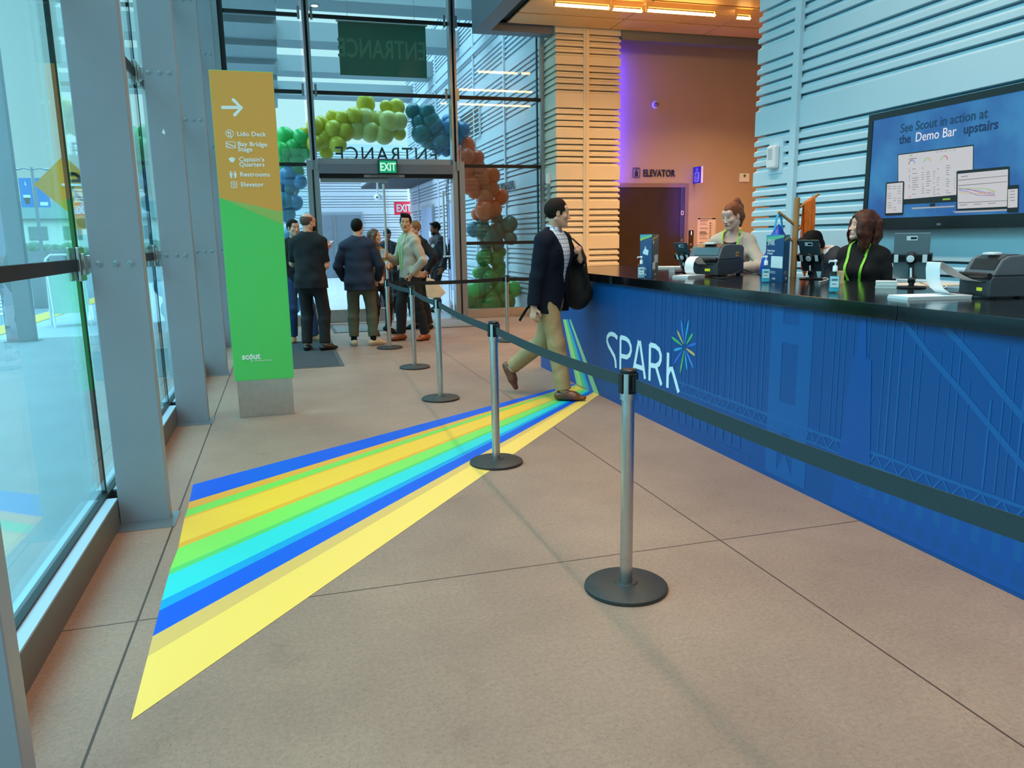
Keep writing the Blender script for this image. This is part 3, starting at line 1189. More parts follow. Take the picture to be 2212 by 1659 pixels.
ext = thing('red_exit_sign', 'red exit sign on the court wall between the doors outside', 'sign', (4.95, 31.5, 2.70))
mb = MB()
mb.box(-0.55, 0.28, -0.04, 0.0, -0.26, 0.26)
mb.build('panel', mat('exit_red', '#d8344e', 0.5, emit='#d8344e', emit_s=0.3), ext)
text('lettering', 'EXIT', 0.4, frame_mat((-0.47, -0.045, -0.13), (1, 0, 0), (0, 0, 1)), M_white, ext, 0.002, 0.008, 'LEFT', 1.0, 0.72)
b = MB()
b.box(-0.05, 0.0, 0.0, 1.5, -0.03, 0.03)
b.build('bracket', M_alu, ext)
cb = MB()
cb.box(3.1, 5.0, 26.0, 31.0, 3.5, 4.1)
cb.box(3.1, 5.0, 26.1, 31.0, 3.42, 3.5, 1)
struct(cb.build('court_ceiling', [M_panel_out, mat('court_soffit_dark', '#3a3d42', 0.8)]))
for i, (x, y, z, lb) in enumerate(((4.90, 23.9, 3.42, 'white bullet security camera high on the outdoor ribbed wall'), (3.3, 27.0, 2.9, 'white round security camera under the court canopy'))):
    t = thing('security_camera', lb, 'camera', (x, y, z))
    b = MB()
    b.ball((-0.06, 0, 0), (0.13, 0.13, 0.11))
    b.box(0.0, 0.09, -0.04, 0.04, -0.04, 0.04)
    if i:
        b.box(-0.09, -0.03, -0.03, 0.03, 0.0, 0.53)
    b.build('housing', M_white, t, smooth='auto')
    b = MB()
    b.ball((-0.10, -0.115, -0.01), 0.03)
    b.build('lens', M_black, t, smooth=True)
# canopy over the court: solid on the left, open between cross beams on the right
M_canopy = mat('canopy_grey', '#7c8488', 0.7)
cb = MB()
cb.box(-1.25, 0.25, 14.6, 33.0, 6.6, 6.9)
for y in (15.0, 18.0, 21.6, 25.4, 29.4):
    cb.box(0.25, 5.4, y, y + 0.9, 6.5, 6.95)
for i in range(7):
    cb.box(-1.25, 0.25, 15.6 + 2.2 * i, 15.75 + 2.2 * i, 6.45, 6.6)
struct(cb.build('canopy_ceiling', M_canopy))
for i, (x, y) in enumerate(((0.95, 15.45), (1.05, 18.45))):
    t = thing('canopy_downlight', ('round lit downlight in the first canopy beam outside', 'round lit downlight in the second canopy beam outside')[i], 'ceiling light', (x, y, 6.5), 0, 'downlights in the canopy beams')
    b = MB()
    b.lathe([(0.10, 0.0), (0.10, -0.012), (0.07, -0.015)], seg=18)
    b.build('trim_ring', M_alu, t)
    b = MB()
    b.lathe([(0.068, -0.012), (0.068, -0.018)], seg=18)
    b.build('lamp', mat('lit_downlight', '#ffd79a', 0.4, emit='#ffd79a', emit_s=12), t)
# louvre on the outdoor wall
lv = thing('wall_louvre', 'rectangular metal air louvre high on the outdoor ribbed wall', 'vent', (4.95, 19.5, 4.38))
b = MB()
b.box(-0.05, 0.0, -0.05, 2.05, -0.40, -0.36)
b.box(-0.05, 0.0, -0.05, 2.05, 0.36, 0.40)
b.box(-0.05, 0.0, -0.09, -0.05, -0.40, 0.40)
b.box(-0.05, 0.0, 2.05, 2.09, -0.40, 0.40)
b.build('frame', M_panel_out, lv)
b = MB()
b.box(-0.015, -0.008, -0.05, 2.05, -0.36, 0.36)
b.build('backing', M_blackm, lv)
b = MB()
for i in range(6):
    b.box(-0.045, -0.015, -0.05, 2.05, -0.30 + 0.115 * i, -0.275 + 0.115 * i)
b.build('blades', M_panel_out, lv)
# raised letters on the outdoor wall
tl = thing('terminal_lettering', 'raised dark words on the outdoor ribbed wall, half hidden by orange balloons', 'lettering', (4.91, 16.5, 2.53))
text('lettering', 'CRUISE TERMINAL', 0.255, frame_mat((0, 0, 0), (0, -1, 0), (0, 0, 1)), mat('dark_steel_letter', '#5a6470', 0.4, 0.4), tl, 0.03, 0.002, 'RIGHT', 1.05, 0.88)
# green banner with reversed word, hung outside the glass
gb = thing('entrance_banner', 'dark green hanging banner outside the glass, its word reading reversed', 'banner', (2.0, 14.95, 0))
b = MB()
b.box(-0.77, 0.80, -0.012, 0.0, 4.41, 5.31)
b.build('cloth', mat('banner_green', '#39705c', 0.8), gb)
text('lettering', 'ENTRANCE', 0.45, frame_mat((0.0, -0.0135, 4.72), (-1, 0, 0), (0, 0, 1)), mat('banner_green_light', '#62967f', 0.8), gb, 0.001, 0.006, 'CENTER', 1.02, 0.68)
b = MB()
b.tube([(-0.8, -0.006, 5.32), (0.83, -0.006, 5.32)], 0.02, 8)
for x in (-0.6, 0.6):
    b.tube([(x, -0.006, 5.32), (x, -0.006, 6.45)], 0.004, 6)
b.build('hanging_rod', M_alu, gb)
# free standing letters over the entrance, seen from behind
en = thing('entrance_letters', 'row of dark metal letters over the doors outside, seen reversed', 'lettering', (1.98, 14.75, 2.90))
text('lettering', 'ENTRANCE', 0.36, frame_mat((0.0, 0.0, 0.0), (-1, 0, 0), (0, 0, 1)), mat('dark_letter', '#2f3d40', 0.5), en, 0.04, 0.0, 'CENTER', 1.15, 0.92)
b = MB()
b.box(-1.0, 1.0, -0.30, 0.05, -0.06, 0.0)
b.build('ledge', M_alu, en)

# ------------------------------------------------------------------ balloon arch
ba = thing('balloon_arch', 'arch of green, teal, orange, blue and yellow balloons outside the glass entrance', 'balloon arch', (2.3, 16.3, -0.02))
BAL = {'g': '#1f8f3a', 'l': '#3ecb63', 'd': '#1b6a5e', 'o': '#f0601c', 'b': '#2f7db6', 't': '#2a7a86', 'y': '#ded23c', 'p': '#e6e08a', 'c': '#3a86a8'}
BM = {k: shell_mat('balloon_' + k, v) for k, v in BAL.items()}
B_ = []
# right column, bottom to top (px, py, radius px, colour)
B_ += [(1012, 648, 18, 'g'), (1030, 657, 22, 'g'), (1062, 658, 22, 'g'), (1095, 652, 19, 'g'), (1108, 625, 18, 'l'), (1040, 622, 19, 'g'), (1078, 622, 19, 'g'), (1022, 628, 17, 'l'), (1060, 640, 18, 'g'), (1088, 640, 16, 'g')]
B_ += [(1045, 588, 18, 'g'), (1075, 588, 17, 'g'), (1032, 590, 12, 'l'), (1060, 600, 17, 'g'), (1080, 575, 13, 'g'), (1045, 557, 17, 'g'), (1072, 560, 17, 'g'), (1064, 541, 13, 'g'), (1083, 545, 11, 'g')]
B_ += [(1050, 525, 16, 'd'), (1075, 528, 15, 'd'), (1043, 500, 20, 'd'), (1024, 496, 17, 'c'), (1077, 498, 20, 'd'), (1100, 485, 18, 'd'), (1103, 515, 14, 'd'), (1042, 480, 12, 'd'), (1073, 473, 13, 'd'), (1060, 510, 18, 'd')]
B_ += [(1047, 455, 21, 'o'), (1066, 450, 18, 'o'), (1032, 462, 14, 'o'), (1082, 425, 17, 'o'), (1047, 425, 19, 'o'), (1025, 415, 14, 'o'), (1060, 408, 18, 'o'), (1015, 400, 20, 'o'), (1040, 385, 21, 'o'), (1062, 378, 18, 'o'), (1010, 370, 18, 'o'), (1030, 358, 17, 'o'), (1030, 342, 16, 'o'), (1005, 340, 20, 'o'), (1007, 316, 20, 'o'), (995, 345, 15, 'o'), (1035, 365, 14, 'o')]
# crown, right to left
B_ += [(998, 282, 17, 'b'), (975, 275, 18, 'b'), (965, 305, 16, 'b'), (945, 322, 12, 'b'), (963, 327, 11, 'b'), (985, 300, 14, 'b'), (968, 262, 14, 'b'), (948, 285, 22, 'c'), (930, 262, 20, 't'), (922, 243, 17, 't'), (910, 288, 20, 't'), (925, 300, 20, 't'), (938, 270, 17, 'c'), (905, 265, 16, 't'), (892, 240, 15, 't'), (950, 305, 15, 'c')]
B_ += [(790, 225, 19, 'y'), (857, 232, 17, 'y'), (833, 230, 12, 'y'), (790, 255, 20, 'p'), (765, 250, 17, 'y'), (742, 256, 15, 'y'), (718, 252, 13, 'y'), (815, 262, 20, 'p'), (840, 262, 20, 'p'), (862, 262, 17, 'p'), (800, 285, 20, 'p'), (830, 290, 20, 'p'), (770, 280, 19, 'p'), (745, 285, 18, 'y'), (720, 280, 18, 'y'), (862, 288, 14, 'y'), (695, 268, 16, 'y'), (680, 272, 17, 'y'), (700, 300, 18, 'y'), (730, 312, 17, 'y'), (680, 310, 17, 'y'), (705, 330, 14, 'y')]
# left shoulder and column
B_ += [(650, 300, 18, 'l'), (655, 325, 18, 'l'), (633, 318, 16, 'l'), (617, 298, 20, 'l'), (608, 325, 17, 'l'), (640, 345, 17, 'l'), (615, 350, 18, 'l'), (655, 292, 14, 'y'), (640, 372, 16, 'g'), (622, 380, 18, 'b'), (648, 392, 14, 'b'), (628, 405, 18, 'c'), (608, 400, 16, 'b'), (612, 435, 18, 'c'), (637, 438, 16, 'b'), (620, 462, 17, 'c')]
B_ = B_[:]
random.seed(3)
nb = 0
for px, py, r, c in B_:
    dy = random.uniform(-0.16, 0.16)
    p = on('y', 16.3 + dy, px, py) - Vector((2.3, 16.3, -0.02))
    R = r / 101.0
    b = MB()
    b.ball((0, 0, 0), (R, R, R * 1.08), 20, 14)
    b.lathe([(0.012, -R * 1.16), (0.006, -R * 1.08)], seg=8)
    if nb < 100:
        o = b.build('balloon', BM[c], ba, smooth=True)
        o.location = p
        o.rotation_euler = (random.uniform(-0.9, 0.9), random.uniform(-0.9, 0.9), 0)
    nb += 1
b = MB()
for k in range(4):
    b.ball((-2.2 + 0.1 * (k % 2), 0.05 * k, 0.25 + 0.45 * k), 0.22, 14, 10)
b.build('lower_balloons', BM['c'], ba, smooth=True)['kind'] = 'stuff'
b = MB()
P0 = [(2.0, 0, 0.0), (2.05, 0, 1.2), (1.9, 0, 2.3), (1.4, 0, 3.4), (0.4, 0, 3.85), (-0.8, 0, 3.75), (-1.7, 0, 3.2), (-2.05, 0, 2.2), (-2.1, 0, 1.0), (-2.1, 0, 0)]
b.tube(P0, 0.012, 8)
b.build('support_frame', M_alu, ba, smooth='auto')
b = MB()
b.lathe([(0.2, 0), (0.2, 0.02)], cx=2.0, seg=20)
b.lathe([(0.2, 0), (0.2, 0.02)], cx=-2.1, seg=20)
b.build('base_plate', M_blackm, ba)

# ================================================================== INDOOR FURNISHINGS
# vinyl stripes across the floor, running up the counter front
ST = [('#0a50c2', (417, 1047), (1240, 829)), ('#e09a34', (409, 1085), (1243.5, 831.5)), ('#79c449', (405, 1101), (1245, 832.5)), ('#e3a226', (399, 1118), (1247, 834)),
      ('#eeb832', (398, 1122), (1248, 834.5)), ('#e3a128', (387, 1174), (1256.5, 839)), ('#7ecb52', (385, 1185), (1258, 839.7)), ('#57bb60', (367, 1231), (1265, 842)), ('#2fc2bd', (364, 1243), (1266.5, 842.6)),
      ('#0a93c4', (349, 1298), (1272, 844)), ('#0a53c4', (344, 1320), (1275, 845)), ('#d9ab5c', (330, 1375), (1281, 847.5)), ('#f4c45c', (319, 1419), (1283.5, 848.5)), (None, (283, 1557), (1295, 853))]
stm = [mat('vinyl_' + str(i), s[0], 0.35, spec=0.3) for i, s in enumerate(ST[:-1])]
sg = thing('floor_graphic', 'fan of blue, yellow, green and turquoise vinyl stripes across the floor', 'floor graphic', (1.0, 5.0, 0))
for i in range(len(ST) - 1):
    q = [on('z', 0.0, *ST[i][1]), on('z', 0.0, *ST[i][2]), on('z', 0.0, *ST[i + 1][2]), on('z', 0.0, *ST[i + 1][1])]
    b = MB()
    b.face([(min(p.x, 2.828) - 1.0, p.y - 5.0, 0.0012) for p in q])
    b.build('stripe', stm[i], sg)

# entrance mats
M_mat = mat('ribbed_dark_mat', '#3a3a3c', 0.95, var=0.2, scale=60, bump=0.5, bscale=200)
for (x0, x1, y0, y1), lb, mm in (((-0.62, 0.64, 9.47, 12.05), 'dark ribbed floor mat under the man in the black polo shirt', M_mat), ((0.74, 3.3, 12.95, 14.15), 'grey entrance mat on the floor inside the glass doors', mat('grey_mat', '#7f7a78', 0.95, var=0.15, scale=60, bump=0.5, bscale=200))):
    t = thing('floor_mat', lb, 'mat', ((x0 + x1) / 2, (y0 + y1) / 2, 0))
    hx, hy = (x1 - x0) / 2, (y1 - y0) / 2
    b = MB()
    b.box(-hx + 0.05, hx - 0.05, -hy + 0.05, hy - 0.05, 0.0005, 0.010)
    b.build('pile', mm, t)
    b = MB()
    for q in ((-hx, -hx + 0.05, -hy, hy), (hx - 0.05, hx, -hy, hy), (-hx + 0.05, hx - 0.05, -hy, -hy + 0.05), (-hx + 0.05, hx - 0.05, hy - 0.05, hy)):
        b.box(*q, 0.0005, 0.007)
    b.build('border', mat('mat_border', '#4b4846', 0.8), t)

# ---- queue stanchions
M_belt = mat('belt_webbing', '#2a3538', 0.75, bump=0.2, bscale=400)
M_beltb = mat('belt_webbing_black', '#0c0c0d', 0.75)
HB = 0.905
stl = [
    ((1.42, 0.88), (1.333, 2.876), 'chrome queue post just right of the viewer, belt running back to the nearest visible post'),
    ((1.333, 2.876), (1.30, 4.892), 'nearest chrome queue post, on the bare floor in front of the counter'),
    ((1.30, 4.892), (1.358, 7.12), 'chrome queue post standing on the edge of the striped floor graphic'),
    ((1.358, 7.12), (1.425, 9.03), 'third chrome queue post from the front, just beyond the floor stripes'),
    ((1.425, 9.03), (1.367, 10.83), 'fourth chrome queue post from the front in the long row'),
    ((1.367, 10.83), (3.104, 10.88), 'far corner queue post where the belt turns right, near the woman in olive'),
    ((3.104, 10.88), (4.55, 10.95), 'queue post standing apart near the balloon column, behind the walking man'),
    ((4.55, 10.95), None, 'queue post hidden behind the far end of the counter'),
]
for i, (p, q, lb) in enumerate(stl):
    t = thing('queue_post', lb, 'queue post', (p[0], p[1], 0), 0, 'chrome queue posts with belts')
    b = MB()
    b.lathe([(0.178, 0.0), (0.18, 0.006), (0.178, 0.016), (0.168, 0.023), (0.05, 0.028), (0.045, 0.034)], seg=48)
    b.build('base', M_darkbase, t, smooth='auto')
    b = MB()
    b.lathe([(0.0265, 0.030), (0.0265, 0.855)], seg=28)
    b.build('post', M_brushed, t, smooth='auto')
    b = MB()
    b.lathe([(0.0335, 0.835), (0.0335, 0.925)], seg=28)
    b.lathe([(0.0335, 0.925), (0.0335, 0.945)], seg=28)
    b.build('head_sleeve', M_brushed, t, smooth='auto')
    b = MB()
    b.lathe([(0.035, 0.945), (0.035, 0.957), (0.030, 0.962), (0.012, 0.964)], seg=28)
    b.build('cap', M_blackm, t, smooth='auto')
    b = MB()
    for a in range(4):
        T = Matrix.Rotation(a * PI / 2 + 0.04, 4, 'Z')
        b.box(-0.016, 0.016, 0.030, 0.038, 0.862, 0.945, T=T)
    b.build('belt_slot', M_blackm, t, bevel=0.002, bseg=1)
    if q is not None:
        d = Vector((q[0] - p[0], q[1] - p[1], 0))
        L = d.length
        d.normalize()
        pts = []
        for k in range(13):
            s = 0.034 + (L - 0.068) * k / 12
            pts.append((d.x * s, d.y * s, HB - 0.018 * math.sin(PI * k / 12)))
        b = MB()
        b.ribbon(pts, (0, 0, 1), 0.052, 0.0025)
        bo = b.build('belt', M_beltb if i in (5, 6) else M_belt, t)
        b = MB()
        e = Vector((q[0] - p[0], q[1] - p[1], 0)) - d * 0.034
        T = frame_mat((e.x, e.y, HB), (d.x, d.y, 0), (-d.y, d.x, 0))
        b.box(-0.03, 0.0, -0.006, 0.006, -0.03, 0.03, T=T)
        b.build('belt_clip', M_blackm, bo)

# ---- sign totem
YS = 6.94
M_sor, M_sgr, M_swd = mat('sign_orange', '#e8a044', 0.55), mat('sign_green', '#55c95e', 0.55), mat('sign_wedge', '#9dba5c', 0.55)
M_swh = mat('sign_white', '#f4efe6', 0.5)
tt = thing('wayfinding_totem', 'tall orange and green wayfinding panel with white arrow on a steel plinth', 'sign', (-0.213, YS, 0))
b = MB()
b.box(-0.228, 0.228, 0.0, 0.055, 0, 0.34)
b.build('plinth', M_brushed, tt, bevel=0.002)
X0, X1, Z0, Z1 = -0.246, 0.246, 0.325, 2.85
b = MB()
b.box(X0, X1, -0.006, 0.06, Z0, Z1)
b.build('panel', M_sgr, tt, bevel=0.003)


def sp(px, py):
    v = on('y', YS - 0.01, px, py)
    return (v.x + 0.213, v.z)


F = Flat(frame_mat((0, -0.0065, 0), (1, 0, 0), (0, 0, 1)))
zl, zr1, zr2 = sp(472, 427)[1], sp(608, 458)[1], sp(612, 485)[1]
F.poly([(X0 + 0.002, zl), (X1 - 0.002, zr1), (X1 - 0.002, Z1 - 0.003), (X0 + 0.002, Z1 - 0.003)], 0)
F.poly([(X0 + 0.002, zl), (X1 - 0.002, zr2), (X1 - 0.002, zr1)], 1)
F.build('colour_field', [M_sor, M_swd], tt)
F = Flat(frame_mat((0, -0.0078, 0), (1, 0, 0), (0, 0, 1)))
F.line([sp(481, 232), sp(521, 232)], 0.026)
F.line([sp(504, 215.5), sp(521.5, 233), sp(507, 248)], 0.026)
F.build('arrow', M_swh, tt)
zz = -0.0078
F = Flat(frame_mat((0, zz, 0), (1, 0, 0), (0, 0, 1)))
c0 = sp(496, 288.5)
F.arc(c0, 0.029, 0.005, -PI * 0.35, PI * 1.35)
F.line([(c0[0] - 0.008, c0[1] + 0.012), (c0[0] - 0.008, c0[1] - 0.034)], 0.007)
F.line([(c0[0] + 0.008, c0[1] + 0.012), (c0[0] + 0.008, c0[1] - 0.034)], 0.007)
F.line([(c0[0] - 0.013, c0[1] + 0.010), (c0[0] - 0.003, c0[1] + 0.010)], 0.010)
c1 = sp(498.5, 313)
F.rrect(c1[0] - 0.035, c1[0] + 0.035, c1[1] - 0.024, c1[1] + 0.024, 0.006, 0.005)
F.poly([(c1[0] - 0.033, c1[1] + 0.018), (c1[0] - 0.033, c1[1] + 0.008), (c1[0] + 0.033, c1[1] - 0.02), (c1[0] + 0.033, c1[1] - 0.012)])
F.poly([(c1[0] - 0.033, c1[1] - 0.002), (c1[0] - 0.033, c1[1] - 0.012), (c1[0] + 0.005, c1[1] - 0.022)])
c2 = sp(501, 345)
F.poly([(c2[0] - 0.027, c2[1] + 0.010), (c2[0] - 0.012, c2[1] + 0.016), (c2[0], c2[1] + 0.022), (c2[0] + 0.012, c2[1] + 0.016), (c2[0] + 0.027, c2[1] + 0.010), (c2[0] + 0.018, c2[1] - 0.006), (c2[0] + 0.012, c2[1] - 0.020), (c2[0] - 0.012, c2[1] - 0.020), (c2[0] - 0.018, c2[1] - 0.006)])
c3 = sp(503.5, 377)
for s in (-1, 1):
    F.disc((c3[0] + s * 0.017, c3[1] + 0.021), 0.006)
    F.rect(c3[0] + s * 0.017 - 0.010, c3[0] + s * 0.017 + 0.010, c3[1] - 0.008, c3[1] + 0.013)
    F.rect(c3[0] + s * 0.017 - 0.006, c3[0] + s * 0.017 + 0.006, c3[1] - 0.028, c3[1] - 0.008)
F.rect(c3[0] - 0.0015, c3[0] + 0.0015, c3[1] - 0.028, c3[1] + 0.025)
c4 = sp(505.5, 399)
F.rrect(c4[0] - 0.021, c4[0] + 0.021, c4[1] - 0.024, c4[1] + 0.024, 0.005, 0.005)
F.rrect(c4[0] - 0.010, c4[0] + 0.010, c4[1] - 0.014, c4[1] + 0.014, 0.003, 0.003)
F.poly([(c4[0] - 0.006, c4[1] + 0.002), (c4[0] + 0.006, c4[1] + 0.002), (c4[0], c4[1] + 0.010)])
F.poly([(c4[0] - 0.006, c4[1] - 0.002), (c4[0] + 0.006, c4[1] - 0.002), (c4[0], c4[1] - 0.010)])
F.build('pictograms', M_swh, tt)
for body, px, py in (('Lido Deck', 512, 293.5), ('Bay Bridge', 513.5, 315.5), ('Stage', 514, 326.5), ("Captain's", 516.5, 348.5), ('Quarters', 517, 359.5), ('Restrooms', 518.5, 381), ('Elevator', 520.5, 403)):
    c = sp(px, py)
    text('lettering', body, 0.049, frame_mat((c[0], zz, c[1]), (1, 0, 0), (0, 0, 1)), M_swh, tt, 0.001, 0.0011, 'LEFT', 1.06, 1.03)
c = sp(523, 777)
text('lettering', 'scout', 0.075, frame_mat((c[0], zz, c[1]), (1, 0, 0), (0, 0, 1)), M_swh, tt, 0.001, 0.0022, 'LEFT', 1.0, 0.9)
c = sp(548, 780.5)
text('lettering', 'a Workday company', 0.020, frame_mat((c[0], zz, c[1] - 0.002), (1, 0, 0), (0, 0, 1)), M_swh, tt, 0.001, 0.0, 'LEFT', 1.0, 0.9)
F = Flat(frame_mat((0, zz, 0), (1, 0, 0), (0, 0, 1)))
ca = sp(542.5, 766)
F.poly([(ca[0] - 0.007, ca[1] - 0.004), (ca[0] + 0.007, ca[1] - 0.004), (ca[0], ca[1] + 0.012)])
ca = sp(543.5, 779.5)
F.poly([(ca[0] - 0.007, ca[1] + 0.004), (ca[0] + 0.007, ca[1] + 0.004), (ca[0], ca[1] - 0.012)])
F.build('logo_mark', M_swh, tt)

# ================================================================== RECEPTION COUNTER
XP = 2.83
YF = 8.52
M_blue = mat('counter_print_blue', '#064f8e', 0.42, spec=0.35, var=0.03, scale=2)
M_granite = mat('black_granite', '#0b0c0e', 0.13, spec=0.55, var=0.35, scale=90)
rc = thing('reception_counter', 'long reception counter with blue bridge print and polished black top', 'counter', (XP, YF, 0))
b = MB()
b.box(0.0, 0.05, -9.6, 0.0, 0.0, 1.078)
b.build('front_panel', M_blue, rc)
b = MB()
b.box(0.05, 0.90, -0.05, 0.0, 0.0, 1.078)
b.build('end_panel', M_blue, rc)
b = MB()
b.box(0.05, 0.85, -9.6, -0.05, 0.0, 1.078)
b.build('cabinet', mat('counter_back_dark', '#2a2a2c', 0.6), rc)
yj = [0.03, -3.22, -5.49, -7.6, -9.6]
for i in range(4):
    b = MB()
    b.box(-0.035, 1.12, yj[i + 1] + 0.0015, yj[i] - 0.0015, 1.078, 1.15)
    b.build('worktop_slab', M_granite, rc, bevel=0.003, bseg=2)
# print on the front: u to the right (towards -y), v up
PT = frame_mat((-0.0012, 0, 0), (0, -1, 0), (0, 0, 1))


def cu(px, py):
    v = on('x', XP - 0.001, px, py)
    return (YF - v.y, v.z)


mural = [mat('print_light_blue', '#0d5c9b', 0.42, spec=0.35), mat('print_mid_blue', '#085291', 0.42, spec=0.35), mat('print_line_blue', '#15609f', 0.42, spec=0.35), mat('print_royal_blue', '#0b539b', 0.42, spec=0.35)]
F = Flat(PT)


def P(*pts):
    return [cu(*p) for p in pts]


# tall bridge tower, with openings left dark
ux0, ux1 = cu(1662, 800)[0], cu(1752, 800)[0]
w_ = ux1 - ux0
for a0, a1, v0, v1 in ((0, 0.30, 0.03, 1.078), (0.68, 1.0, 0.03, 1.078), (0.30, 0.68, 0.86, 0.97), (0.30, 0.68, 0.33, 0.50), (0.30, 0.68, 0.03, 0.07)):
    F.rect(ux0 + w_ * a0, ux0 + w_ * a1, v0, v1, 0)
F.poly([(ux0 + w_ * 0.30, 0.07), (ux0 + w_ * 0.68, 0.07), (ux0 + w_ * 0.49, 0.19)], 0)
F.poly([(ux0 + w_ * 0.30, 0.33), (ux0 + w_ * 0.30, 0.22), (ux0 + w_ * 0.42, 0.33)], 0)
F.poly([(ux0 + w_ * 0.68, 0.33), (ux0 + w_ * 0.68, 0.22), (ux0 + w_ * 0.56, 0.33)], 0)
# far tower on the left
F.rect(cu(1338, 680)[0], cu(1344, 680)[0], 0.62, 1.0, 1)
F.rect(cu(1356, 680)[0], cu(1362, 680)[0], 0.62, 1.0, 1)
for v in (0.68, 0.78, 0.9):
    F.rect(cu(1344, 680)[0], cu(1356, 680)[0], v, v + 0.02, 1)
# cables
F.line(P((1252, 742), (1322, 690), (1378, 643)), 0.016, 1)
F.line(P((1262, 758), (1340, 700), (1402, 650)), 0.016, 1)
F.line(P((1948, 690), (2010, 770), (2080, 850), (2150, 935), (2230, 1030)), 0.028, 2, 0.0003)
F.line(P((2040, 705), (2100, 770), (2160, 845), (2230, 925)), 0.03, 2, 0.0003)
# deck and truss
dk = [(u, 0.40 - 0.006 * (u - 3.4)) for u in np.linspace(3.25, 9.4, 60)]
F.line([(u, v) for u, v in dk], 0.016, 2, 0.0004)
F.line([(u, v - 0.07) for u, v in dk], 0.012, 2, 0.0004)
for i in range(len(dk) - 1):
    u0, v0 = dk[i]
    u1, v1 = dk[i + 1]
    F.line([(u0, v0 - 0.07), ((u0 + u1) / 2, v0)], 0.010, 2, 0.0004, False)
    F.line([((u0 + u1) / 2, v0), (u1, v1 - 0.07)], 0.010, 2, 0.0004, False)
# suspender lines
ru = random.Random(11)
u = 2.9
while u < 9.3:
    if not (ux0 - 0.02 < u < ux1 + 0.02):
        top = 1.078
        if u > 5.6:
            top = min(1.078, max(0.45, 1.05 - 0.62 * (u - 5.6)))
            if ru.random() < 0.5:
                top = min(1.078, max(0.45, 1.07 - 0.60 * (u - 6.0)))
        F.rect(u, u + ru.choice((0.005, 0.007, 0.011)), 0.40, top, 2 if u > 4.0 else 1, 0.0002)
    u += ru.choice((0.045, 0.06, 0.085, 0.11))
# pyramid tower
c0 = cu(1866, 690)[0]
F.poly([(c0 - 0.045, 0.80), (c0 + 0.045, 0.80), (c0 + 0.02, 1.06), (c0 - 0.02, 1.06)], 3, 0.0005)
F.poly([(c0 - 0.15, 0.02), (c0 + 0.14, 0.02), (c0 + 0.075, 0.86), (c0 - 0.06, 0.86)], 3, 0.0005)
for k in range(26):
    v = 0.10 + 0.028 * k
    h = 0.135 - 0.08 * (v / 0.86)
    F.rect(c0 - h, c0 + h * 0.9, v, v + 0.008, 1, 0.0007)
# arcade of arches low on the left, long block on the right
for k in range(16):
    uu = 2.55 + 0.105 * k
    F.rect(uu, uu + 0.045, 0.10, 0.20, 1, 0.0003)
    F.disc((uu + 0.0225, 0.20), 0.0225, 1, 12, 0.0003)
F.rect(2.45, 4.28, 0.225, 0.245, 1, 0.0002)
F.rect(2.45, 4.28, 0.06, 0.075, 1, 0.0002)
F.poly([(5.15, 0.02), (5.15, 0.23), (5.3, 0.30), (8.9, 0.30), (8.9, 0.02)], 3, 0.0001)
for k in range(34):
    F.rect(5.25 + 0.105 * k, 5.31 + 0.105 * k, 0.05, 0.11, 1, 0.0004)
    F.rect(5.25 + 0.105 * k, 5.29 + 0.105 * k, 0.15, 0.26, 0, 0.0004)
F.build('bridge_print', mural, rc)
# stripes running up from the floor graphic
vs = ['#1c49a8', '#a8d07c', '#c5dc7c', '#5cc38a', '#23b4c4', '#1d8fd0', '#1a57bd', '#a5cf92']
bx = [1240, 1245.5, 1252, 1258, 1266, 1271.5, 1275, 1282, 1295]
by = [829.5, 832, 834.5, 837.5, 841.5, 844, 845.5, 848, 853]
tx = [1212, 1216, 1219, 1222, 1224.5, 1226, 1227, 1229.5, 1233]
F = Flat(PT, 0.0006)
for i in range(8):
    F.poly([(cu(bx[i], by[i])[0], 0.002), (cu(bx[i + 1], by[i + 1])[0], 0.002), (cu(tx[i + 1], 690)[0], cu(tx[i + 1], 690)[1]), (cu(tx[i], 690)[0], cu(tx[i], 690)[1])], i)
F.build('stripe_print', [mat('print_stripe_%d' % i, c, 0.4, spec=0.35) for i, c in enumerate(vs)], rc)
# big word with firework
M_word = mat('word_white', '#e8f4f8', 0.4)


def zc(x, y):
    return cu(1200 + x / 3.6867, 380 + y / 3.6867)


F = Flat(PT, 0.0010)
W_ = 0.040


def pix(u, v):
    return (u, v)


def seg(pts, w=W_):
    F.line(pts, w, 0, 0, False)


def letter(x0, x1, y_top0, y_bot0):
    """returns mapper from unit box to panel, given pixel of left/top"""
    a = zc(x0, y_top0)
    d = zc(x0, y_bot0)
    c = zc(x1, y_top0)
    return lambda s, t: (a[0] + (c[0] - a[0]) * s, d[1] + (a[1] - d[1]) * t)


VT, VB = 0.630, 0.325


def box_map(u0, u1):
    return lambda s, t: (u0 + (u1 - u0) * s, VB + (VT - VB) * t)


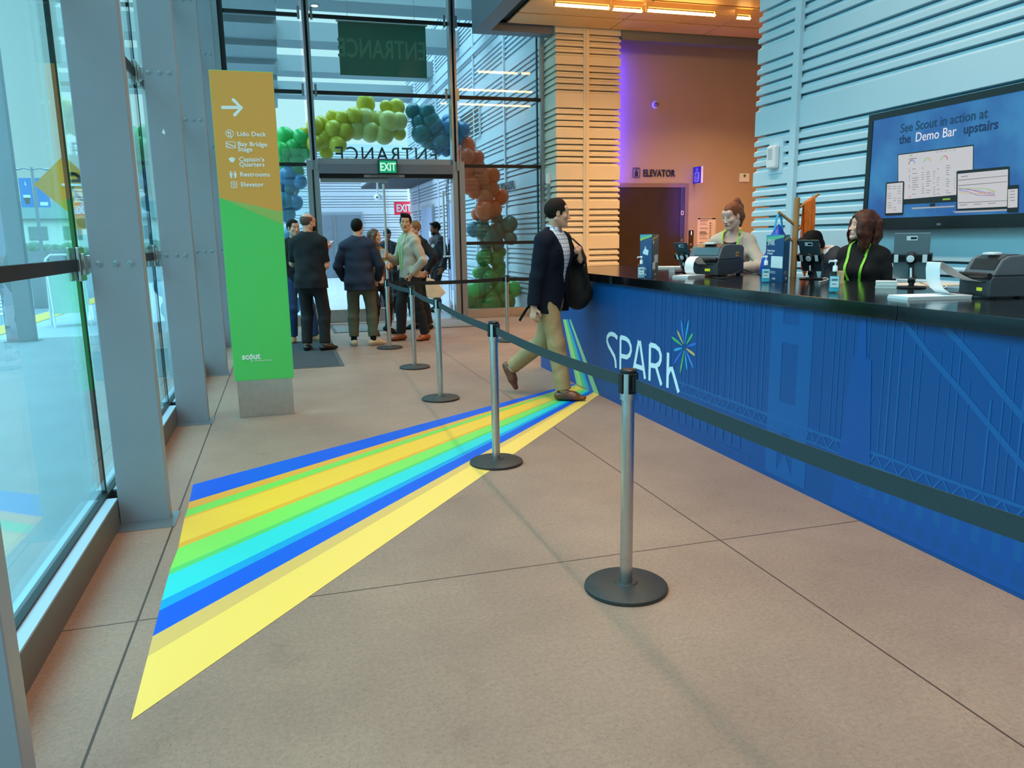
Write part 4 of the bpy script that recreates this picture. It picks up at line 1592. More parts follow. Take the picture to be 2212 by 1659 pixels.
uS0, uS1 = cu(1310, 780)[0], cu(1334, 780)[0]
m_ = box_map(uS0, uS1)
S_ = [(0.98, 0.90), (0.75, 0.965), (0.5, 0.98), (0.25, 0.94), (0.08, 0.84), (0.06, 0.72), (0.18, 0.60), (0.45, 0.47), (0.72, 0.33), (0.83, 0.20), (0.86, 0.05), (0.86, 0.0)]
seg([m_(*p) for p in S_])
m_ = box_map(cu(1338.5, 785)[0], cu(1365, 785)[0])
seg([m_(0.07, 0), m_(0.07, 0.97)])
seg([m_(0.07, 0.955), m_(0.5, 0.955), m_(0.75, 0.90), m_(0.90, 0.78), m_(0.92, 0.66), m_(0.82, 0.52), m_(0.6, 0.43), m_(0.07, 0.41)])
m_ = box_map(cu(1367, 785)[0], cu(1395, 785)[0])
seg([m_(0.03, 0), m_(0.46, 1.0)])
seg([m_(0.54, 1.0), m_(0.97, 0)])
seg([m_(0.16, 0.27), m_(0.84, 0.27)])
m_ = box_map(cu(1402, 790)[0], cu(1432, 790)[0])
seg([m_(0.06, 0), m_(0.06, 0.99)])
seg([m_(0.06, 0.975), m_(0.45, 0.975), m_(0.72, 0.91), m_(0.84, 0.78), m_(0.84, 0.66), m_(0.74, 0.54), m_(0.5, 0.45), m_(0.06, 0.43)])
seg([m_(0.52, 0.45), m_(0.70, 0.25), m_(0.93, 0.0)])
m_ = box_map(cu(1441.5, 795)[0], cu(1468, 795)[0])
seg([m_(0.05, -0.01), m_(0.05, 0.90)])
seg([m_(0.05, 0.33), m_(0.25, 0.50), m_(0.45, 0.52)], W_ * 0.9)
seg([m_(0.36, 0.55), m_(0.58, 0.36), m_(0.98, -0.02)])
F.build('word_lettering', M_word, rc)
sc_cols = ['#3f8fe0', '#27a9dd', '#e9b872', '#57c06a', '#1f6fd6', '#2f7fe0']
rays = [((1025, 1335), (1002, 1150), 0), ((1030, 1335), (1062, 1150), 1), ((1018, 1338), (970, 1232), 2), ((1042, 1342), (1094, 1256), 3), ((1010, 1350), (926, 1284), 3), ((1048, 1358), (1122, 1336), 4),
        ((1012, 1370), (944, 1388), 1), ((1040, 1374), (1112, 1428), 2), ((1015, 1385), (946, 1490), 4), ((1024, 1392), (994, 1566), 3), ((1030, 1390), (1048, 1545), 1), ((1038, 1388), (1098, 1528), 0)]
F = Flat(PT, 0.0010)
for a, e, k in rays:
    A, E = Vector(zc(*a)), Vector(zc(*e))
    t = (E - A)
    n = Vector((-t.y, t.x)).normalized()
    F.poly([A + n * 0.003, A - n * 0.003, A + t * 0.45 - n * 0.010, A + t * 0.8 - n * 0.011, E - n * 0.004, E + n * 0.004, A + t * 0.8 + n * 0.011, A + t * 0.45 + n * 0.010], k)
F.build('firework_print', [mat('firework_%d' % i, c, 0.4) for i, c in enumerate(sc_cols)], rc)

# ================================================================== WALL DISPLAY
XD = 4.86
tl_ = on('x', XD, 1880, 249)
bl_ = on('x', XD, 1880, 497)
ZT, ZBt = tl_.z, bl_.z + 0.005
Y1 = tl_.y
WD = (ZT - ZBt) * 1.74
tv = thing('wall_display', 'big black wall display showing a blue slide on the ribbed wall', 'screen', (XD, Y1, (ZT + ZBt) / 2))
hz = (ZT - ZBt) / 2
b = MB()
b.box(0.0, 0.085, -WD, 0, -hz, hz)
b.build('housing', M_blackm, tv, bevel=0.006)
M_bez = mat('display_bezel', '#182226', 0.35)
bt, bs, bb = 0.052, 0.050, 0.090
b = MB()
b.box(-0.012, 0.0, -WD, 0, hz - bt, hz)
b.box(-0.012, 0.0, -WD, 0, -hz, -hz + bb)
b.box(-0.012, 0.0, -bs, 0, -hz + bb, hz - bt)
b.box(-0.012, 0.0, -WD, -WD + bs, -hz + bb, hz - bt)
b.build('bezel', M_bez, tv)


def screen_mat():
    m = bpy.data.materials.new('slide_background')
    m.use_nodes = True
    nt = m.node_tree
    bb_ = nt.nodes['Principled BSDF']
    tc = nt.nodes.new('ShaderNodeTexCoord')
    n = nt.nodes.new('ShaderNodeTexNoise')
    n.inputs['Scale'].default_value = 2.2
    n.inputs['Detail'].default_value = 3
    r = nt.nodes.new('ShaderNodeValToRGB')
    r.color_ramp.elements[0].position, r.color_ramp.elements[1].position = 0.42, 0.66
    r.color_ramp.elements[0].color, r.color_ramp.elements[1].color = lin('#2a62a8'), lin('#3a84bd')
    nt.links.new(tc.outputs['Object'], n.inputs['Vector'])
    nt.links.new(n.outputs['Fac'], r.inputs[0])
    bb_.inputs['Base Color'].default_value = (0.01, 0.01, 0.012, 1)
    bb_.inputs['Roughness'].default_value = 0.22
    nt.links.new(r.outputs[0], bb_.inputs['Emission Color'])
    bb_.inputs['Emission Strength'].default_value = 0.85
    return m


def emit(name, c, s=0.9):
    return mat(name, '#0a0a0a', 0.3, emit=c, emit_s=s)


b = MB()
b.box(-0.004, 0.0, -WD + bs, -bs, -hz + bb, hz - bt)
b.build('screen', screen_mat(), tv)
TVT = frame_mat((-0.005, 0, 0), (0, -1, 0), (0, 0, 1))


def tq(px, py):
    v = on('x', XD - 0.005, px, py)
    return (Y1 - v.y, v.z - (ZT + ZBt) / 2)


def tz(x, y):  # crop coordinates -> screen
    return tq(1850 + x / 4.878, 180 + y / 4.878)


F = Flat(TVT, 0.0005)
def Z(*pts):
    return [tz(*p) for p in pts]


# slide pictures: monitor, laptop, tablet, phone
F.poly(Z((435, 748), (1236, 645), (1230, 1190), (437, 1225)), 1)
F.poly(Z((442, 757), (1229, 660), (1223, 1160), (443, 1228)), 0, 0.0004)
F.poly(Z((437, 1225), (1228, 1180), (1226, 1240), (437, 1280)), 1, 0.0005)
F.poly(Z((775, 1268), (830, 1264), (830, 1302), (775, 1304)), 1, 0.0006)
F.poly(Z((585, 1310), (1035, 1288), (1035, 1303), (585, 1326)), 2, 0.0006)
for x0, y0, wdt, c in ((910, 1215, 80, 3),):
    F.poly(Z((x0, y0), (x0 + wdt, y0 - 5), (x0 + wdt, y0 + 12), (x0, y0 + 17)), c, 0.0008)
for cx, c1_, c2_ in ((583, 4, 5), (748, 3, 6), (925, 3, 7)):
    c = tz(cx, 850 - (cx - 583) * 0.12)
    F.arc(c, 0.030, 0.006, PI * 0.5, PI, c1_, 10, 0.0008)
    F.arc(c, 0.030, 0.006, 0, PI * 0.5, c2_, 10, 0.0008)
rr = random.Random(4)
for row in range(13):
    yy = 905 + row * 24
    for x0, x1 in ((552, 575), (590, 655), (690, 720), (738, 790), (810, 835), (850, 880), (945, 1000), (1030, 1040)):
        if rr.random() < 0.72:
            s = -0.10
            x1b = x0 + (x1 - x0) * rr.uniform(0.5, 1)
            col = 7 if (row > 5 and x0 < 800 and rr.random() < 0.3) else 8
            F.poly(Z((x0, yy + (x0 - 552) * s), (x1b, yy + (x1b - 552) * s), (x1b, yy + 6 + (x1b - 552) * s), (x0, yy + 6 + (x0 - 552) * s)), col, 0.0008)
for k in range(5):
    x0 = 840 + 45 * k
    F.poly(Z((x0, 722 - 5 * k), (x0 + 28, 719 - 5 * k), (x0 + 28, 724 - 5 * k), (x0, 727 - 5 * k)), 3 if k == 3 else 8, 0.0008)
F.poly(Z((562, 758), (592, 754), (592, 764), (562, 768)), 3, 0.0008)
F.poly(Z((553, 795), (635, 785), (635, 793), (553, 803)), 8, 0.0008)
# laptop
F.poly(Z((1056, 930), (1070, 922), (1608, 874), (1618, 884), (1612, 1330), (1054, 1340)), 1, 0.0010)
F.poly(Z((1070, 955), (1600, 905), (1594, 1298), (1068, 1322)), 0, 0.0014)
F.poly(Z((1012, 1350), (1640, 1322), (1640, 1340), (1050, 1366)), 2, 0.0016)
for y0 in (1018, 1075, 1256):
    F.poly(Z((1075, y0), (1594, y0 - 48 + (y0 - 1018) * 0.1), (1594, y0 - 42 + (y0 - 1018) * 0.1), (1075, y0 + 8)), 8, 0.0018)
for k, (col, ys_) in enumerate(((5, (1118, 1120, 1130, 1150, 1160)), (7, (1105, 1112, 1140, 1165, 1175)), (6, (1150, 1160, 1165, 1150, 1140)), (3, (1110, 1108, 1112, 1110, 1138)), (9, (1130, 1140, 1178, 1182, 1185)))):
    F.line([tz(1080 + 96 * i, y) for i, y in enumerate(ys_)], 0.0035, col, 0.0018, False)
for i in range(3):
    F.poly(Z((1090 + 150 * i, 1282 - 9 * i), (1170 + 150 * i, 1276 - 9 * i), (1170 + 150 * i, 1283 - 9 * i), (1090 + 150 * i, 1289 - 9 * i)), 8, 0.0018)
F.poly(Z((1105, 980), (1178, 973), (1178, 981), (1105, 988)), 8, 0.0018)
# tablet and phone
F.poly(Z((312, 1052), (325, 1043), (498, 1030), (508, 1042), (497, 1380), (485, 1390), (312, 1396), (301, 1385)), 1, 0.0012)
F.poly(Z((325, 1060), (492, 1044), (484, 1362), (312, 1370)), 0, 0.0015)
for row in range(11):
    for x0, x1 in ((328, 372), (388, 420), (436, 470)):
        if rr.random() < 0.6:
            yy = 1085 + row * 25
            F.poly(Z((x0, yy), (x1, yy - 3), (x1, yy + 2), (x0, yy + 5)), 8, 0.0018)
F.poly(Z((1596, 1085), (1606, 1076), (1704, 1068), (1716, 1076), (1712, 1355), (1704, 1362), (1596, 1364), (1588, 1354)), 1, 0.0020)
F.poly(Z((1602, 1118), (1704, 1110), (1700, 1306), (1598, 1312)), 0, 0.0024)
for row in range(4):
    yy = 1135 + row * 32
    F.poly(Z((1622, yy), (1672, yy - 2), (1672, yy + 5), (1622, yy + 7)), 8, 0.0027)
F.disc(tz(1617, 1210), 0.004, 3, 10, 0.0027)
F.build('slide_pictures', [emit('slide_pale', '#c9c8cc'), emit('slide_black', '#15191c'), emit('slide_grey', '#a8aaae'), emit('slide_lime', '#86b83c'), emit('slide_ink', '#3c4350'), emit('slide_blue', '#4f79d8'), emit('slide_gold', '#c9a93a'), emit('slide_red', '#d0404a'), emit('slide_textgrey', '#77797f'), emit('slide_violet', '#8a5fb8')], tv)


def tvtext(body, px, py, size, m, xs=0.95, bold=0.0):
    o = tq(px, py)
    t = text('slide_lettering', body, size, TVT @ Matrix.Translation((o[0], o[1], 0.001)), m, tv, 0.001, bold, 'LEFT', 1.0, xs)
    return t


tvtext('See Scout in action at', 1944.5, 287, 0.098, emit('slide_teal_text', '#123e5e', 0.8), 0.955, 0.0012)
tvtext('the', 1942, 311.5, 0.098, emit('slide_navy_text', '#14305f', 0.8), 0.955, 0.0022)
tvtext('Demo Bar', 1976.5, 306.5, 0.100, emit('slide_white_text', '#e6e4ea', 0.95), 0.935, 0.0)
tvtext('upstairs', 2080.5, 289.5, 0.098, emit('slide_navy_text', '#14305f', 0.8), 0.955, 0.0022)
o = tz(852, 1496)
text('maker_mark', 'NEC', 0.022, TVT @ Matrix.Translation((o[0], o[1], 0.0085)), mat('mark_grey', '#8b9496', 0.4), tv, 0.001, 0.0008)

# ================================================================== THINGS ON THE COUNTER
ZC = 1.15


def ct(px, py):
    return on('z', ZC, px, py)


M_pump = mat('pump_white', '#f0f4f6', 0.35)
M_gel = mat('sanitiser_gel_blue', '#3ec3d6', 0.12, spec=0.6)
M_gelp = mat('sanitiser_gel_pale', '#9cc3cf', 0.12, spec=0.6)
M_bot = glass('clear_bottle', (0.90, 0.96, 0.97), 1.35)


def sanitiser(px, py, label, gel, rz=0.0, s=1.0):
    p = ct(px, py)
    t = thing('sanitiser_bottle', label, 'hand sanitiser', p, rz, 'pump bottles of hand sanitiser')
    t.scale = (s, s, s)
    b = MB()
    b.prism([(-0.028, -0.016), (0.028, -0.016), (0.028, 0.016), (-0.028, 0.016)], 'z', 0.001, 0.108)
    b.prism([(-0.024, -0.014), (0.024, -0.014), (0.024, 0.014), (-0.024, 0.014)], 'z', 0.108, 0.118)
    b.build('bottle', M_bot, t, bevel=0.006, bseg=2)
    b = MB()
    b.box(-0.0255, 0.0255, -0.0138, 0.0138, 0.004, 0.090)
    b.build('gel', gel, t, bevel=0.004)
    b = MB()
    b.box(-0.021, 0.021, -0.0170, -0.0163, 0.030, 0.085)
    lab = b.build('front_label', mat('bottle_label', '#d9edf2', 0.5), t)
    b = MB()
    b.box(-0.016, 0.016, -0.0175, -0.0170, 0.065, 0.078)
    b.box(-0.014, 0.010, -0.0175, -0.0170, 0.045, 0.050)
    b.build('label_print', mat('label_ink', '#4f8a9a', 0.5), lab)
    b = MB()
    b.lathe([(0.013, 0.116), (0.013, 0.140), (0.0115, 0.142), (0.0115, 0.148), (0.004, 0.149), (0.004, 0.166), (0.010, 0.167), (0.010, 0.176), (0.006, 0.180)], seg=16)
    b.box(-0.034, 0.0, -0.006, 0.006, 0.168, 0.178)
    b.box(-0.036, -0.030, -0.004, 0.004, 0.162, 0.170)
    b.build('pump', M_pump, t, smooth='auto')
    return t


sanitiser(1385, 601, 'clear sanitiser bottle in front of the far blue box', M_gelp, math.radians(-20), 1.0)
sanitiser(1653, 610, 'blue sanitiser bottle standing against the middle blue box', M_gel, math.radians(-25), 1.06)
sanitiser(1801, 632, 'blue sanitiser bottle alone before the woman with chestnut hair', M_gel, math.radians(-35), 1.06)

M_boxb = mat('display_box_blue', '#14507f', 0.4)
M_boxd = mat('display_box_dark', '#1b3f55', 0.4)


def spark_word(T, size, parent, m):
    text('lettering', 'SPARK', size, T, m, parent, 0.0006, 0.0, 'LEFT', 0.92, 0.78)


def display_box(p0, p1, p2, h, label, side_first):
    """p0 left, p1 front middle, p2 right corner pixels of the base"""
    A, Bc, C = ct(*p0), ct(*p1), ct(*p2)
    t = thing('display_box', label, 'display box', Bc, 0, 'blue printed display boxes on the counter')
    a, c = (A - Bc), (C - Bc)
    a.z = c.z = 0
    b = MB()
    b.prism([(0, 0), (c.x, c.y), (a.x + c.x, a.y + c.y), (a.x, a.y)], 'z', 0.0, h)
    b.build('carton', [M_boxb], t, bevel=0.001, bseg=1)
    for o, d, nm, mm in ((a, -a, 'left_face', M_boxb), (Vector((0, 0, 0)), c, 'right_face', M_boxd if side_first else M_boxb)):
        L = d.length
        n = Vector((d.y, -d.x, 0)).normalized()
        T = frame_mat(o + n * 0.0012, d, (0, 0, 1))
        F = Flat(T)
        big = (nm == 'left_face')
        F.rect(0.001, L - 0.001, 0.001, h - 0.001, 0)
        if big:
            F.poly([(0, h), (L * 0.999, h), (L * 0.999, h * 0.965), (0, h * 0.89)], 1, 0.0004)
            F.poly([(0, h), (L * 0.999, h), (0, h * 0.955)], 2, 0.0006)
            F.poly([(0, h * 0.89), (L, h * 0.965), (L, h * 0.95), (0, h * 0.85)], 3 if side_first else 1, 0.0006)
        else:
            F.poly([(0, h * 0.90), (L, h * 0.98), (L, h * 0.96), (0, h * 0.87)], 3, 0.0005)
        if side_first:
            if big:
                F.poly([(L * 0.25, h * 0.55), (L * 0.7, h * 0.52), (L * 0.75, h * 0.64), (L * 0.55, h * 0.66), (L * 0.48, h * 0.74), (L * 0.40, h * 0.66), (L * 0.3, h * 0.62)], 4, 0.0006)
            else:
                F.rect(L * 0.35, L * 0.95, h * 0.33, h * 0.52, 4, 0.0006)
                F.rect(L * 0.1, L * 0.5, h * 0.2, h * 0.36, 4, 0.0008)
        elif big:
            F.rect(L * 0.33, L * 0.97, h * 0.30, h * 0.55, 4, 0.0006)
        for k in range(3):
            F.rect(L * 0.12, L * 0.6, h * (0.22 - 0.02 * k), h * (0.226 - 0.02 * k), 4, 0.0006)
        F.build(nm, [mm, mat('box_green', '#6cc39a', 0.4), mat('box_cyan', '#1ea4cf', 0.4), mat('box_lime', '#cfd44a', 0.4), M_white], t)
        if (big and not side_first) or (side_first and not big):
            spark_word(T @ Matrix.Translation((L * 0.10, h * 0.78, 0.002)), 0.060 if big else 0.036, t, M_white)
        if big and not side_first:
            text('lettering', 'Customer Success\n& Product Bar', 0.021, T @ Matrix.Translation((L * 0.09, h * 0.645, 0.002)), M_white, t, 0.0006, 0.0004, 'LEFT', 1.0, 0.85)
        text('lettering', 'scout', 0.026, T @ Matrix.Translation((L * 0.45, h * 0.05, 0.002)), M_white, t, 0.0006, 0.0004, 'LEFT', 1.0, 0.9)
    return t


display_box((1382, 597), (1407, 602), (1421, 595), 0.355, 'far blue display box at the end of the counter by the lift', True)
display_box((1652, 606), (1690, 611), (1702, 606), 0.335, 'middle blue display box with a white pocket, beside the coat rack', False)

M_tab = mat('tablet_back_grey', '#7f8a90', 0.35, 0.5)
M_tabd = mat('tablet_back_dark', '#56646b', 0.35, 0.5)


def tablet(px, py, rz, label, tilt, zc, tw, th, m, lean=0.0):
    p = ct(px, py)
    t = thing('tablet_stand', label, 'tablet on stand', p, rz, 'tablets on counter stands')
    b = MB()
    b.lathe([(0.085, 0.0), (0.086, 0.006), (0.08, 0.010), (0.03, 0.014)], seg=32)
    b.build('base', M_blackm, t, smooth='auto')
    b = MB()
    b.tube([(0, 0, 0.012), (0.0, 0.0, 0.045)], 0.016, 14)
    b.tube([(-0.02, 0, 0.05), (0.02, 0, 0.05)], 0.020, 14)
    b.box(-0.013, 0.013, -0.010, 0.010, 0.04, zc - 0.03, T=Matrix.Rotation(math.radians(lean), 4, 'Y'))
    b.build('arm', M_blackm, t, smooth='auto')
    b = MB()
    b.box(-0.006, 0.006, -0.012, -0.0102, 0.06, zc - 0.06, T=Matrix.Rotation(math.radians(lean), 4, 'Y'))
    b.build('arm_inlay', M_white, t)
    R = Matrix.Translation((math.sin(math.radians(lean)) * zc, 0, zc)) @ Matrix.Rotation(math.radians(tilt), 4, 'X')
    b = MB()
    b.lathe([(0.038, 0.0), (0.038, 0.02), (0.026, 0.03)], seg=24, T=R @ Matrix.Rotation(math.radians(90), 4, 'X'))
    b.box(-tw / 2 - 0.012, tw / 2 + 0.012, -0.022, -0.004, -0.022, 0.022, T=R)
    for s in (-1, 1):
        b.box(s * (tw / 2 + 0.004) - 0.012, s * (tw / 2 + 0.004) + 0.012, -0.026, 0.022, -0.028, 0.028, T=R)
    b.build('clamp', M_blackm, t, bevel=0.003)
    b = MB()
    for x in (-tw / 2 + 0.005, tw / 2 - 0.035):
        b.box(x, x + 0.026, -0.0245, -0.0225, -0.024, 0.024, T=R)
    b.lathe([(0.022, 0.031), (0.022, 0.033), (0.012, 0.034)], seg=24, T=R @ Matrix.Rotation(math.radians(90), 4, 'X'))
    b.build('clamp_trim', M_white, t)
    b = MB()
    b.box(-tw / 2, tw / 2, 0.0, 0.008, -th * 0.5 + 0.01, th * 0.5 + 0.01, T=R)
    tb = b.build('tablet', m, t, bevel=0.003)
    b = MB()
    b.box(-tw / 2 + 0.008, tw / 2 - 0.008, 0.008, 0.0088, -th * 0.5 + 0.02, th * 0.5, T=R)
    b.build('tablet_screen', M_blackm, tb)
    b = MB()
    b.box(-0.03, 0.03, -0.0012, 0.0, th * 0.5 - 0.035, th * 0.5 - 0.008, T=R)
    b.build('asset_label', M_white, tb)
    b = MB()
    b.box(-0.008, 0.026, -0.0018, -0.0012, th * 0.5 - 0.028, th * 0.5 - 0.015, T=R)
    b.build('label_bar', M_black, tb)
    return t


tablet(1478, 588, math.radians(-72), 'dark tablet on a stand beside the far blue box, before the lift door', 24, 0.15, 0.165, 0.25, M_tabd, -3)
tablet(1752, 603, math.radians(-66), 'tilted grey tablet on a stand between the middle blue box and the coat rack', 20, 0.165, 0.165, 0.25, M_tabd, -5)
tablet(1968, 622, math.radians(-50), 'upright silver tablet on a stand right of the woman with chestnut hair', 9, 0.185, 0.20, 0.285, M_tab, -4)

M_pr1 = mat('printer_grey', '#5d6166', 0.5, bump=0.1, bscale=300)
M_pr2 = mat('printer_dark', '#3c4247', 0.45, bump=0.1, bscale=300)
M_paper = mat('label_paper', '#f3f6f7', 0.6)
M_paperb = mat('label_paper_back', '#d9cdbb', 0.6)


def label_printer(loc, rz, s, label):
    t = thing('label_printer', label, 'label printer', loc, rz, 'grey label printers on the counter')
    t.scale = (s, s, s)
    # local: front faces -x, long side along +x
    W, L, H = 0.105, 0.30, 0.185
    b = MB()
    b.prism([(0.0, 0.006), (0.0, 0.075), (0.012, 0.095), (L, 0.095), (L, 0.006)], 'y', -W, W)
    b.build('lower_body', M_pr2, t, bevel=0.004)
    b = MB()
    b.prism([(0.012, 0.096), (0.020, 0.120), (0.045, 0.165), (0.075, 0.182), (0.14, 0.187), (L - 0.03, 0.180), (L, 0.165), (L, 0.096)], 'y', -W, W)
    b.build('lid', M_pr1, t, bevel=0.007)
    b = MB()
    b.prism([(0.0185, 0.124), (0.0435, 0.168), (0.075, 0.1845), (0.13, 0.1885), (0.13, 0.186), (0.076, 0.181), (0.048, 0.165), (0.0235, 0.122)], 'y', -W + 0.012, W - 0.035)
    b.build('lid_window', mat('printer_window', '#2a2b2c', 0.2), t)
    b = MB()
    b.box(0.06, 0.095, -0.045, 0.03, 0.1835, 0.1905, T=Matrix.Rotation(math.radians(-4), 4, 'Y'))
    b.build('lid_label', M_white, t)
    b = MB()
    b.tube([(-0.004, -W + 0.004, 0.098), (-0.004, W - 0.004, 0.098)], 0.012, 12)
    b.build('front_lip', M_blackm, t, smooth='auto')
    b = MB()
    b.box(-0.002, 0.004, -W + 0.03, W - 0.03, 0.066, 0.074)
    b.build('paper_slot', M_black, t)
    b = MB()
    b.box(0.20, 0.232, -W - 0.002, -W, 0.112, 0.138)
    bd_ = b.build('side_badge', mat('badge_amber', '#e8a51c', 0.4), t, bevel=0.002)
    b = MB()
    b.box(0.21, 0.222, -W - 0.0028, -W - 0.002, 0.118, 0.132)
    b.build('badge_mark', M_pr2, bd_)
    b = MB()
    b.box(-0.002, 0.0, -W + 0.05, -W + 0.085, 0.03, 0.045)
    b.build('status_light', mat('light_lime', '#c6dc3c', 0.4, emit='#c6dc3c', emit_s=0.4), t)
    b = MB()
    for x in (0.03, L - 0.03):
        for y in (-W + 0.02, W - 0.02):
            b.lathe([(0.012, 0.0), (0.012, 0.007)], cx=x, cy=y, seg=10)
    b.build('rubber_feet', M_black, t)
    b = MB()
    b.box(L, L + 0.03, -0.06, 0.05, 0.03, 0.085)
    b.build('rear_connector', M_blackm, t, bevel=0.004)
    return t


def label_strip(name, label, T, pts, w):
    b = MB()
    b.ribbon([tuple(T @ Vector(p)) for p in pts], tuple((T.to_3x3() @ Vector((0, 1, 0)))), w, 0.0012)
    o = b.build(name, M_paper, None, smooth='auto')
    return tag(o, label, 'label strip', 'printed label strips')


# far printer: long side towards the viewer
p1 = Vector((3.40, 5.90, ZC))
r1 = math.radians(28)
S1 = 1.42
label_printer(p1, r1, S1, 'grey label printer in front of the woman in the pale blazer')
T1 = Matrix.Translation(p1) @ Matrix.Rotation(r1, 4, 'Z') @ Matrix.Scale(S1, 4)
label_strip('label_strip', 'white label strip curling out of the printer before the woman in the blazer', T1,
            [(-0.002, 0, 0.070), (-0.03, 0, 0.085), (-0.06, 0, 0.108), (-0.085, 0, 0.118), (-0.115, 0, 0.108), (-0.135, 0, 0.085), (-0.142, 0, 0.055), (-0.134, 0, 0.030), (-0.115, 0, 0.020), (-0.10, 0, 0.018)], 0.085)
# near printer at the right edge of the photo
p3 = Vector((3.49, 3.26, ZC))
r3 = math.radians(-12)
S3 = 1.18
label_printer(p3, r3, S3, 'big dark label printer nearest the viewer at the right end of the counter')
T3 = Matrix.Translation(p3) @ Matrix.Rotation(r3, 4, 'Z') @ Matrix.Scale(S3, 4)
label_strip('label_strip', 'white label strip rising from the near printer and folding back onto its stack', T3,
            [(-0.002, 0, 0.070), (-0.05, 0, 0.082), (-0.10, 0, 0.105), (-0.15, 0, 0.140), (-0.19, 0, 0.158), (-0.197, 0, 0.157), (-0.200, 0, 0.13), (-0.195, 0, 0.085), (-0.175, 0, 0.045), (-0.145, 0, 0.024), (-0.11, 0, 0.0165)], 0.12)


def stack(name, label, cat, corners, h, n, m, group=None):
    t = thing(name, label, cat, (0, 0, 0), 0, group)
    pts = [ct(*c) for c in corners]
    cen = sum(pts, Vector()) / len(pts)
    t.location = cen
    for k in range(n):
        b = MB()
        j = 0.002 * ((k * 7) % 3 - 1)
        b.prism([((p - cen).x + j, (p - cen).y - j) for p in pts], 'z', h * k / n, h * (k + 1) / n - 0.0004)
        b.build('sheet_bundle', m[k % len(m)], t)
    return t


M_pale = mat('paper_grey_white', '#e2e6e6', 0.6)  # slightly greyer white for every second sheet bundle
def rect_stack(name, label, cat, c, rz, w, d, h, n, m, group=None):
    t = thing(name, label, cat, (c[0], c[1], ZC), rz, group)
    for k in range(n):
        j = 0.0015 * ((k * 7) % 3 - 1)
        b = MB()
        b.box(-w / 2 + j, w / 2 + j, -d / 2 - j, d / 2 - j, h * k / n + 0.0003, h * (k + 1) / n - 0.0003)
        b.build('sheet_bundle', m[k % len(m)], t)
    return t


c = T1 @ Vector((-0.14, 0.0, 0))
rect_stack('folded_label_stack', 'fan folded white label stack under the curl of the far printer', 'paper stack', (c.x, c.y), r1, 0.25, 0.15, 0.020, 3, [M_paper, M_pale])
c = T3 @ Vector((-0.205, 0.0, 0))
rect_stack('folded_label_stack', 'fan folded white label stack in front of the near printer', 'paper stack', (c.x, c.y), r3 + 0.06, 0.36, 0.17, 0.017, 3, [M_paper, M_pale])
c = ct(1914, 621)
rect_stack('card_stack', 'small stack of pale cards on the counter by the silver tablet', 'card stack', (c.x, c.y), math.radians(-40), 0.12, 0.09, 0.042, 5, [M_paper, mat('card_mint', '#cfe6dd', 0.6)])
c = ct(1447, 579)
rect_stack('paper_stack', 'white paper stack at the far back of the counter', 'paper stack', (c.x, c.y), math.radians(-30), 0.26, 0.20, 0.018, 2, [M_paper, M_pale])
c = ct(1452, 588)
rect_stack('card_box', 'small pale blue card box beside the far tablet stand', 'card box', (c.x, c.y), math.radians(-30), 0.055, 0.10, 0.05, 1, [mat('card_box_blue', '#cfe6f0', 0.5)])
c = ct(1815, 612)
rect_stack('wooden_block', 'small wooden block on the counter behind the lone sanitiser bottle', 'block', (c.x, c.y), math.radians(-30), 0.04, 0.05, 0.085, 1, [mat('block_wood', '#d9b37c', 0.6)])
c = ct(1995, 616)
rect_stack('paper_sheet', 'flat beige sheet of paper on the counter behind the near label strip', 'paper', (c.x, c.y), math.radians(-12), 0.42, 0.30, 0.008, 1, [mat('sheet_beige', '#e7d3bd', 0.6)])
c = ct(1508, 590)
b = MB()
rl = random.Random(9)
for k in range(9):
    a0 = rl.uniform(0, 6)
    pts = [(c.x + 0.06 * math.cos(a0 + s * 1.1) * (1 + 0.5 * math.sin(s + k)) + rl.uniform(-0.01, 0.01), c.y + 0.05 * math.sin(a0 + s * 1.1) + rl.uniform(-0.01, 0.01), ZC + 0.012 + 0.004 * k) for s in range(6)]
    b.ribbon(pts, (0, 0, 1), 0.015, 0.0015, k % 2)
o = b.build('lanyard_pile', [mat('lanyard_lime', '#8fe03a', 0.6), mat('lanyard_yellow', '#d8e04a', 0.6)])
tag(o, 'heap of lime green lanyards on the counter behind the curling label strip', 'lanyards')
M_cable = mat('black_cable', '#101012', 0.5)
M_wcable = mat('white_cable', '#e3e6e8', 0.5)


def cable(label, pts, m, r=0.005):
    P_ = [Vector(p) for p in pts]
    out = []
    for i in range(len(P_) - 1):
        p0, p1_, p2_, p3_ = P_[max(i - 1, 0)], P_[i], P_[i + 1], P_[min(i + 2, len(P_) - 1)]
        for k in range(6):
            s = k / 6
            out.append(0.5 * ((2 * p1_) + (p2_ - p0) * s + (2 * p0 - 5 * p1_ + 4 * p2_ - p3_) * s * s + (3 * p1_ - p0 - 3 * p2_ + p3_) * s ** 3))
    out.append(P_[-1])
    b = MB()
    b.tube(out, r, 8)
    return tag(b.build('cable', m, None, smooth=True), label, 'cable')


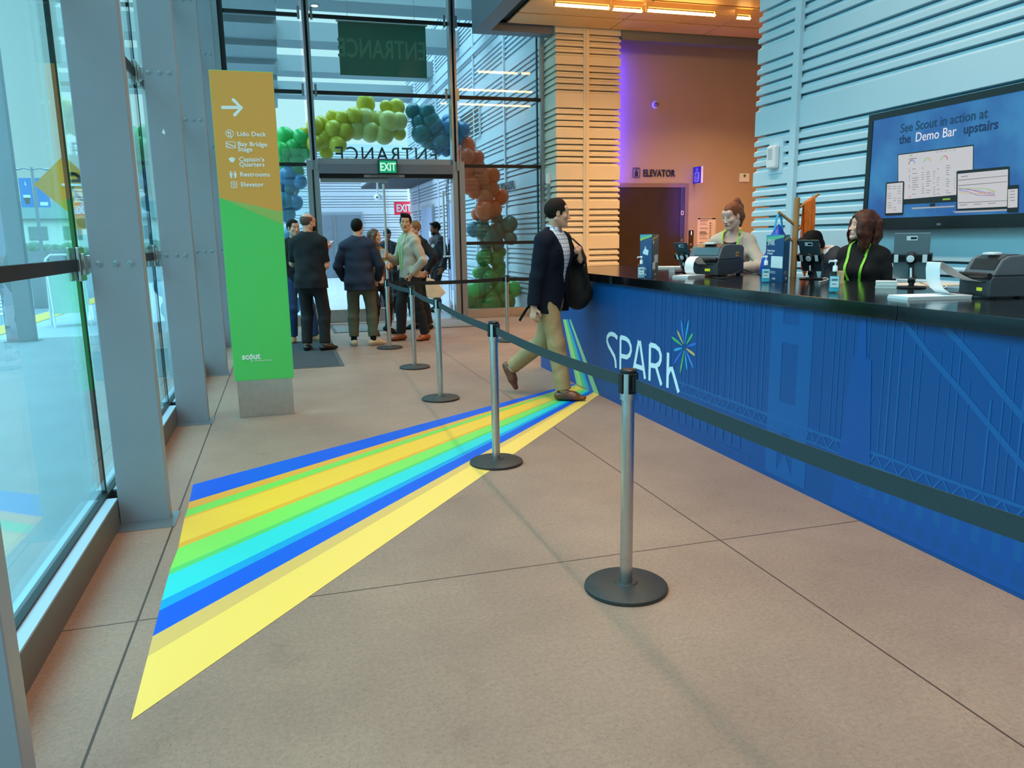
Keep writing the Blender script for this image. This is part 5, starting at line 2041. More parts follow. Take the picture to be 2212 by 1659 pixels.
e1 = T1 @ Vector((0.335, 0.0, 0.05))
cable('black printer cable running right from the far printer across the counter', [e1, e1 + Vector((0.05, -0.05, -0.02)), ct(1612, 589) + Vector((0, 0, 0.02)), ct(1633, 592) + Vector((0, 0, 0.008)), ct(1650, 596) + Vector((0, 0, 0.006)), ct(1668, 599) + Vector((0, 0, 0.006))], M_cable, 0.006)
cable('black cable looping along the near side of the far printer', [ct(1540, 600) + Vector((0, 0, 0.006)), ct(1560, 603) + Vector((0, 0, 0.006)), ct(1580, 600) + Vector((0, 0, 0.02)), ct(1600, 592) + Vector((0, 0, 0.05)), e1], M_cable, 0.005)
cable('white charging cable looping from the middle tablet', [ct(1742, 598) + Vector((0, 0, 0.06)), ct(1750, 602) + Vector((0, 0, 0.02)), ct(1765, 603) + Vector((0, 0, 0.005)), ct(1784, 602) + Vector((0, 0, 0.005)), ct(1788, 606) + Vector((0, 0, 0.005)), ct(1770, 611) + Vector((0, 0, 0.005))], M_wcable, 0.004)
cable('white charging cable looping behind the near label strip', [ct(1985, 620) + Vector((0, 0, 0.03)), ct(2010, 618) + Vector((0, 0, 0.005)), ct(2035, 616) + Vector((0, 0, 0.005)), ct(2044, 622) + Vector((0, 0, 0.005)), ct(2020, 628) + Vector((0, 0, 0.005))], M_wcable, 0.004)
q = T3 @ Vector((-0.02, 0.06, 0))
cable('black plug lead lying before the near printer', [q + Vector((-0.05, 0.05, 0.012)), q + Vector((-0.03, 0.0, 0.014)), q + Vector((-0.02, -0.05, 0.012)), q + Vector((-0.01, -0.09, 0.012))], M_cable, 0.010)

# coat rack with lanyards and bags behind the counter
M_wood = mat('rack_beech', '#b98a55', 0.5, var=0.12, scale=12)
cr = thing('coat_rack', 'wooden coat rack with slanted pegs behind the counter', 'coat rack', (4.36, 5.98, 0))
b = MB()
b.tube([(0, 0, 0), (0, 0, 1.80)], [0.028, 0.026], 14)
b.build('pole', M_wood, cr, smooth='auto')
for (dx, dy, z, dz) in ((0.20, -0.03, 1.70, 0.13), (-0.17, 0.02, 1.56, 0.12), (-0.20, 0.02, 1.42, 0.10), (0.15, 0.05, 1.50, 0.1)):
    b = MB()
    b.tube([(0, 0, z), (dx, dy, z + dz)], [0.014, 0.012], 10)
    b.build('peg', M_wood, cr, smooth='auto')
b = MB()
for a in (0.3, 0.3 + PI / 2):
    b.box(-0.25, 0.25, -0.02, 0.02, 0.0, 0.035, T=Matrix.Rotation(a, 4, 'Z'))
b.build('foot', M_wood, cr)
M_or = mat('lanyard_orange', '#ee7414', 0.6, var=0.15, scale=15)
rl = random.Random(21)
PEG0, PEG1 = Vector((4.36, 5.98, 1.70)), Vector((4.56, 5.95, 1.83))
for k in range(10):
    q = PEG0.lerp(PEG1, 0.34 + 0.045 * k)
    ln = rl.uniform(0.56, 0.66)
    b = MB()
    for sy in (-1, 1):
        dx = rl.uniform(-0.02, 0.05)
        pts = [(q.x, q.y, q.z + 0.016), (q.x + 0.003 * sy, q.y + 0.016 * sy, q.z), (q.x + 0.2 * dx, q.y + 0.020 * sy, q.z - 0.10), (q.x + 0.6 * dx, q.y + 0.015 * sy + rl.uniform(-0.01, 0.01), q.z - ln * 0.55), (q.x + dx + 0.02, q.y + 0.008 * sy, q.z - ln)]
        b.ribbon(pts, (1, 0.45 * sy * rl.uniform(0.2, 1.4), 0), 0.019, 0.0016)
    o = b.build('lanyard', M_or, None, smooth='auto')
    tag(o, 'bright orange lanyard hanging in the bunch on the top peg of the coat rack', 'lanyard', 'orange lanyards on the coat rack')
M_bag = mat('bag_blue_nylon', '#1450c8', 0.35, var=0.25, scale=10, bump=0.5, bscale=18)
M_strap = mat('bag_strap_cyan', '#2aa8d8', 0.5)


def hang_bag(loc, hz_, w, h, label):
    t = thing('drawstring_bag', label, 'bag', loc, hz_, 'blue bags on the coat rack')
    bm = bmesh.new()
    bmesh.ops.create_uvsphere(bm, u_segments=20, v_segments=16, radius=1)
    rb = random.Random(int(loc[2] * 1000))
    for v in bm.verts:
        z = v.co.z
        k = 1.0 if z < 0 else 1 - 0.55 * z * z
        v.co.x *= w * k * (1 + 0.08 * math.sin(9 * v.co.y + 3 * z))
        v.co.y *= 0.075 * k
        v.co.z = z * h
    me = bpy.data.meshes.new('sack')
    bm.to_mesh(me)
    bm.free()
    me.polygons.foreach_set('use_smooth', [True] * len(me.polygons))
    me.materials.append(M_bag)
    o = bpy.data.objects.new('sack', me)
    COL.objects.link(o)
    o.parent = t
    o.location = (0, 0, -h - 0.09)
    b = MB()
    b.ribbon([(-w * 0.5, 0, -0.14), (-0.03, 0, -0.04), (0, 0, 0.012), (0.03, 0, -0.04), (w * 0.5, 0, -0.14)], (0, 1, 0), 0.02, 0.003)
    b.build('strap', M_strap, t)
    return t


hang_bag((4.20, 6.0, 1.665), math.radians(15), 0.10, 0.20, 'blue drawstring bag on the upper left peg of the coat rack')
hang_bag((4.165, 6.0, 1.51), math.radians(-10), 0.12, 0.24, 'blue drawstring bag on the lower left peg of the coat rack')


# ================================================================== PEOPLE
def V3(*a):
    return np.array(a if len(a) > 1 else a[0], float)


def surf_nets(F, X, Y, Z):
    ins = F < 0
    s = np.zeros(tuple(n - 1 for n in F.shape), np.int8)
    for dx in (0, 1):
        for dy in (0, 1):
            for dz in (0, 1):
                s += ins[dx:F.shape[0] - 1 + dx, dy:F.shape[1] - 1 + dy, dz:F.shape[2] - 1 + dz]
    act = np.argwhere((s > 0) & (s < 8))
    if len(act) == 0:
        return np.zeros((0, 3)), np.zeros((0, 4), int)
    idx = np.full(s.shape, -1, np.int32)
    idx[act[:, 0], act[:, 1], act[:, 2]] = np.arange(len(act))
    off = [(a, b, c) for a in (0, 1) for b in (0, 1) for c in (0, 1)]
    val, pos = [], []
    for o in off:
        i, j, k = act[:, 0] + o[0], act[:, 1] + o[1], act[:, 2] + o[2]
        val.append(F[i, j, k])
        pos.append(np.stack([X[i], Y[j], Z[k]], 1))
    acc = np.zeros((len(act), 3))
    cnt = np.zeros(len(act))
    for a in range(8):
        for b in range(a + 1, 8):
            if sum(abs(off[a][q] - off[b][q]) for q in range(3)) != 1:
                continue
            cr = (val[a] < 0) != (val[b] < 0)
            t = np.where(cr, val[a] / np.where(cr, val[a] - val[b], 1), 0)
            acc += np.where(cr[:, None], pos[a] + (pos[b] - pos[a]) * t[:, None], 0)
            cnt += cr
    verts = acc / cnt[:, None]
    Q = []

    def quads(axis):
        sl0, sl1 = [slice(None)] * 3, [slice(None)] * 3
        sl0[axis], sl1[axis] = slice(0, -1), slice(1, None)
        c = ins[tuple(sl0)] != ins[tuple(sl1)]
        e = np.argwhere(c)
        u, w = (axis + 1) % 3, (axis + 2) % 3
        ok = (e[:, u] > 0) & (e[:, w] > 0) & (e[:, u] < F.shape[u] - 1) & (e[:, w] < F.shape[w] - 1)
        e = e[ok]
        lower = ins[e[:, 0], e[:, 1], e[:, 2]]
        cs = []
        for du, dw in ((-1, -1), (0, -1), (0, 0), (-1, 0)):
            q = e.copy()
            q[:, u] += du
            q[:, w] += dw
            cs.append(idx[q[:, 0], q[:, 1], q[:, 2]])
        q = np.stack(cs, 1)
        q[~lower] = q[~lower][:, ::-1]
        Q.append(q)
    for ax in range(3):
        quads(ax)
    return verts, np.concatenate(Q)


def smin(a, b, k):
    h = np.clip(0.5 + 0.5 * (a - b) / k, 0, 1)
    return a * (1 - h) + b * h - k * h * (1 - h)


def cone(a, b, ra, rb=None, flat=None, k=0.03, op='add'):
    return dict(t='c', a=V3(a), b=V3(b), ra=ra, rb=ra if rb is None else rb, flat=flat, k=k, op=op)


def ell(c, r, R=None, k=0.03, op='add'):
    return dict(t='e', c=V3(c), r=V3(r), R=np.eye(3) if R is None else R, k=k, op=op)


def grow(pr, d, sc=1.0):
    out = []
    for p in pr:
        q = dict(p)
        if q['t'] == 'c':
            q['ra'], q['rb'] = q['ra'] * sc + d, q['rb'] * sc + d
        else:
            q['r'] = q['r'] * sc + d
        out.append(q)
    return out


def axis_pts(lo, hi, h, fine=()):
    pts = [lo]
    while pts[-1] < hi:
        x = pts[-1]
        st = h
        for a, b, f in fine:
            if a <= x < b:
                st = min(st, f)
            elif x < a < x + st:
                st = max(min(st, a - x), f)
        pts.append(x + st)
    return np.array(pts)


def field(pr, X, Y, Z):
    F = np.full((len(X), len(Y), len(Z)), 0.3, np.float32)
    for p in pr:
        if p['t'] == 'c':
            m = max(p['ra'], p['rb'])
            lo, hi = np.minimum(p['a'], p['b']) - m, np.maximum(p['a'], p['b']) + m
        else:
            m = max(p['r'])
            lo, hi = p['c'] - m, p['c'] + m
        mg = 0.03 + p['k']
        ii = [(max(0, np.searchsorted(A, l - mg) - 1), np.searchsorted(A, h_ + mg) + 1) for A, l, h_ in ((X, lo[0], hi[0]), (Y, lo[1], hi[1]), (Z, lo[2], hi[2]))]
        if any(b <= a for a, b in ii):
            continue
        x = X[ii[0][0]:ii[0][1]].astype(np.float32)[:, None, None]
        y = Y[ii[1][0]:ii[1][1]].astype(np.float32)[None, :, None]
        z = Z[ii[2][0]:ii[2][1]].astype(np.float32)[None, None, :]
        if p['t'] == 'c':
            a, b = p['a'], p['b']
            ab = b - a
            L2 = float(ab @ ab) + 1e-9
            t = np.clip(((x - a[0]) * ab[0] + (y - a[1]) * ab[1] + (z - a[2]) * ab[2]) / L2, 0, 1)
            dx, dy, dz = x - a[0] - t * ab[0], y - a[1] - t * ab[1], z - a[2] - t * ab[2]
            d2 = dx * dx + dy * dy + dz * dz
            fm = 1.0
            if p['flat'] is not None:
                n, f = p['flat']
                c = dx * n[0] + dy * n[1] + dz * n[2]
                d2 = d2 + c * c * (1 / (f * f) - 1)
                fm = (1 + f) / 2
            d = (np.sqrt(d2) - (p['ra'] + (p['rb'] - p['ra']) * t)) * fm
        else:
            q = [x - p['c'][0], y - p['c'][1], z - p['c'][2]]
            R = p['R']
            l = [(q[0] * R[0, i] + q[1] * R[1, i] + q[2] * R[2, i]) for i in range(3)]
            k0 = np.sqrt(sum((l[i] / p['r'][i]) ** 2 for i in range(3))) + 1e-6
            k1 = np.sqrt(sum((l[i] / p['r'][i] ** 2) ** 2 for i in range(3))) + 1e-6
            d = k0 * (k0 - 1) / k1
        sl = tuple(slice(a, b) for a, b in ii)
        if p['op'] == 'add':
            F[sl] = smin(F[sl], d, p['k'])
        elif p['op'] == 'sub':
            F[sl] = -smin(-F[sl], d, p['k'])
    return F


def bounds(pr, pad=0.02):
    lo, hi = np.full(3, 9.0), np.full(3, -9.0)
    for p in pr:
        if p['op'] != 'add':
            continue
        if p['t'] == 'c':
            m = max(p['ra'], p['rb'])
            lo, hi = np.minimum(lo, np.minimum(p['a'], p['b']) - m), np.maximum(hi, np.maximum(p['a'], p['b']) + m)
        else:
            m = max(p['r'])
            lo, hi = np.minimum(lo, p['c'] - m), np.maximum(hi, p['c'] + m)
    return lo - pad, hi + pad


def skin_mesh(name, pr, h, mats, parent, fine=((), (), ()), post=None, assign=None, wr=0.0, seed=0, extra=None, pre=None):
    lo, hi = bounds(pr + (extra or []))
    X, Y, Z = (axis_pts(lo[i], hi[i], h, fine[i]) for i in range(3))
    F = field(pr, X, Y, Z)
    if pre is not None:
        F = pre(F, X, Y, Z)
    x, y, z = X.astype(np.float32)[:, None, None], Y.astype(np.float32)[None, :, None], Z.astype(np.float32)[None, None, :]
    if wr:
        r = np.random.RandomState(seed)
        for q in range(5):
            fx, fy, fz = r.uniform(-34, 34), r.uniform(-34, 34), r.uniform(-30, 30)
            F = F + wr * (0.8 ** q) * np.sin(fx * x + fy * y + fz * z + r.uniform(0, 6) + 1.6 * np.sin(13 * x - 7 * y + 17 * z + q))
    if post is not None:
        F = post(F, x, y, z)
    v, f = surf_nets(F, X, Y, Z)
    if len(v) == 0:
        return None
    me = bpy.data.meshes.new(name)
    me.vertices.add(len(v))
    me.vertices.foreach_set('co', v.astype(np.float32).ravel())
    me.loops.add(len(f) * 4)
    me.loops.foreach_set('vertex_index', f.astype(np.int32).ravel())
    me.polygons.add(len(f))
    me.polygons.foreach_set('loop_start', np.arange(0, len(f) * 4, 4, dtype=np.int32))
    me.polygons.foreach_set('loop_total', np.full(len(f), 4, np.int32))
    me.update(calc_edges=True)
    for m in (mats if isinstance(mats, (list, tuple)) else [mats]):
        me.materials.append(m)
    if assign is not None:
        c = v[f].mean(1)
        me.polygons.foreach_set('material_index', assign(c).astype(np.int32))
    me.polygons.foreach_set('use_smooth', np.ones(len(f), bool))
    me.validate()
    o = bpy.data.objects.new(name, me)
    COL.objects.link(o)
    o.parent = parent
    return o


def unit(v):
    v = V3(v)
    return v / (np.linalg.norm(v) + 1e-9)


def ik(a, b, l1, l2, hint):
    a, b = V3(a), V3(b)
    d = b - a
    L = np.linalg.norm(d)
    if L > (l1 + l2) * 0.999:
        k = L / (l1 + l2) * 1.001
        l1, l2 = l1 * k, l2 * k
    n = d / L
    t = (l1 * l1 - l2 * l2 + L * L) / (2 * L)
    h = math.sqrt(max(l1 * l1 - t * t, 0))
    hv = V3(hint) - n * (V3(hint) @ n)
    return a + n * t + unit(hv) * h


def hand_prims(w, d, n, side, curl=0.35, thumb=0.5, spread=1.0):
    w, d = V3(w), unit(d)
    n = unit(V3(n) - d * (V3(n) @ d))
    t = np.cross(d, n) * side
    P_ = [cone(w - d * 0.02, w + d * 0.03, 0.027, 0.030, (n, 0.75), 0.012), cone(w + d * 0.03, w + d * 0.078, 0.036, 0.040, (n, 0.42), 0.012)]
    for o, ln, r in ((0.030, 0.078, 0.0092), (0.0105, 0.086, 0.0096), (-0.0095, 0.080, 0.0092), (-0.0285, 0.064, 0.0080)):
        p = w + d * (0.085 - abs(o - 0.008) * 0.25) + t * o * spread
        ang = 0.0
        for seg_, bend in ((0.45, 62), (0.32, 85), (0.26, 55)):
            ang += math.radians(bend) * curl
            e = p + (d * math.cos(ang) + n * math.sin(ang)) * ln * seg_
            P_.append(cone(p, e, r, r * 0.93, None, 0.004))
            p = e
            r *= 0.94
    p = w + d * 0.022 + t * 0.028
    d1 = unit(d * 0.62 + t * 0.70 + n * (0.25 + 0.5 * thumb))
    e = p + d1 * 0.042
    P_.append(cone(p - d1 * 0.01, e, 0.0155, 0.0115, None, 0.010))
    d2 = unit(d * 0.85 + t * (0.35 - 0.6 * thumb) + n * (0.2 + 0.7 * thumb))
    P_.append(cone(e, e + d2 * 0.034, 0.0112, 0.0092, None, 0.005))
    return P_


def head_prims(hc, R, fem=False):
    def T(v):
        return V3(hc) + R @ V3(v)
    w = 0.95 if fem else 1.0
    jw = 0.86 if fem else 1.0
    P_ = [ell(T((0, -0.018, 0.030)), (0.074 * w, 0.096, 0.086), R, 0.02), ell(T((0, 0.026, -0.030)), (0.060 * w, 0.062, 0.084), R, 0.02),
          cone(T((-0.052 * jw, -0.012, -0.048)), T((-0.014 * jw, 0.064, -0.102)), 0.022, 0.018, None, 0.02), cone(T((0.052 * jw, -0.012, -0.048)), T((0.014 * jw, 0.064, -0.102)), 0.022, 0.018, None, 0.02),
          ell(T((0, 0.070, -0.099)), (0.020, 0.017, 0.017), R, 0.016),
          cone(T((-0.034, 0.075 if not fem else 0.072, 0.020)), T((0.034, 0.075 if not fem else 0.072, 0.020)), 0.011 if not fem else 0.008, None, None, 0.014),
          cone(T((-0.03, 0.060, 0.045)), T((0.03, 0.060, 0.045)), 0.024, None, None, 0.02),
          ell(T((-0.040, 0.056 + 0.003 * fem, -0.024)), (0.023, 0.022, 0.021), R, 0.02), ell(T((0.040, 0.056 + 0.003 * fem, -0.024)), (0.023, 0.022, 0.021), R, 0.02),
          ell(T((-0.032, 0.094, 0.000)), (0.017, 0.0165 if not fem else 0.0145, 0.012), R, 0.010, 'sub'), ell(T((0.032, 0.094, 0.000)), (0.017, 0.0165 if not fem else 0.0145, 0.012), R, 0.010, 'sub'),
          cone(T((0, 0.081, 0.012)), T((0, 0.100 if fem else 0.102, -0.034)), 0.0068, 0.0098 if fem else 0.011, None, 0.010),
          ell(T((-0.0115, 0.096, -0.039)), (0.0085, 0.0095, 0.0075), R, 0.006), ell(T((0.0115, 0.096, -0.039)), (0.0085, 0.0095, 0.0075), R, 0.006),
          ell(T((0, 0.076, -0.066)), (0.030, 0.015, 0.018), R, 0.012),
          cone(T((-0.017, 0.0855, -0.0620)), T((0.017, 0.0855, -0.0620)), 0.0050, None, None, 0.004), cone(T((-0.014, 0.0855, -0.0735)), T((0.014, 0.0855, -0.0735)), 0.0058, None, None, 0.004),
          cone(T((-0.022, 0.0925, -0.0675)), T((0.022, 0.0925, -0.0675)), 0.0026, None, None, 0.003, 'sub')]
    for s in (-1, 1):
        P_ += [cone(T((s * 0.019, 0.0828, 0.0080)), T((s * 0.046, 0.0740, 0.0072)), 0.0052, 0.0046, None, 0.004), cone(T((s * 0.020, 0.0805, -0.0090)), T((s * 0.044, 0.0735, -0.0085)), 0.0042, 0.004, None, 0.004)]
        P_ += [ell(T((s * 0.076 * w, -0.006, -0.006)), (0.009, 0.017, 0.028), R @ rot('y', s * 12) @ rot('x', -10), 0.006), ell(T((s * 0.084 * w, -0.001, 0.0)), (0.006, 0.009, 0.016), R, 0.004, 'sub')]
    return P_, T


def rot(ax, deg):
    a = math.radians(deg)
    c, s = math.cos(a), math.sin(a)
    return {'x': np.array([[1, 0, 0], [0, c, -s], [0, s, c]]), 'y': np.array([[c, 0, s], [0, 1, 0], [-s, 0, c]]), 'z': np.array([[c, -s, 0], [s, c, 0], [0, 0, 1]])}[ax]


FWD = np.array([0., 1., 0.])
SKINS = {'light': '#d9a184', 'pale': '#edbdaa', 'tan': '#c48a64', 'brown': '#8a5a41', 'olive': '#cb9672'}


def skin_mat(k):
    m = mat('skin_' + k, SKINS[k], 0.5, spec=0.35, var=0.05, scale=14)
    b = m.node_tree.nodes['Principled BSDF']
    b.inputs['Subsurface Weight'].default_value = 0.12
    b.inputs['Subsurface Radius'].default_value = (0.012, 0.005, 0.003)
    b.inputs['Subsurface Scale'].default_value = 0.6
    return m


class Person:
    def __init__(s, label, loc, face, H=1.8, skin='light', fem=False, res=0.008, fres=0.0045, lean=(0, 0), yaw=0, pitch=0, tilt=0, J=None, build=1.0, hands=None, hips=None):
        f = unit((face[0], face[1], 0))
        s.t = thing('person', label, 'person', loc, math.atan2(-f[0], f[1]))
        k = H / 1.8
        s.t.scale = (k, k, k)
        s.k, s.res, s.fres, s.fem, s.bw = k, res, fres, fem, build
        s.skin = skin_mat(skin)
        s.lip = mat('lips_' + skin, '#bd7a70' if skin in ('light', 'pale') else '#94574b', 0.4)
        j = dict(P=(0, 0, 0.96), W=(0, 0.0, 1.11), C=(0, 0.01, 1.31), N=(0, -0.012, 1.485), H=(0, 0.030, 1.665),
                 shR=(0.176, -0.012, 1.412), shL=(-0.176, -0.012, 1.412), hipR=(0.092, 0, 0.935), hipL=(-0.092, 0, 0.935),
                 ankR=(0.105, -0.015, 0.088), ankL=(-0.105, -0.015, 0.088), wrR=(0.235, 0.03, 0.865), wrL=(-0.235, 0.03, 0.865),
                 elR=(0.4, -1, 0.0), elL=(-0.4, -1, 0.0), knR=(0.15, 1, 0), knL=(-0.15, 1, 0), toeR=12, toeL=-12, fpR=0, fpL=0)
        if fem:
            j.update(shR=(0.150, -0.012, 1.412), shL=(-0.150, -0.012, 1.412), wrR=(0.205, 0.03, 0.87), wrL=(-0.205, 0.03, 0.87))
        for q in ('W', 'C', 'N', 'H', 'shR', 'shL'):
            z = j[q][2]
            t_ = (z - 0.96) / 0.525
            j[q] = (j[q][0] + lean[0] * t_, j[q][1] + lean[1] * t_, z - (lean[0] ** 2 + lean[1] ** 2) * 0.9 * t_)
        j.update(J or {})
        s.j = {q: (V3(v) if isinstance(v, tuple) else v) for q, v in j.items()}
        j = s.j
        j['R'] = rot('z', -yaw) @ rot('x', pitch) @ rot('y', tilt)
        for sd in 'RL':
            j['e' + sd] = ik(j['sh' + sd], j['wr' + sd], 0.30, 0.265, j['el' + sd])
            j['k' + sd] = ik(j['hip' + sd], j['ank' + sd], 0.435, 0.425, j['kn' + sd])
        s.hd = {'R': dict(curl=0.35, thumb=0.5, n=(-1, 0.1, 0), d=None), 'L': dict(curl=0.35, thumb=0.5, n=(1, 0.1, 0), d=None)}
        for q, v in (hands or {}).items():
            s.hd[q].update(v)
        s.make_body()

    def torso(s):
        j, b = s.j, s.bw
        fx = (FWD, 0.66)
        if s.fem:
            P_ = [cone(j['P'] + V3(0, 0, -0.05), j['W'], 0.158 * b, 0.118 * b, (FWD, 0.70), 0.04), cone(j['W'], j['C'], 0.118 * b, 0.142 * b, (FWD, 0.70), 0.04), cone(j['C'], j['C'] + (j['N'] - j['C']) * 0.5, 0.142 * b, 0.115 * b, (FWD, 0.62), 0.04),
                  ell(j['C'] + V3(0.068, 0.078, -0.015), (0.058, 0.055, 0.058), None, 0.03), ell(j['C'] + V3(-0.068, 0.078, -0.015), (0.058, 0.055, 0.058), None, 0.03)]
        else:
            P_ = [cone(j['P'] + V3(0, 0, -0.04), j['W'], 0.155 * b, 0.148 * b, (FWD, 0.70), 0.04), cone(j['W'], j['C'], 0.148 * b, 0.168 * b, fx, 0.04), cone(j['C'], j['C'] + (j['N'] - j['C']) * 0.5, 0.168 * b, 0.145 * b, (FWD, 0.62), 0.04)]
        P_ += [cone(j['shL'] + V3(0.02, 0, 0.002), j['shR'] - V3(0.02, 0, -0.002), 0.054 * b, None, (FWD, 0.95), 0.05)]
        for sd in 'RL':
            P_.append(cone(j['N'] + V3(0, 0, 0.0), j['sh' + sd] + V3(0, 0, 0.006), 0.046, 0.046, None, 0.035))
            P_.append(ell(j['hip' + sd] + V3(0, -0.055, -0.01), (0.082, 0.07, 0.085), None, 0.04))
        return P_

    def arm(s, sd, tmax=1.0, r=(0.052, 0.043, 0.030)):
        j = s.j
        P_ = [cone(j['sh' + sd], j['e' + sd], r[0] * s.bw, r[1], None, 0.03)]
        if tmax > 0:
            w = j['e' + sd] + (j['wr' + sd] - j['e' + sd]) * tmax
            P_.append(cone(j['e' + sd], w, r[1], r[1] + (r[2] - r[1]) * tmax, None, 0.025))
        return P_

    def leg(s, sd, r=(0.086, 0.060, 0.042), tmax=1.0):
        j = s.j
        e = j['k' + sd] + (j['ank' + sd] - j['k' + sd]) * tmax
        c = j['k' + sd] + (j['ank' + sd] - j['k' + sd]) * 0.28
        back = unit(np.cross(j['ank' + sd] - j['k' + sd], (1, 0, 0)))
        if back[1] > 0:
            back = -back
        return [cone(j['hip' + sd], j['k' + sd], r[0], r[1], None, 0.04), cone(j['k' + sd], e, r[1], r[2], None, 0.03), cone(c + back * 0.012, c + (e - c) * 0.3 + back * 0.008, r[1] * 0.95, r[1] * 0.8, None, 0.03)]

    def foot_frame(s, sd):
        j = s.j
        y = math.radians(j['toe' + sd])
        d = V3(math.sin(y), math.cos(y), 0)
        p = math.radians(j['fp' + sd])
        dd = d * math.cos(p) + V3(0, 0, -math.sin(p))
        up = d * math.sin(p) + V3(0, 0, math.cos(p))
        return j['ank' + sd], dd, up

    def foot(s, sd):
        a, d, u = s.foot_frame(sd)
        return [cone(a - d * 0.035 - u * 0.05, a + d * 0.10 - u * 0.058, 0.032, 0.028, None, 0.02), cone(a, a + d * 0.08 - u * 0.045, 0.038, 0.03, None, 0.02), cone(a + d * 0.10 - u * 0.058, a + d * 0.16 - u * 0.062, 0.030, 0.022, (u, 0.8), 0.015)]

    def make_body(s):
        j, h = s.j, s.res
        P_ = grow(s.torso(), -0.012)
        for sd in 'RL':
            P_ += s.arm(sd) + grow(s.leg(sd), -0.012) + s.foot(sd)
        P_ += [cone(j['N'] - V3(0, 0, 0.02), j['H'] + j['R'] @ V3(0, -0.025, -0.06), 0.056 if not s.fem else 0.047, 0.050 if not s.fem else 0.043, None, 0.025)]
        hp, s.T = head_prims(j['H'], j['R'], s.fem)
        P_ += hp
        fine = [[], [], []]
        boxes = [(j['H'] + j['R'] @ V3(0, 0.02, -0.01), (0.11, 0.125, 0.135))]
        for sd in 'RL':
            w = j['wr' + sd]
            d = unit(w - j['e' + sd]) if s.hd[sd]['d'] is None else unit(s.hd[sd]['d'])
            q = s.hd[sd]
            P_ += hand_prims(w, d, q['n'], 1 if sd == 'R' else -1, q['curl'], q['thumb'])
            s.j['hd' + sd] = w + d * 0.07
            boxes.append((w + d * 0.085, (0.085, 0.085, 0.085)))
        for c, r in boxes:
            for i in range(3):
                fine[i].append((c[i] - r[i], c[i] + r[i], s.fres))
        Ri, T0 = j['R'].T, j['H']

        def assign(c):
            q = (c - T0) @ Ri.T
            lips = (np.abs(q[:, 0]) < 0.021) & (np.abs(q[:, 2] + 0.0680) < 0.0115 - 0.22 * np.abs(q[:, 0])) & (q[:, 1] > 0.075)
            return np.where(lips, 1, 0)
        s.body = skin_mesh('body', P_, h, [s.skin, s.lip], s.t, fine, None, assign)
        white, dark = mat('eye_white', '#cbc1b8', 0.35), mat('iris_dark', '#2a1d17', 0.15)
        for sx in (-1, 1):
            b = MB()
            c = s.T((sx * 0.032, 0.0710, 0.0))
            b.ball(c, 0.0120, 12, 8)
            e = b.build('eye', white, s.t, smooth=True)
            b = MB()
            c = s.T((sx * 0.032, 0.0788, -0.0005))
            b.ball(c, 0.0058, 10, 6)
            b.build('iris', dark, e, smooth=True)

    def brows(s, m):
        for sx in (-1, 1):
            b = MB()
            pts = [s.T((sx * x, y, z)) for x, y, z in ((0.014, 0.0895, 0.0165), (0.028, 0.0885, 0.0205), (0.042, 0.079, 0.0185), (0.05, 0.070, 0.0135))]
            b.tube(pts, [0.0022, 0.0028, 0.0024, 0.0012] if not s.fem else [0.0012, 0.0018, 0.0016, 0.0008], 6)
            b.build('eyebrow', m, s.t, smooth=True)

    def cut_head(s, planes):
        """planes: (normal, d) in head space, keep where n.p > d; combined by union of listed groups"""
        Ri, T0 = s.j['R'], s.j['H']

        def post(F, x, y, z):
            lx = (x - T0[0]) * Ri[0, 0] + (y - T0[1]) * Ri[1, 0] + (z - T0[2]) * Ri[2, 0]
            ly = (x - T0[0]) * Ri[0, 1] + (y - T0[1]) * Ri[1, 1] + (z - T0[2]) * Ri[2, 1]
            lz = (x - T0[0]) * Ri[0, 2] + (y - T0[1]) * Ri[1, 2] + (z - T0[2]) * Ri[2, 2]
            return planes(F, lx, ly, lz)
        return post

    def hair(s, style, m, seed=1, vol=0.0):
        R, T = s.j['R'], s.T
        w = 0.95 if s.fem else 1.0
        if style == 'short' or style == 'quiff':
            up = 0.014 if style == 'short' else 0.02
            P_ = [ell(T((0, -0.020, 0.033)), (0.074 * w + 0.009, 0.096 + 0.010, 0.086 + up), R, 0.02)]
            if style == 'quiff':
                P_.append(cone(T((-0.035, 0.062, 0.098)), T((0.04, 0.060, 0.104)), 0.024, 0.026, None, 0.02))

            def pl(F, x, y, z):
                a = (0.062 - 0.02 * (np.abs(x) / 0.05) ** 2 + 0.35 * (y - 0.075)) - z
                front = np.maximum(a, y - 0.10)
                back = np.maximum(y + 0.012, -z - 0.075 - 0.25 * (y + 0.09))
                side = np.maximum(np.abs(y - 0.018) - 0.013, -z - 0.012)
                return np.maximum(F, np.minimum(np.minimum(front, back), side) * 0.8)
            return skin_mesh('hair', P_, s.fres * 1.1, m, s.t, post=s.cut_head(pl), wr=0.0022, seed=seed)
        if style == 'bald':
            P_ = [ell(T((0, -0.020, 0.030)), (0.074 * w + 0.0035, 0.096 + 0.003, 0.088), R, 0.02)]

            def pl(F, x, y, z):
                return np.maximum(F, np.maximum(np.maximum(z - 0.072, y - 0.012), np.maximum(-z - 0.07, -z - 0.012 - 1.2 * np.maximum(-y - 0.01, 0) + 0.0)))
            return skin_mesh('hair', P_, s.fres, m, s.t, post=s.cut_head(pl))
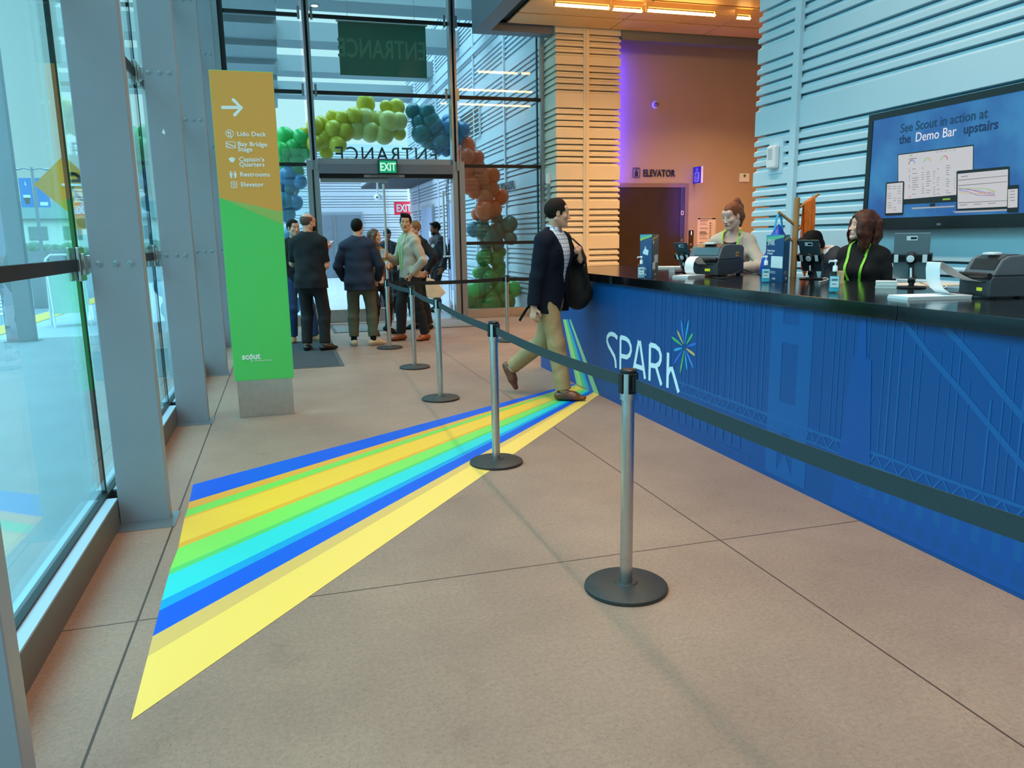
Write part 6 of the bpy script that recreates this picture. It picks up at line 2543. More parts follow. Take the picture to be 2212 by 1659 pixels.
        if style == 'ponytail':
            P_ = [ell(T((0, -0.022, 0.034)), (0.074 * w + 0.007, 0.096 + 0.008, 0.086 + 0.010), R, 0.02)]

            def pl(F, x, y, z):
                a = (0.068 - 0.03 * (np.abs(x) / 0.05) ** 2 + 0.35 * (y - 0.075)) - z
                back = np.maximum(y + 0.005, -z - 0.055 - 0.3 * (y + 0.09))
                side = np.maximum(np.abs(y - 0.012) - 0.016, -z + 0.005)
                return np.maximum(F, np.minimum(np.minimum(np.maximum(a, y - 0.1), back), side) * 0.8)
            o = skin_mesh('hair', P_, s.fres * 1.1, m, s.t, post=s.cut_head(pl), wr=0.0018, seed=seed)
            P_ = [ell(T((0, -0.085, 0.110)), (0.030, 0.026, 0.026), R, 0.01), cone(T((0, -0.10, 0.118)), T((0.01, -0.135, 0.055)), 0.026, 0.036, None, 0.02), cone(T((0.01, -0.135, 0.055)), T((0.015, -0.135, -0.04)), 0.036, 0.034, None, 0.02), cone(T((0.015, -0.135, -0.04)), T((0.02, -0.115, -0.12)), 0.032, 0.012, None, 0.02)]
            skin_mesh('ponytail', P_, s.fres * 1.1, m, s.t, wr=0.003, seed=seed + 3)
            b = MB()
            c = [T((0.022 * math.cos(a), -0.092 + 0.012 * math.sin(a), 0.118 + 0.020 * math.sin(a))) for a in np.linspace(0, 2 * PI, 13)]
            b.tube(c, 0.008, 8)
            b.build('hair_tie', M_black, s.t, smooth=True)
            return o
        if style == 'long' or style == 'bob' or style == 'tied':
            P_ = [ell(T((0, -0.022, 0.034)), (0.074 * w + 0.013 + vol, 0.096 + 0.014 + vol, 0.086 + 0.016 + vol * 0.6), R, 0.02)]
            rs = np.random.RandomState(seed)
            n = 24 if style == 'long' else 9
            for q in range(n):
                a = PI * (-0.10 + 1.20 * q / (n - 1)) if style == 'long' else PI * (0.02 + 0.96 * q / (n - 1))
                x0, y0 = (0.080 + vol) * math.cos(a), -0.03 - (0.075 + vol) * math.sin(a) + ((0.035 + vol) if abs(math.cos(a)) > 0.75 else 0)
                ln = -0.19 if style == 'long' else -0.15
                if style == 'tied':
                    x0 *= 0.9
                p0, p1, p2 = T((x0, y0, 0.03)), T((x0 * 1.10 + rs.uniform(-0.01, 0.01), y0 * 1.06, -0.07)), T((x0 * (1.15 if style == 'long' else 0.95) + rs.uniform(-0.014, 0.014), y0 * 1.0 + rs.uniform(-0.012, 0.012), ln + rs.uniform(-0.03, 0.02)))
                P_ += [cone(p0, p1, 0.026 + vol * 0.4, 0.028 + vol * 0.4, None, 0.014), cone(p1, p2, 0.028 + vol * 0.4, 0.011, None, 0.012)]

            def pl(F, x, y, z):
                a = (0.066 - 0.03 * (np.abs(x) / 0.05) ** 2 + 0.35 * (y - 0.075)) - z
                rest = np.maximum(y - (0.042 if style == 'long' else 0.035), -0.45 - z)
                return np.maximum(F, np.minimum(np.maximum(a, y - 0.105), rest) * 0.8)
            return skin_mesh('hair', P_, s.fres * 1.2, m, s.t, post=s.cut_head(pl), wr=0.0035, seed=seed)

    def top(s, name, m, off=0.012, hem=0.90, sleeve=0.94, wr=0.0022, flare=0.0, open_=None, neck=0.085, seed=2, cuff=None, loose=0.0, lapel=None):
        j = s.j
        P_ = grow(s.torso(), off + loose)
        P_.append(cone(j['W'], (j['P'][0], j['P'][1], hem - 0.02), 0.148 * s.bw + off, 0.158 * s.bw + off + flare, (FWD, 0.74), 0.04))
        arms = []
        for sd in 'RL':
            r = (0.056 + off * 0.75, 0.047 + off * 0.7, 0.038 + off * 0.6) if not s.fem else (0.047 + off * 0.75, 0.039 + off * 0.7, 0.033 + off * 0.6)
            arms += s.arm(sd, sleeve, r)
        N_ = j['N']
        P_.append(cone(N_ + V3(0, 0.02, 0.035), N_ + V3(0, 0.03, 0.2), neck * 0.75, neck, None, 0.012, 'sub'))
        torso_only = P_
        s.outer = P_
        cuts = []
        for sd in 'RL':
            d = unit(j['wr' + sd] - j['e' + sd]) if sleeve > 0 else unit(j['e' + sd] - j['sh' + sd])
            e = (j['e' + sd] + (j['wr' + sd] - j['e' + sd]) * sleeve) if sleeve > 0 else j['sh' + sd] + (j['e' + sd] - j['sh' + sd]) * (1 + sleeve)
            cuts.append((e, d))

        def pre(F, X, Y, Z):
            x, y, z = X.astype(np.float32)[:, None, None], Y.astype(np.float32)[None, :, None], Z.astype(np.float32)[None, None, :]
            A = field(arms, X, Y, Z)
            for e, d in cuts:
                near = np.sqrt((x - e[0]) ** 2 + (y - e[1]) ** 2 + (z - e[2]) ** 2) - 0.13
                pl = (x - e[0]) * d[0] + (y - e[1]) * d[1] + (z - e[2]) * d[2]
                A = np.maximum(A, np.minimum(pl, -near))
            return smin(np.maximum(F, hem - z), A, 0.02)

        def post(F, x, y, z):
            if open_ is not None:
                x0, zb, w1, w0, tl = open_
                hw = np.where(z > zb, (z - zb) * w1, (zb - z) * w0) + 0.004
                F = np.maximum(F, -np.maximum(np.abs(x - x0 - tl * (z - zb)) - hw, 0.02 - (y - j['C'][1] * 0)))
            return F
        o = skin_mesh(name, P_, s.res, m, s.t, post=post, wr=wr, seed=seed, extra=arms, pre=pre)
        if lapel is not None:
            lw, zt = lapel
            x0, zb, w1, w0, tl = open_
            for sx in (-1, 1):
                def lp(F, x, y, z, sx=sx):
                    u = (x - x0 - tl * (z - zb)) * sx - ((z - zb) * w1 + 0.002)
                    t = np.clip((z - zb) / (zt - zb), 0, 1)
                    wid = lw * np.clip(1.15 * np.sqrt(t) - np.where(t > 0.72, (t - 0.72) * 1.6, 0), 0.02, 1)
                    wid = wid * np.where((t > 0.70) & (t < 0.74), 0.72, 1)
                    G = np.maximum(F - 0.007, -(F + 0.012))
                    return np.maximum(np.maximum(np.maximum(G, -u), u - wid), np.maximum(np.maximum(zb - z, z - zt), 0.03 - y))
                skin_mesh('lapel', torso_only, min(s.res, 0.006), m, s.t, post=lp, wr=wr, seed=seed)
        return o

    def trousers(s, m, top=1.03, wr=0.003, hem=0.075, slim=1.0, seed=4, tmax=0.97):
        j = s.j
        P_ = [cone(j['P'] + V3(0, 0, -0.05), j['P'] + V3(0, 0, 0.12), 0.166 * s.bw, 0.158 * s.bw, (FWD, 0.74), 0.04)]
        for sd in 'RL':
            P_ += s.leg(sd, (0.102 * slim, 0.078 * slim, 0.070 * slim), tmax)
            P_.append(ell(j['hip' + sd] + V3(0, -0.058, -0.02), (0.092, 0.08, 0.095), None, 0.04))
        cuts = []
        for sd in 'RL':
            d = unit(j['ank' + sd] - j['k' + sd])
            cuts.append((j['k' + sd] + (j['ank' + sd] - j['k' + sd]) * tmax, d))

        def post(F, x, y, z):
            F = np.maximum(F, z - top)
            for e, d in cuts:
                near = np.sqrt((x - e[0]) ** 2 + (y - e[1]) ** 2 + (z - e[2]) ** 2) - 0.15
                F = np.maximum(F, np.minimum((x - e[0]) * d[0] + (y - e[1]) * d[1] + (z - e[2]) * d[2], -near))
            return F
        return skin_mesh('trousers', P_, s.res, m, s.t, post=post, wr=wr, seed=seed)

    def shoes(s, m, sole, heel=0.0):
        for sd in 'RL':
            a, d, u = s.foot_frame(sd)
            P_ = [cone(a - d * 0.045 - u * 0.042, a + d * 0.10 - u * 0.046, 0.042, 0.045, None, 0.02), cone(a - u * 0.03, a + d * 0.07 - u * 0.035, 0.044, 0.038, None, 0.02), cone(a + d * 0.10 - u * 0.052, a + d * 0.175 - u * 0.058, 0.044, 0.031, (u, 0.72), 0.02)]

            def post(F, x, y, z, a=a, u=u, d=d):
                q = (x - a[0]) * u[0] + (y - a[1]) * u[1] + (z - a[2]) * u[2]
                return np.maximum(np.maximum(F, -0.086 - q), q - 0.012)

            def assign(c, a=a, u=u):
                return np.where((c - a) @ u < -0.070, 1, 0)
            skin_mesh('shoe', P_, min(s.res, 0.006), [m, sole], s.t, post=post, assign=assign)

    def collar(s, m, r=0.066, h=0.035, open_=0.5, z=0.0):
        j = s.j
        b = MB()
        n = 26
        I = []
        for q in range(n):
            a = PI / 2 + open_ + (2 * PI - 2 * open_) * q / (n - 1)
            c, sn = math.cos(a), math.sin(a)
            base = j['N'] + V3(r * c * 1.05, r * sn * 0.95 + 0.008, 0.005 + z - 0.02 * sn)
            topp = base + V3(-0.10 * r * c, -0.10 * r * sn - 0.0, h)
            fold = base + V3(0.16 * r * c, 0.16 * r * sn, -0.006 - 0.012 * max(sn, 0))
            I.append((base, topp, fold))
        for q in range(n - 1):
            A, B = I[q], I[q + 1]
            b.face([A[0], B[0], B[1], A[1]])
            b.face([A[1], B[1], B[2], A[2]])
        o = b.build('collar', m, s.t, smooth='auto')
        md = o.modifiers.new('thickness', 'SOLIDIFY')
        md.thickness = 0.004
        return o

    def front(s, x, z):
        Y = np.linspace(-0.3, 0.75, 420)
        F = field(s.outer, np.array([x]), Y, np.array([z]))[0, :, 0]
        i = np.where(F < 0)[0]
        return Y[i[-1]] if len(i) else 0.05

    def topz(s, x, y):
        Z_ = np.linspace(1.0, 1.62, 260)
        F = field(s.outer, np.array([x]), np.array([y]), Z_)[0, 0, :]
        i = np.where(F < 0)[0]
        return Z_[i[-1]] if len(i) else 1.45

    def lanyard(s, m, drop=1.05, badge=None, off=0.008, xo=0.06, w=0.015):
        N_ = s.j['N']
        b = MB()
        for sx in (-1, 1):
            pts = []
            for x, y in ((0.0, -0.07), (0.035, -0.062), (0.062, -0.035), (0.072, -0.005)):
                xx, yy_ = N_[0] + sx * x, N_[1] + y
                pts.append((xx, yy_, max(s.topz(xx, yy_), N_[2] - 0.02) + off))
            zt = s.topz(N_[0] + sx * 0.076, N_[1] + 0.03)
            n = 14
            for q in range(n + 1):
                t = q / n
                z = zt - 0.02 + (drop - zt + 0.02) * t
                x = N_[0] * (1 - t) + sx * ((0.076 + (xo - 0.076) * min(1, t * 2)) * (1 - max(0, (t - 0.45) / 0.55)) + 0.005)
                pts.append((x, s.front(x, z) + off, z))
            wd = [Vector((sx, -0.1, 0)) if q < 5 else Vector((1, 0, 0.15 * sx)) for q in range(len(pts))]
            b.ribbon(pts, wd, w, 0.002)
        o = b.build('lanyard', m, s.t, smooth='auto')
        if badge is not None:
            b = MB()
            y = max(s.front(0, drop), s.front(0, drop - 0.1)) + off
            for z0, z1, mi in ((drop - 0.13, drop - 0.05, 0), (drop - 0.17, drop - 0.13, 1), (drop - 0.05, drop - 0.02, 0)):
                b.box(-0.045, 0.045, y - 0.002, y + 0.002, z0, z1, mi)
            b.build('badge', badge, o)
        return o

    def at(s, v):
        """person space -> world"""
        rz = s.t.rotation_euler[2]
        c, sn = math.cos(rz), math.sin(rz)
        v = V3(v) * s.k
        return Vector((s.t.location[0] + c * v[0] - sn * v[1], s.t.location[1] + sn * v[0] + c * v[1], s.t.location[2] + v[2]))

    def loc(s, w):
        """world -> person space"""
        rz = s.t.rotation_euler[2]
        c, sn = math.cos(rz), math.sin(rz)
        d = V3(w) - V3(tuple(s.t.location))
        return (V3(c * d[0] + sn * d[1], -sn * d[0] + c * d[1], d[2])) / s.k


def tolocal(loc, face, H, w):
    f = unit((face[0], face[1], 0))
    rz = math.atan2(-f[0], f[1])
    c, sn = math.cos(rz), math.sin(rz)
    d = V3(w) - V3(loc)
    return tuple(V3(c * d[0] + sn * d[1], -sn * d[0] + c * d[1], d[2]) / (H / 1.8))


def dirlocal(face, v):
    f = unit((face[0], face[1], 0))
    r = V3(f[1], -f[0], 0)
    v = unit(v)
    return (float(v @ r), float(v @ f), float(v[2]))


C_navy = mat('navy_wool', '#0d1220', 0.85, spec=0.2, var=0.15, scale=60)
C_black = mat('black_cotton', '#0e0e11', 0.9, var=0.2, scale=40)
C_blackp = mat('black_trouser_cloth', '#101013', 0.85, var=0.2, scale=40)
C_khaki = mat('khaki_chino', '#a5865c', 0.85, var=0.08, scale=25)
C_olivep = mat('olive_chino', '#55533f', 0.9, var=0.08, scale=25)
C_brownl = mat('brown_leather', '#6d3a1f', 0.35, var=0.15, scale=20)
C_rust = mat('rust_leather', '#8a4320', 0.4, var=0.12, scale=20)
C_sole = mat('dark_sole', '#1f1611', 0.6)
C_hairbrown = mat('hair_dark_brown', '#1d130d', 0.75, spec=0.2, var=0.4, scale=60, bump=0.3, bscale=220)
C_hairblack = mat('hair_black', '#0b0908', 0.7, spec=0.2, var=0.3, scale=60, bump=0.3, bscale=220)
C_hairred = mat('hair_auburn', '#854a2a', 0.6, spec=0.3, var=0.45, scale=45, bump=0.2, bscale=220)
C_hairchest = mat('hair_chestnut', '#4a2413', 0.5, spec=0.35, var=0.55, scale=26, bump=0.2, bscale=200)
C_lime = mat('lanyard_lime', '#8fe03a', 0.6)


def check_mat():
    m = bpy.data.materials.new('checked_shirt')
    m.use_nodes = True
    nt = m.node_tree
    b = nt.nodes['Principled BSDF']
    b.inputs['Roughness'].default_value = 0.85
    tc = nt.nodes.new('ShaderNodeTexCoord')
    sp_ = nt.nodes.new('ShaderNodeSeparateXYZ')
    nt.links.new(tc.outputs['Object'], sp_.inputs[0])
    prev = None
    for ax, k in (('X', 0.032), ('Z', 0.036)):
        a = nt.nodes.new('ShaderNodeMath')
        a.operation = 'PINGPONG'
        nt.links.new(sp_.outputs[ax], a.inputs[0])
        a.inputs[1].default_value = k / 2
        l = nt.nodes.new('ShaderNodeMath')
        l.operation = 'LESS_THAN'
        nt.links.new(a.outputs[0], l.inputs[0])
        l.inputs[1].default_value = 0.0022
        if prev is None:
            prev = l
        else:
            q = nt.nodes.new('ShaderNodeMath')
            q.operation = 'MAXIMUM'
            nt.links.new(prev.outputs[0], q.inputs[0])
            nt.links.new(l.outputs[0], q.inputs[1])
            prev = q
    x = nt.nodes.new('ShaderNodeMix')
    x.data_type = 'RGBA'
    x.inputs[6].default_value = lin('#e9ecf2')
    x.inputs[7].default_value = lin('#5f6485')
    nt.links.new(prev.outputs[0], x.inputs[0])
    nt.links.new(x.outputs[2], b.inputs['Base Color'])
    return m


C_check = check_mat()


def cup(w, label, axis=(0, 0, 1), s=1.0):
    t = thing('paper_cup', label, 'cup', w, 0, 'white paper coffee cups')
    b = MB()
    b.lathe([(0.028 * s, -0.055 * s), (0.040 * s, 0.055 * s), (0.042 * s, 0.058 * s), (0.040 * s, 0.060 * s), (0.037 * s, 0.056 * s)], seg=24)
    b.build('cup_body', M_white, t, smooth='auto')
    b = MB()
    b.lathe([(0.0365 * s, 0.050 * s), (0.0365 * s, 0.0505 * s)], seg=24)
    b.build('coffee', mat('coffee_brown', '#4a2c1a', 0.2), t)
    return t


# ---------------------------------------------------------------- the walking man
fW = (0.66, -0.75)
pW = (2.40, 6.85, 0)
H1 = 1.845
wk = Person('person walking in a navy blazer and khaki trousers, one hand on a shoulder strap', pW, fW, H1, 'light', False, 0.0065, 0.0038, lean=(0, 0.02), yaw=-34, pitch=-3,
            J=dict(ankR=(0.12, 0.17, 0.088), ankL=(0.0, -0.46, 0.235), toeR=-22, toeL=4, fpL=58, knL=(-0.1, 1, -0.3), knR=(0.05, 1, 0),
                   P=(0.0, -0.04, 0.945), W=(0, -0.02, 1.10), hipR=(0.092, -0.02, 0.93), hipL=(-0.092, -0.05, 0.93),
                   wrR=(0.258, -0.05, 0.856), elR=(0.5, -1, 0), wrL=(-0.185, 0.185, 1.265), elL=(-1.2, -0.3, -0.9)),
            hands=dict(R=dict(curl=0.42, n=(-1, 0.25, 0)), L=dict(curl=1.0, thumb=0.8, n=(0.3, -1, 0.0), d=(0.35, 0.1, 1))))
wk.hair('short', C_hairbrown, 3)
wk.brows(C_hairbrown)
wk.top('shirt', C_check, 0.010, 0.97, 0.90, 0.0016, seed=5)
wk.trousers(C_khaki, 1.04, 0.002, seed=6)
wk.top('blazer', C_navy, 0.030, 0.79, 0.95, 0.0025, 0.035, (-0.02, 0.98, 0.25, 0.55, 0.02), 0.11, seed=7, lapel=(0.062, 1.47))
wk.collar(C_check, 0.074, 0.050, 0.30, 0.022)
wk.shoes(C_brownl, C_sole)
b = MB()
for q in range(24):
    a0, a1 = 2 * PI * q / 24, 2 * PI * (q + 1) / 24
    P0_, P1_ = wk.j['P'] + V3(0.172 * math.cos(a0), 0.132 * math.sin(a0), 0.07), wk.j['P'] + V3(0.172 * math.cos(a1), 0.132 * math.sin(a1), 0.07)
    b.face([P0_, P1_, P1_ + V3(0, 0, 0.034), P0_ + V3(0, 0, 0.034)])
o = b.build('belt', mat('dark_brown_belt', '#2a1710', 0.4), wk.t, smooth=True)
md = o.modifiers.new('thickness', 'SOLIDIFY')
md.thickness = 0.004
# his backpack, slung on the left shoulder
M_pack = mat('black_backpack', '#0d0d10', 0.8, bump=0.3, bscale=150)
bp_ = thing('backpack', 'black backpack hanging from the left shoulder of the walking man', 'backpack', wk.at((-0.30, 0.06, 1.02)), wk.t.rotation_euler[2])
P_ = [ell((0, 0, 0), (0.095, 0.155, 0.235), None, 0.03), ell((-0.03, 0.02, -0.09), (0.095, 0.145, 0.15), None, 0.03)]
skin_mesh('sack', P_, 0.010, M_pack, bp_, wr=0.003, seed=9)
b = MB()
pts = [(0.04, -0.10, 0.17), (0.10, -0.10, 0.34), (0.125, -0.03, 0.445), (0.135, 0.05, 0.435), (0.135, 0.14, 0.36), (0.12, 0.175, 0.25), (0.075, 0.17, 0.10), (0.04, 0.13, -0.05)]
b.ribbon(pts, (1, 0.1, 0.1), 0.045, 0.008)
b.build('shoulder_strap', M_pack, bp_, smooth='auto')
b = MB()
d0 = wk.at((0.16, -0.26, 0.84)) - bp_.location
rz_ = -wk.t.rotation_euler[2]


def inpack(v):
    d = wk.at(v) - bp_.location
    c, s_ = math.cos(rz_), math.sin(rz_)
    return (c * d.x - s_ * d.y, s_ * d.x + c * d.y, d.z)


LW = lambda px, py, Y: inpack(tuple(wk.loc(on('y', Y, px, py))))
b.ribbon([LW(1168, 630, 7.06), LW(1150, 652, 7.02), LW(1136, 670, 7.02), LW(1122, 693, 7.0)], (0.3, 0, 1), 0.028, 0.004)
b.build('loose_strap', M_pack, bp_, smooth='auto')

# ---------------------------------------------------------------- the woman in the pale blazer
fA = (-0.72, -0.69)
pA = (4.17, 6.66, 0)
HA = 1.80
C_pale = mat('pale_linen_blazer', '#c6b6a4', 0.85, var=0.06, scale=25)
LA = lambda w: tolocal(pA, fA, HA, w)
wa = Person('person in a pale blazer with an auburn ponytail behind the counter', pA, fA, HA, 'pale', True, 0.0065, 0.0036, lean=(0.0, 0.05), yaw=28, pitch=-14,
            J=dict(wrR=LA((3.80, 6.86, 1.24)), wrL=LA((4.00, 6.30, 1.185)), elR=(0.8, -0.6, -0.5), elL=(-0.9, -0.7, -0.2)),
            hands=dict(R=dict(curl=0.5, n=(0, 0, -1)), L=dict(curl=0.35, n=(0, 0, -1), d=(0.35, 1, -0.12))))
wa.hair('ponytail', C_hairred, 5)
wa.brows(mat('brow_auburn', '#8a5a3c', 0.6))
wa.top('camisole', C_black, 0.006, 0.97, -0.98, 0.001, neck=0.16, seed=8)
wa.trousers(C_blackp, 1.03, 0.002, slim=0.85)
wa.top('blazer', C_pale, 0.024, 0.82, 0.93, 0.003, 0.03, (0.0, 1.12, 0.20, 0.4, 0.0), 0.095, seed=12, lapel=(0.060, 1.47))
wa.lanyard(C_lime, 1.06, None, 0.010, 0.055)
wa.shoes(C_black, C_sole)
b = MB()
for sx in (-1, 1):
    c = wa.T((sx * 0.083, -0.004, -0.055))
    b.tube([tuple(V3(c) + V3(0, 0.014 * math.cos(a), 0.014 * math.sin(a) - 0.006)) for a in np.linspace(0, 2 * PI, 15)], 0.0016, 6)
b.build('hoop_earrings', M_chrome, wa.t, smooth=True)

# ---------------------------------------------------------------- the stooping man in the dark suit
fB = (-0.97, 0.1)
pB = (4.70, 5.66, 0)
HB_ = 1.68
C_suit = mat('dark_grey_suit', '#37343a', 0.85, var=0.1, scale=40)
wb = Person('person with black hair in a dark suit, stooping behind the coat rack', pB, fB, HB_, 'tan', False, 0.008, 0.0042, lean=(0, 0.28), yaw=-8, pitch=-38,
            J=dict(wrR=(0.20, 0.34, 0.90), wrL=(-0.22, 0.32, 0.88), H=(0.0, 0.40, 1.49)), hands=dict())
wb.hair('short', C_hairblack, 8)
P_ = [ell(wb.T((s_ * 0.055, -0.03, 0.0)), (0.035, 0.06, 0.07), wb.j['R'], 0.02) for s_ in (-1, 1)] + [ell(wb.T((0, 0.05, 0.085)), (0.07, 0.045, 0.04), wb.j['R'], 0.02), ell(wb.T((0, -0.06, -0.02)), (0.07, 0.055, 0.075), wb.j['R'], 0.02)]
skin_mesh('hair_locks', P_, 0.006, C_hairblack, wb.t, wr=0.004, seed=4)
wb.top('shirt', M_white, 0.008, 0.98, 0.9, 0.001, seed=3)
wb.trousers(C_suit, 1.03)
wb.top('suit_jacket', C_suit, 0.026, 0.80, 0.94, 0.003, 0.03, (0.0, 1.05, 0.22, 0.4, 0.0), 0.10, seed=14, lapel=(0.05, 1.42))
wb.collar(M_white, 0.066, 0.045, 0.3)
wb.shoes(C_black, C_sole)

# ---------------------------------------------------------------- the brown haired woman in black
fC = (-0.90, -0.44)
pC = (4.42, 5.20, 0)
HC = 1.665
wc = Person('person in black with chestnut hair and lime lanyard behind the counter', pC, fC, HC, 'pale', True, 0.0065, 0.0036, yaw=46, pitch=8,
            J=dict(wrR=(0.20, 0.20, 0.98), wrL=(-0.22, 0.16, 0.96)), build=1.08)
wc.hair('long', C_hairchest, 11, 0.016)
wc.brows(C_hairbrown)
wc.trousers(C_blackp, 1.03, 0.002, slim=0.9)
wc.top('blouse', C_black, 0.022, 0.85, 0.94, 0.0035, 0.03, None, 0.09, seed=15)
wc.collar(C_black, 0.070, 0.045, 0.35)
wc.lanyard(C_lime, 1.03, None, 0.012, 0.062, 0.021)
wc.shoes(C_black, C_sole)

# ---------------------------------------------------------------- group by the doors
R8, FR = 0.009, 0.006
# bald man in black polo
fD = (0.42, 0.91)
pD = (0.36, 10.98, 0)
HD = 1.875
LD = lambda w: tolocal(pD, fD, HD, w)
wr_ = on('y', 11.10, 704, 540)
wd = Person('person with a shaved head in a black polo shirt, seen from behind holding a phone', pD, fD, HD, 'light', False, R8, FR, yaw=32, pitch=-6, build=1.10,
            J=dict(wrR=LA and LD(wr_), elR=(0.2, -0.5, -1), wrL=(-0.12, 0.30, 1.10), elL=(-0.8, -0.5, -0.5), ankR=(0.14, 0.0, 0.088), toeR=30),
            hands=dict(R=dict(curl=0.7, thumb=0.6, n=(-0.5, 0.2, 1), d=(0.45, 0.7, 0.6)), L=dict(curl=0.5, n=(1, 0, 0.6))))
wd.hair('bald', mat('stubble_dark', '#5b4438', 0.7), 2)
wd.top('polo_shirt', C_black, 0.022, 0.83, -0.15, 0.003, 0.03, None, 0.09, seed=21)
wd.collar(C_black, 0.068, 0.04, 0.3)
wd.trousers(C_blackp, 1.03, 0.002, seed=22)
wd.shoes(mat('black_leather', '#141313', 0.4), C_sole)
P_ = [ell(wd.T((0, 0.052, -0.058)), (0.066, 0.062, 0.054), wd.j['R'], 0.01)]
skin_mesh('face_mask', P_, 0.006, C_black, wd.t, post=wd.cut_head(lambda F, x, y, z: np.maximum(F, np.maximum(-y + 0.0, z + 0.022))))
w_ = wd.at(wd.j['hdR'] + V3(0.0, 0.02, 0.045))
ph = thing('mobile_phone', 'mobile phone held up by the man in the black polo shirt', 'phone', w_, wd.t.rotation_euler[2])
T = Matrix.Rotation(math.radians(25), 4, 'X') @ Matrix.Rotation(math.radians(-12), 4, 'Z')
b = MB()
b.box(-0.036, 0.036, -0.072, 0.072, -0.004, 0.004, T=T)
b.build('phone_body', M_blackm, ph, bevel=0.003)
b = MB()
b.box(-0.033, 0.033, -0.068, 0.068, 0.0042, 0.0048, T=T)
b.build('phone_screen', mat('phone_glow', '#202428', 0.2, emit='#cfd6dd', emit_s=0.7), ph)

# man half hidden by the totem
we = Person('person in jeans mostly hidden behind the totem and the man in black', (0.19, 12.02, 0), (0.15, -1), 1.82, 'light', False, R8, FR, yaw=-20, J=dict(ankL=(-0.20, 0.03, 0.088), toeL=-40))
we.hair('short', C_hairbrown, 4)
we.brows(C_hairbrown)
we.top('jumper', C_black, 0.02, 0.88, 0.95, 0.003, seed=24)
we.trousers(mat('blue_denim', '#23406b', 0.9, var=0.15, scale=30), 1.03, 0.002, seed=25)
we.shoes(mat('tan_shoe', '#9a6c45', 0.5), M_white)

# blazer man from behind
fF = (0.22, 0.97)
wf = Person('person in a navy quilted blazer and olive trousers, seen from behind', (1.04, 11.26, 0), fF, 1.80, 'light', False, R8, FR, yaw=8, build=1.06,
            J=dict(wrR=(0.235, 0.16, 0.93), wrL=(-0.235, 0.16, 0.93), elR=(1, -0.9, 0), elL=(-1, -0.9, 0), ankR=(0.155, -0.02, 0.088), ankL=(-0.125, 0.0, 0.088), toeR=58, toeL=-20, hipR=(0.10, 0, 0.935)))
wf.hair('short', C_hairblack, 6)
wf.trousers(C_olivep, 1.02, 0.002, hem=0.12, seed=27, tmax=0.90, slim=1.0)
wf.top('blazer', mat('navy_quilted', '#1a2338', 0.8, var=0.2, scale=45, bump=0.4, bscale=70), 0.028, 0.80, 0.95, 0.0025, 0.03, None, 0.09, seed=28)
wf.collar(C_navy, 0.070, 0.035, 0.4)
wf.shoes(mat('beige_suede', '#c3a887', 0.8), M_white)
b = MB()
for sd in 'RL':
    a_, d_, u_ = wf.foot_frame(sd)
    b.tube([tuple(a_ - u_ * 0.02), tuple(a_ + u_ * 0.05)], 0.043, 14)
b.build('navy_socks', C_navy, wf.t, smooth=True)

# woman with olive top
fG = (0.55, -0.84)
pG = (1.40, 12.45, 0)
HG = 1.665
wg = Person('person in an olive top and tan cardigan with a badge, holding a cup', pG, fG, HG, 'light', True, R8, FR, yaw=-38, pitch=3,
            J=dict(wrR=(0.105, 0.27, 1.165), wrL=(-0.115, 0.26, 1.175), elR=(1, -0.8, -0.6), elL=(-1, -0.8, -0.6), ankR=(0.10, 0.02, 0.12), ankL=(-0.18, 0.06, 0.12), toeL=-35, fpL=18, fpR=18),
            hands=dict(R=dict(curl=0.75, thumb=0.7, n=(-0.9, 0.3, 0), d=(-0.55, 0.75, 0.2)), L=dict(curl=0.75, thumb=0.7, n=(0.9, 0.3, 0), d=(0.55, 0.75, 0.2))))
wg.hair('tied', mat('hair_light_brown', '#5a3a22', 0.45, var=0.4, scale=30), 9)
wg.brows(C_hairbrown)
wg.trousers(C_blackp, 1.03, 0.002, slim=0.80, tmax=0.96)
wg.top('olive_top', mat('olive_knit', '#555a1c', 0.85, var=0.1, scale=40), 0.008, 0.90, 0.3, 0.002, 0.01, None, 0.10, seed=30)
wg.top('cardigan', mat('tan_cardigan', '#a06f3c', 0.9, var=0.1, scale=50), 0.022, 0.84, 0.92, 0.003, 0.03, (0.0, 1.10, 0.10, 0.25, 0.0), 0.11, seed=31)
wg.lanyard(mat('lanyard_lime', '#8fe03a'), 1.02, [mat('badge_white', '#dfe3e6', 0.4), mat('badge_navy', '#20303f', 0.4)], 0.010, 0.062, 0.018)
wg.shoes(C_black, C_sole)
cup(wg.at((0.0, 0.325, 1.20)), 'white paper cup in both hands of the woman in olive', s=1.0)

# sweater man smiling at the viewer
fH = (-0.95, -0.32)
pH = (1.80, 11.56, 0)
HH = 1.875
LH = lambda w: tolocal(pH, fH, HH, w)
C_sweat = mat('grey_marl_sweater', '#b5a591', 0.9, var=0.06, scale=60)
wh = Person('person in a pale grey sweater smiling at the viewer, holding a cup', pH, fH, HH, 'olive', False, R8, 0.005, yaw=-58, build=0.93, pitch=0, tilt=-4,
            J=dict(wrR=(0.12, 0.27, 1.20), elR=(0.8, -0.6, -1), wrL=(-0.155, 0.055, 0.945), elL=(-0.9, -0.8, 0), toeR=5, toeL=-20, ankL=(-0.12, -0.16, 0.088), ankR=(0.10, 0.12, 0.088)),
            hands=dict(R=dict(curl=0.7, thumb=0.7, n=(-1, 0.2, 0), d=(-0.35, 0.9, 0.25)), L=dict(curl=0.2, thumb=0.2, d=(0.25, 0.1, -1))))
wh.hair('quiff', C_hairbrown, 7)
wh.brows(C_hairbrown)
wh.trousers(C_blackp, 1.03, 0.002, slim=0.95, seed=33)
wh.top('sweater', C_sweat, 0.022, 0.90, 0.94, 0.0035, 0.0, None, 0.09, seed=34)
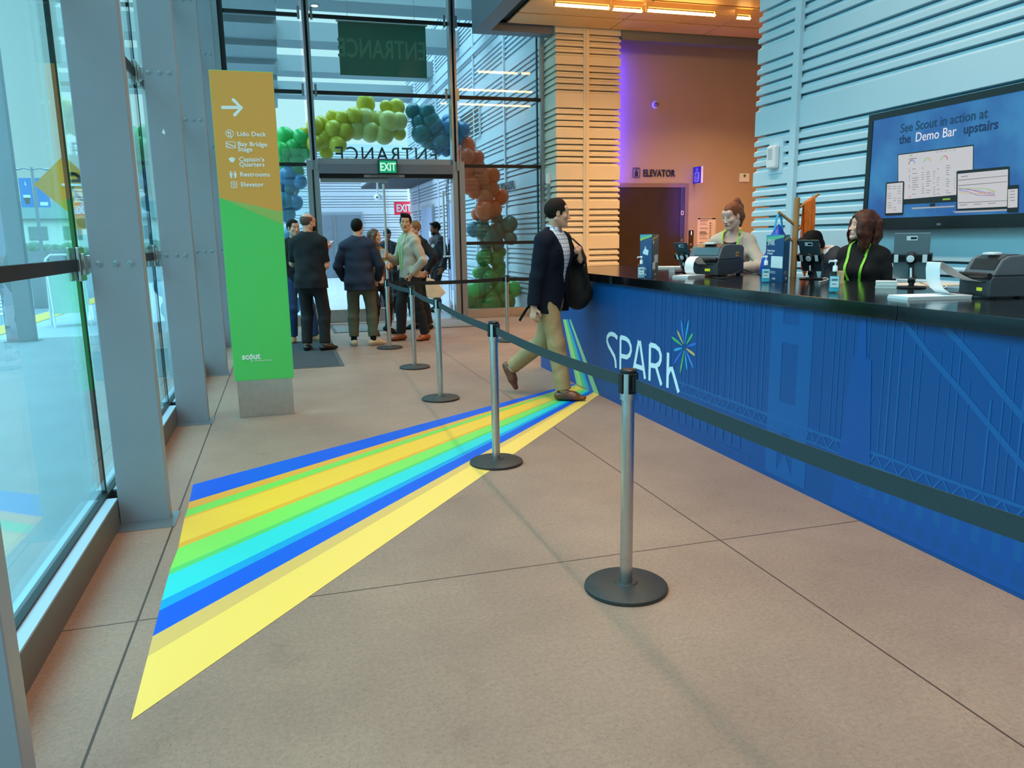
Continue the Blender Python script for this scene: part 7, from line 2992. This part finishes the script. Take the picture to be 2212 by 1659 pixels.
wh.collar(mat('shirt_pale_mint', '#dfeee2', 0.8), 0.070, 0.040, 0.35)
wh.lanyard(C_lime, 1.02, None, 0.008, 0.055)
wh.shoes(C_rust, C_sole)
cup(wh.at((0.055, 0.365, 1.245)), 'white paper cup held out by the man in the grey sweater', s=1.05)

# person right behind him
fI = (-0.85, -0.45)
pI = (2.14, 12.92, 0)
wi = Person('person in a black coat standing behind the man in the grey sweater', pI, fI, 1.80, 'light', False, R8, FR, yaw=5, J=dict(wrL=(-0.27, 0.02, 0.97), elL=(-1, -0.6, 0), ankL=(-0.15, -0.1, 0.088)), hands=dict(L=dict(curl=0.9, thumb=0.7)))
wi.hair('short', mat('hair_sandy', '#7a5a3a', 0.5, var=0.3, scale=40), 5)
wi.top('coat', C_black, 0.03, 0.84, 0.95, 0.003, 0.03, None, 0.10, seed=37)
wi.trousers(C_blackp, 1.03, 0.002, seed=38)
wi.shoes(C_black, C_sole)
hb = wi.at(wi.j['hdL'])
pb = thing('paper_bag', 'pale crumpled paper bag carried by the person in the black coat', 'bag', (hb.x + 0.06, hb.y - 0.02, hb.z - 0.02), math.radians(-15))
b = MB()
b.prism([(-0.02, -0.02), (0.09, -0.05), (0.20, -0.15), (0.285, -0.27), (0.20, -0.34), (0.15, -0.43), (0.06, -0.36), (-0.03, -0.33), (-0.045, -0.15)], 'y', -0.02, 0.02)
b.build('bag_sheet', mat('peach_paper', '#f3d2ab', 0.7, var=0.08, scale=9, bump=0.6, bscale=14), pb, bevel=0.012)
b = MB()
b.tube([(-0.015, 0, -0.05), (-0.01, 0.0, 0.03), (0.02, 0, 0.04), (0.03, 0, -0.05)], 0.006, 8)
b.build('bag_handle', mat('peach_paper', '#f0c9a0'), pb, smooth=True)

# man outside in a dark puffer jacket
fJ = (-0.97, -0.22)
pJ = (3.13, 16.25, -0.02)
wj = Person('person outside in a dark zipped jacket with a round white badge', pJ, fJ, 1.86, 'brown', False, R8, FR, yaw=0, pitch=-8, J=dict(wrL=(-0.24, 0.02, 0.88), ankL=(-0.12, 0.08, 0.088)))
wj.hair('quiff', C_hairblack, 3)
wj.top('puffer_jacket', mat('dark_navy_nylon', '#10141f', 0.5, var=0.2, scale=20), 0.035, 0.85, 0.94, 0.005, 0.0, None, 0.085, seed=41)
wj.collar(C_black, 0.075, 0.065, 0.25)
wj.trousers(C_blackp, 1.03, 0.002, slim=0.9)
wj.shoes(C_black, C_sole)
b = MB()
T = frame_mat((-0.105, 0.135, 1.33), (0.85, 0.45, 0), (0, 0, 1))
b.lathe([(0.036, 0.0), (0.036, 0.02)], seg=18, T=frame_mat((-0.10, 0.125, 1.33), (-0.75, -0.66, 0), (0, 0, 1)))
b.build('round_badge', mat('badge_white', '#dfe3e6'), wj.t)
P_ = [ell(wj.T((0, 0.045, -0.085)), (0.060, 0.052, 0.036), wj.j['R'], 0.01)]
skin_mesh('beard', P_, 0.006, C_hairblack, wj.t, post=wj.cut_head(lambda F, x, y, z: np.maximum(F, -y - 0.01)))

# man outside bending over a pushchair
fK = (0.05, -1)
pK = (2.10, 16.35, -0.02)
wk2 = Person('person outside in a dark grey jacket and glasses, looking down over a pushchair', pK, fK, 1.74, 'tan', False, R8, FR, lean=(0, 0.06), pitch=-28, J=dict(wrR=(0.20, 0.40, 1.03), wrL=(-0.20, 0.40, 1.03), elR=(1, -0.8, 0), elL=(-1, -0.8, 0)), hands=dict(R=dict(curl=0.9, n=(0, 0, -1)), L=dict(curl=0.9, n=(0, 0, -1))))
wk2.hair('short', C_hairblack, 9)
wk2.brows(C_hairblack)
wk2.top('jacket', mat('charcoal_jacket', '#3a4048', 0.85, var=0.1, scale=30), 0.03, 0.84, 0.94, 0.004, 0.02, None, 0.09, seed=44)
wk2.collar(C_black, 0.072, 0.05, 0.3)
wk2.trousers(C_blackp, 1.03, 0.002)
wk2.shoes(C_black, C_sole)
b = MB()
for sx in (-1, 1):
    c = wk2.T((sx * 0.032, 0.102, 0.0))
    b.tube([tuple(V3(c) + wk2.j['R'] @ V3(0.022 * math.cos(a), 0, 0.018 * math.sin(a))) for a in np.linspace(0, 2 * PI, 17)], 0.0018, 6)
    b.tube([wk2.T((sx * 0.054, 0.10, 0.004)), wk2.T((sx * 0.08, 0.0, 0.006))], 0.0016, 6)
b.tube([wk2.T((-0.011, 0.104, 0.003)), wk2.T((0.011, 0.104, 0.003))], 0.0016, 6)
b.build('glasses', M_blackm, wk2.t, smooth=True)
pc = thing('pushchair', 'black pushchair with yellow wheel hubs outside the doorway', 'pushchair', (2.12, 15.75, -0.02), math.radians(180))
b = MB()
for sx in (-1, 1):
    b.tube([(sx * 0.24, -0.32, 1.02), (sx * 0.24, -0.10, 0.62), (sx * 0.25, 0.30, 0.16)], 0.014, 8)
    b.tube([(sx * 0.24, -0.10, 0.62), (sx * 0.25, -0.32, 0.14)], 0.014, 8)
b.tube([(-0.24, -0.32, 1.02), (0.24, -0.32, 1.02)], 0.016, 8)
b.tube([(-0.25, -0.32, 0.14), (0.25, -0.32, 0.14)], 0.010, 8)
b.build('frame', M_blackm, pc, smooth='auto')
P_ = [cone((-0.15, 0.02, 0.45), (0.15, 0.02, 0.45), 0.10, None, None, 0.03), cone((-0.15, -0.10, 0.55), (-0.15, -0.16, 0.85), 0.06, None, None, 0.05), cone((0.15, -0.10, 0.55), (0.15, -0.16, 0.85), 0.06, None, None, 0.05), cone((0, -0.10, 0.55), (0, -0.16, 0.85), 0.08, None, None, 0.05), cone((-0.15, 0.15, 0.38), (0.15, 0.15, 0.38), 0.06, None, None, 0.05)]
skin_mesh('seat_fabric', P_, 0.012, C_black, pc, wr=0.003, seed=3)
for x, y, r in ((-0.27, 0.30, 0.10), (0.27, 0.30, 0.10), (-0.27, -0.32, 0.14), (0.27, -0.32, 0.14)):
    T = frame_mat((x, y, r), (0, 1, 0), (0, 0, 1))
    b = MB()
    b.lathe([(r * 0.68, -0.015), (r, -0.015), (r, 0.015), (r * 0.68, 0.015)], seg=24, T=T)
    wl_ = b.build('wheel', M_black, pc, smooth='auto')
    b = MB()
    b.lathe([(r * 0.68, -0.012), (r * 0.68, 0.012)], seg=24, T=T)
    b.build('hub', mat('hub_yellow', '#e0b21c', 0.5), wl_)
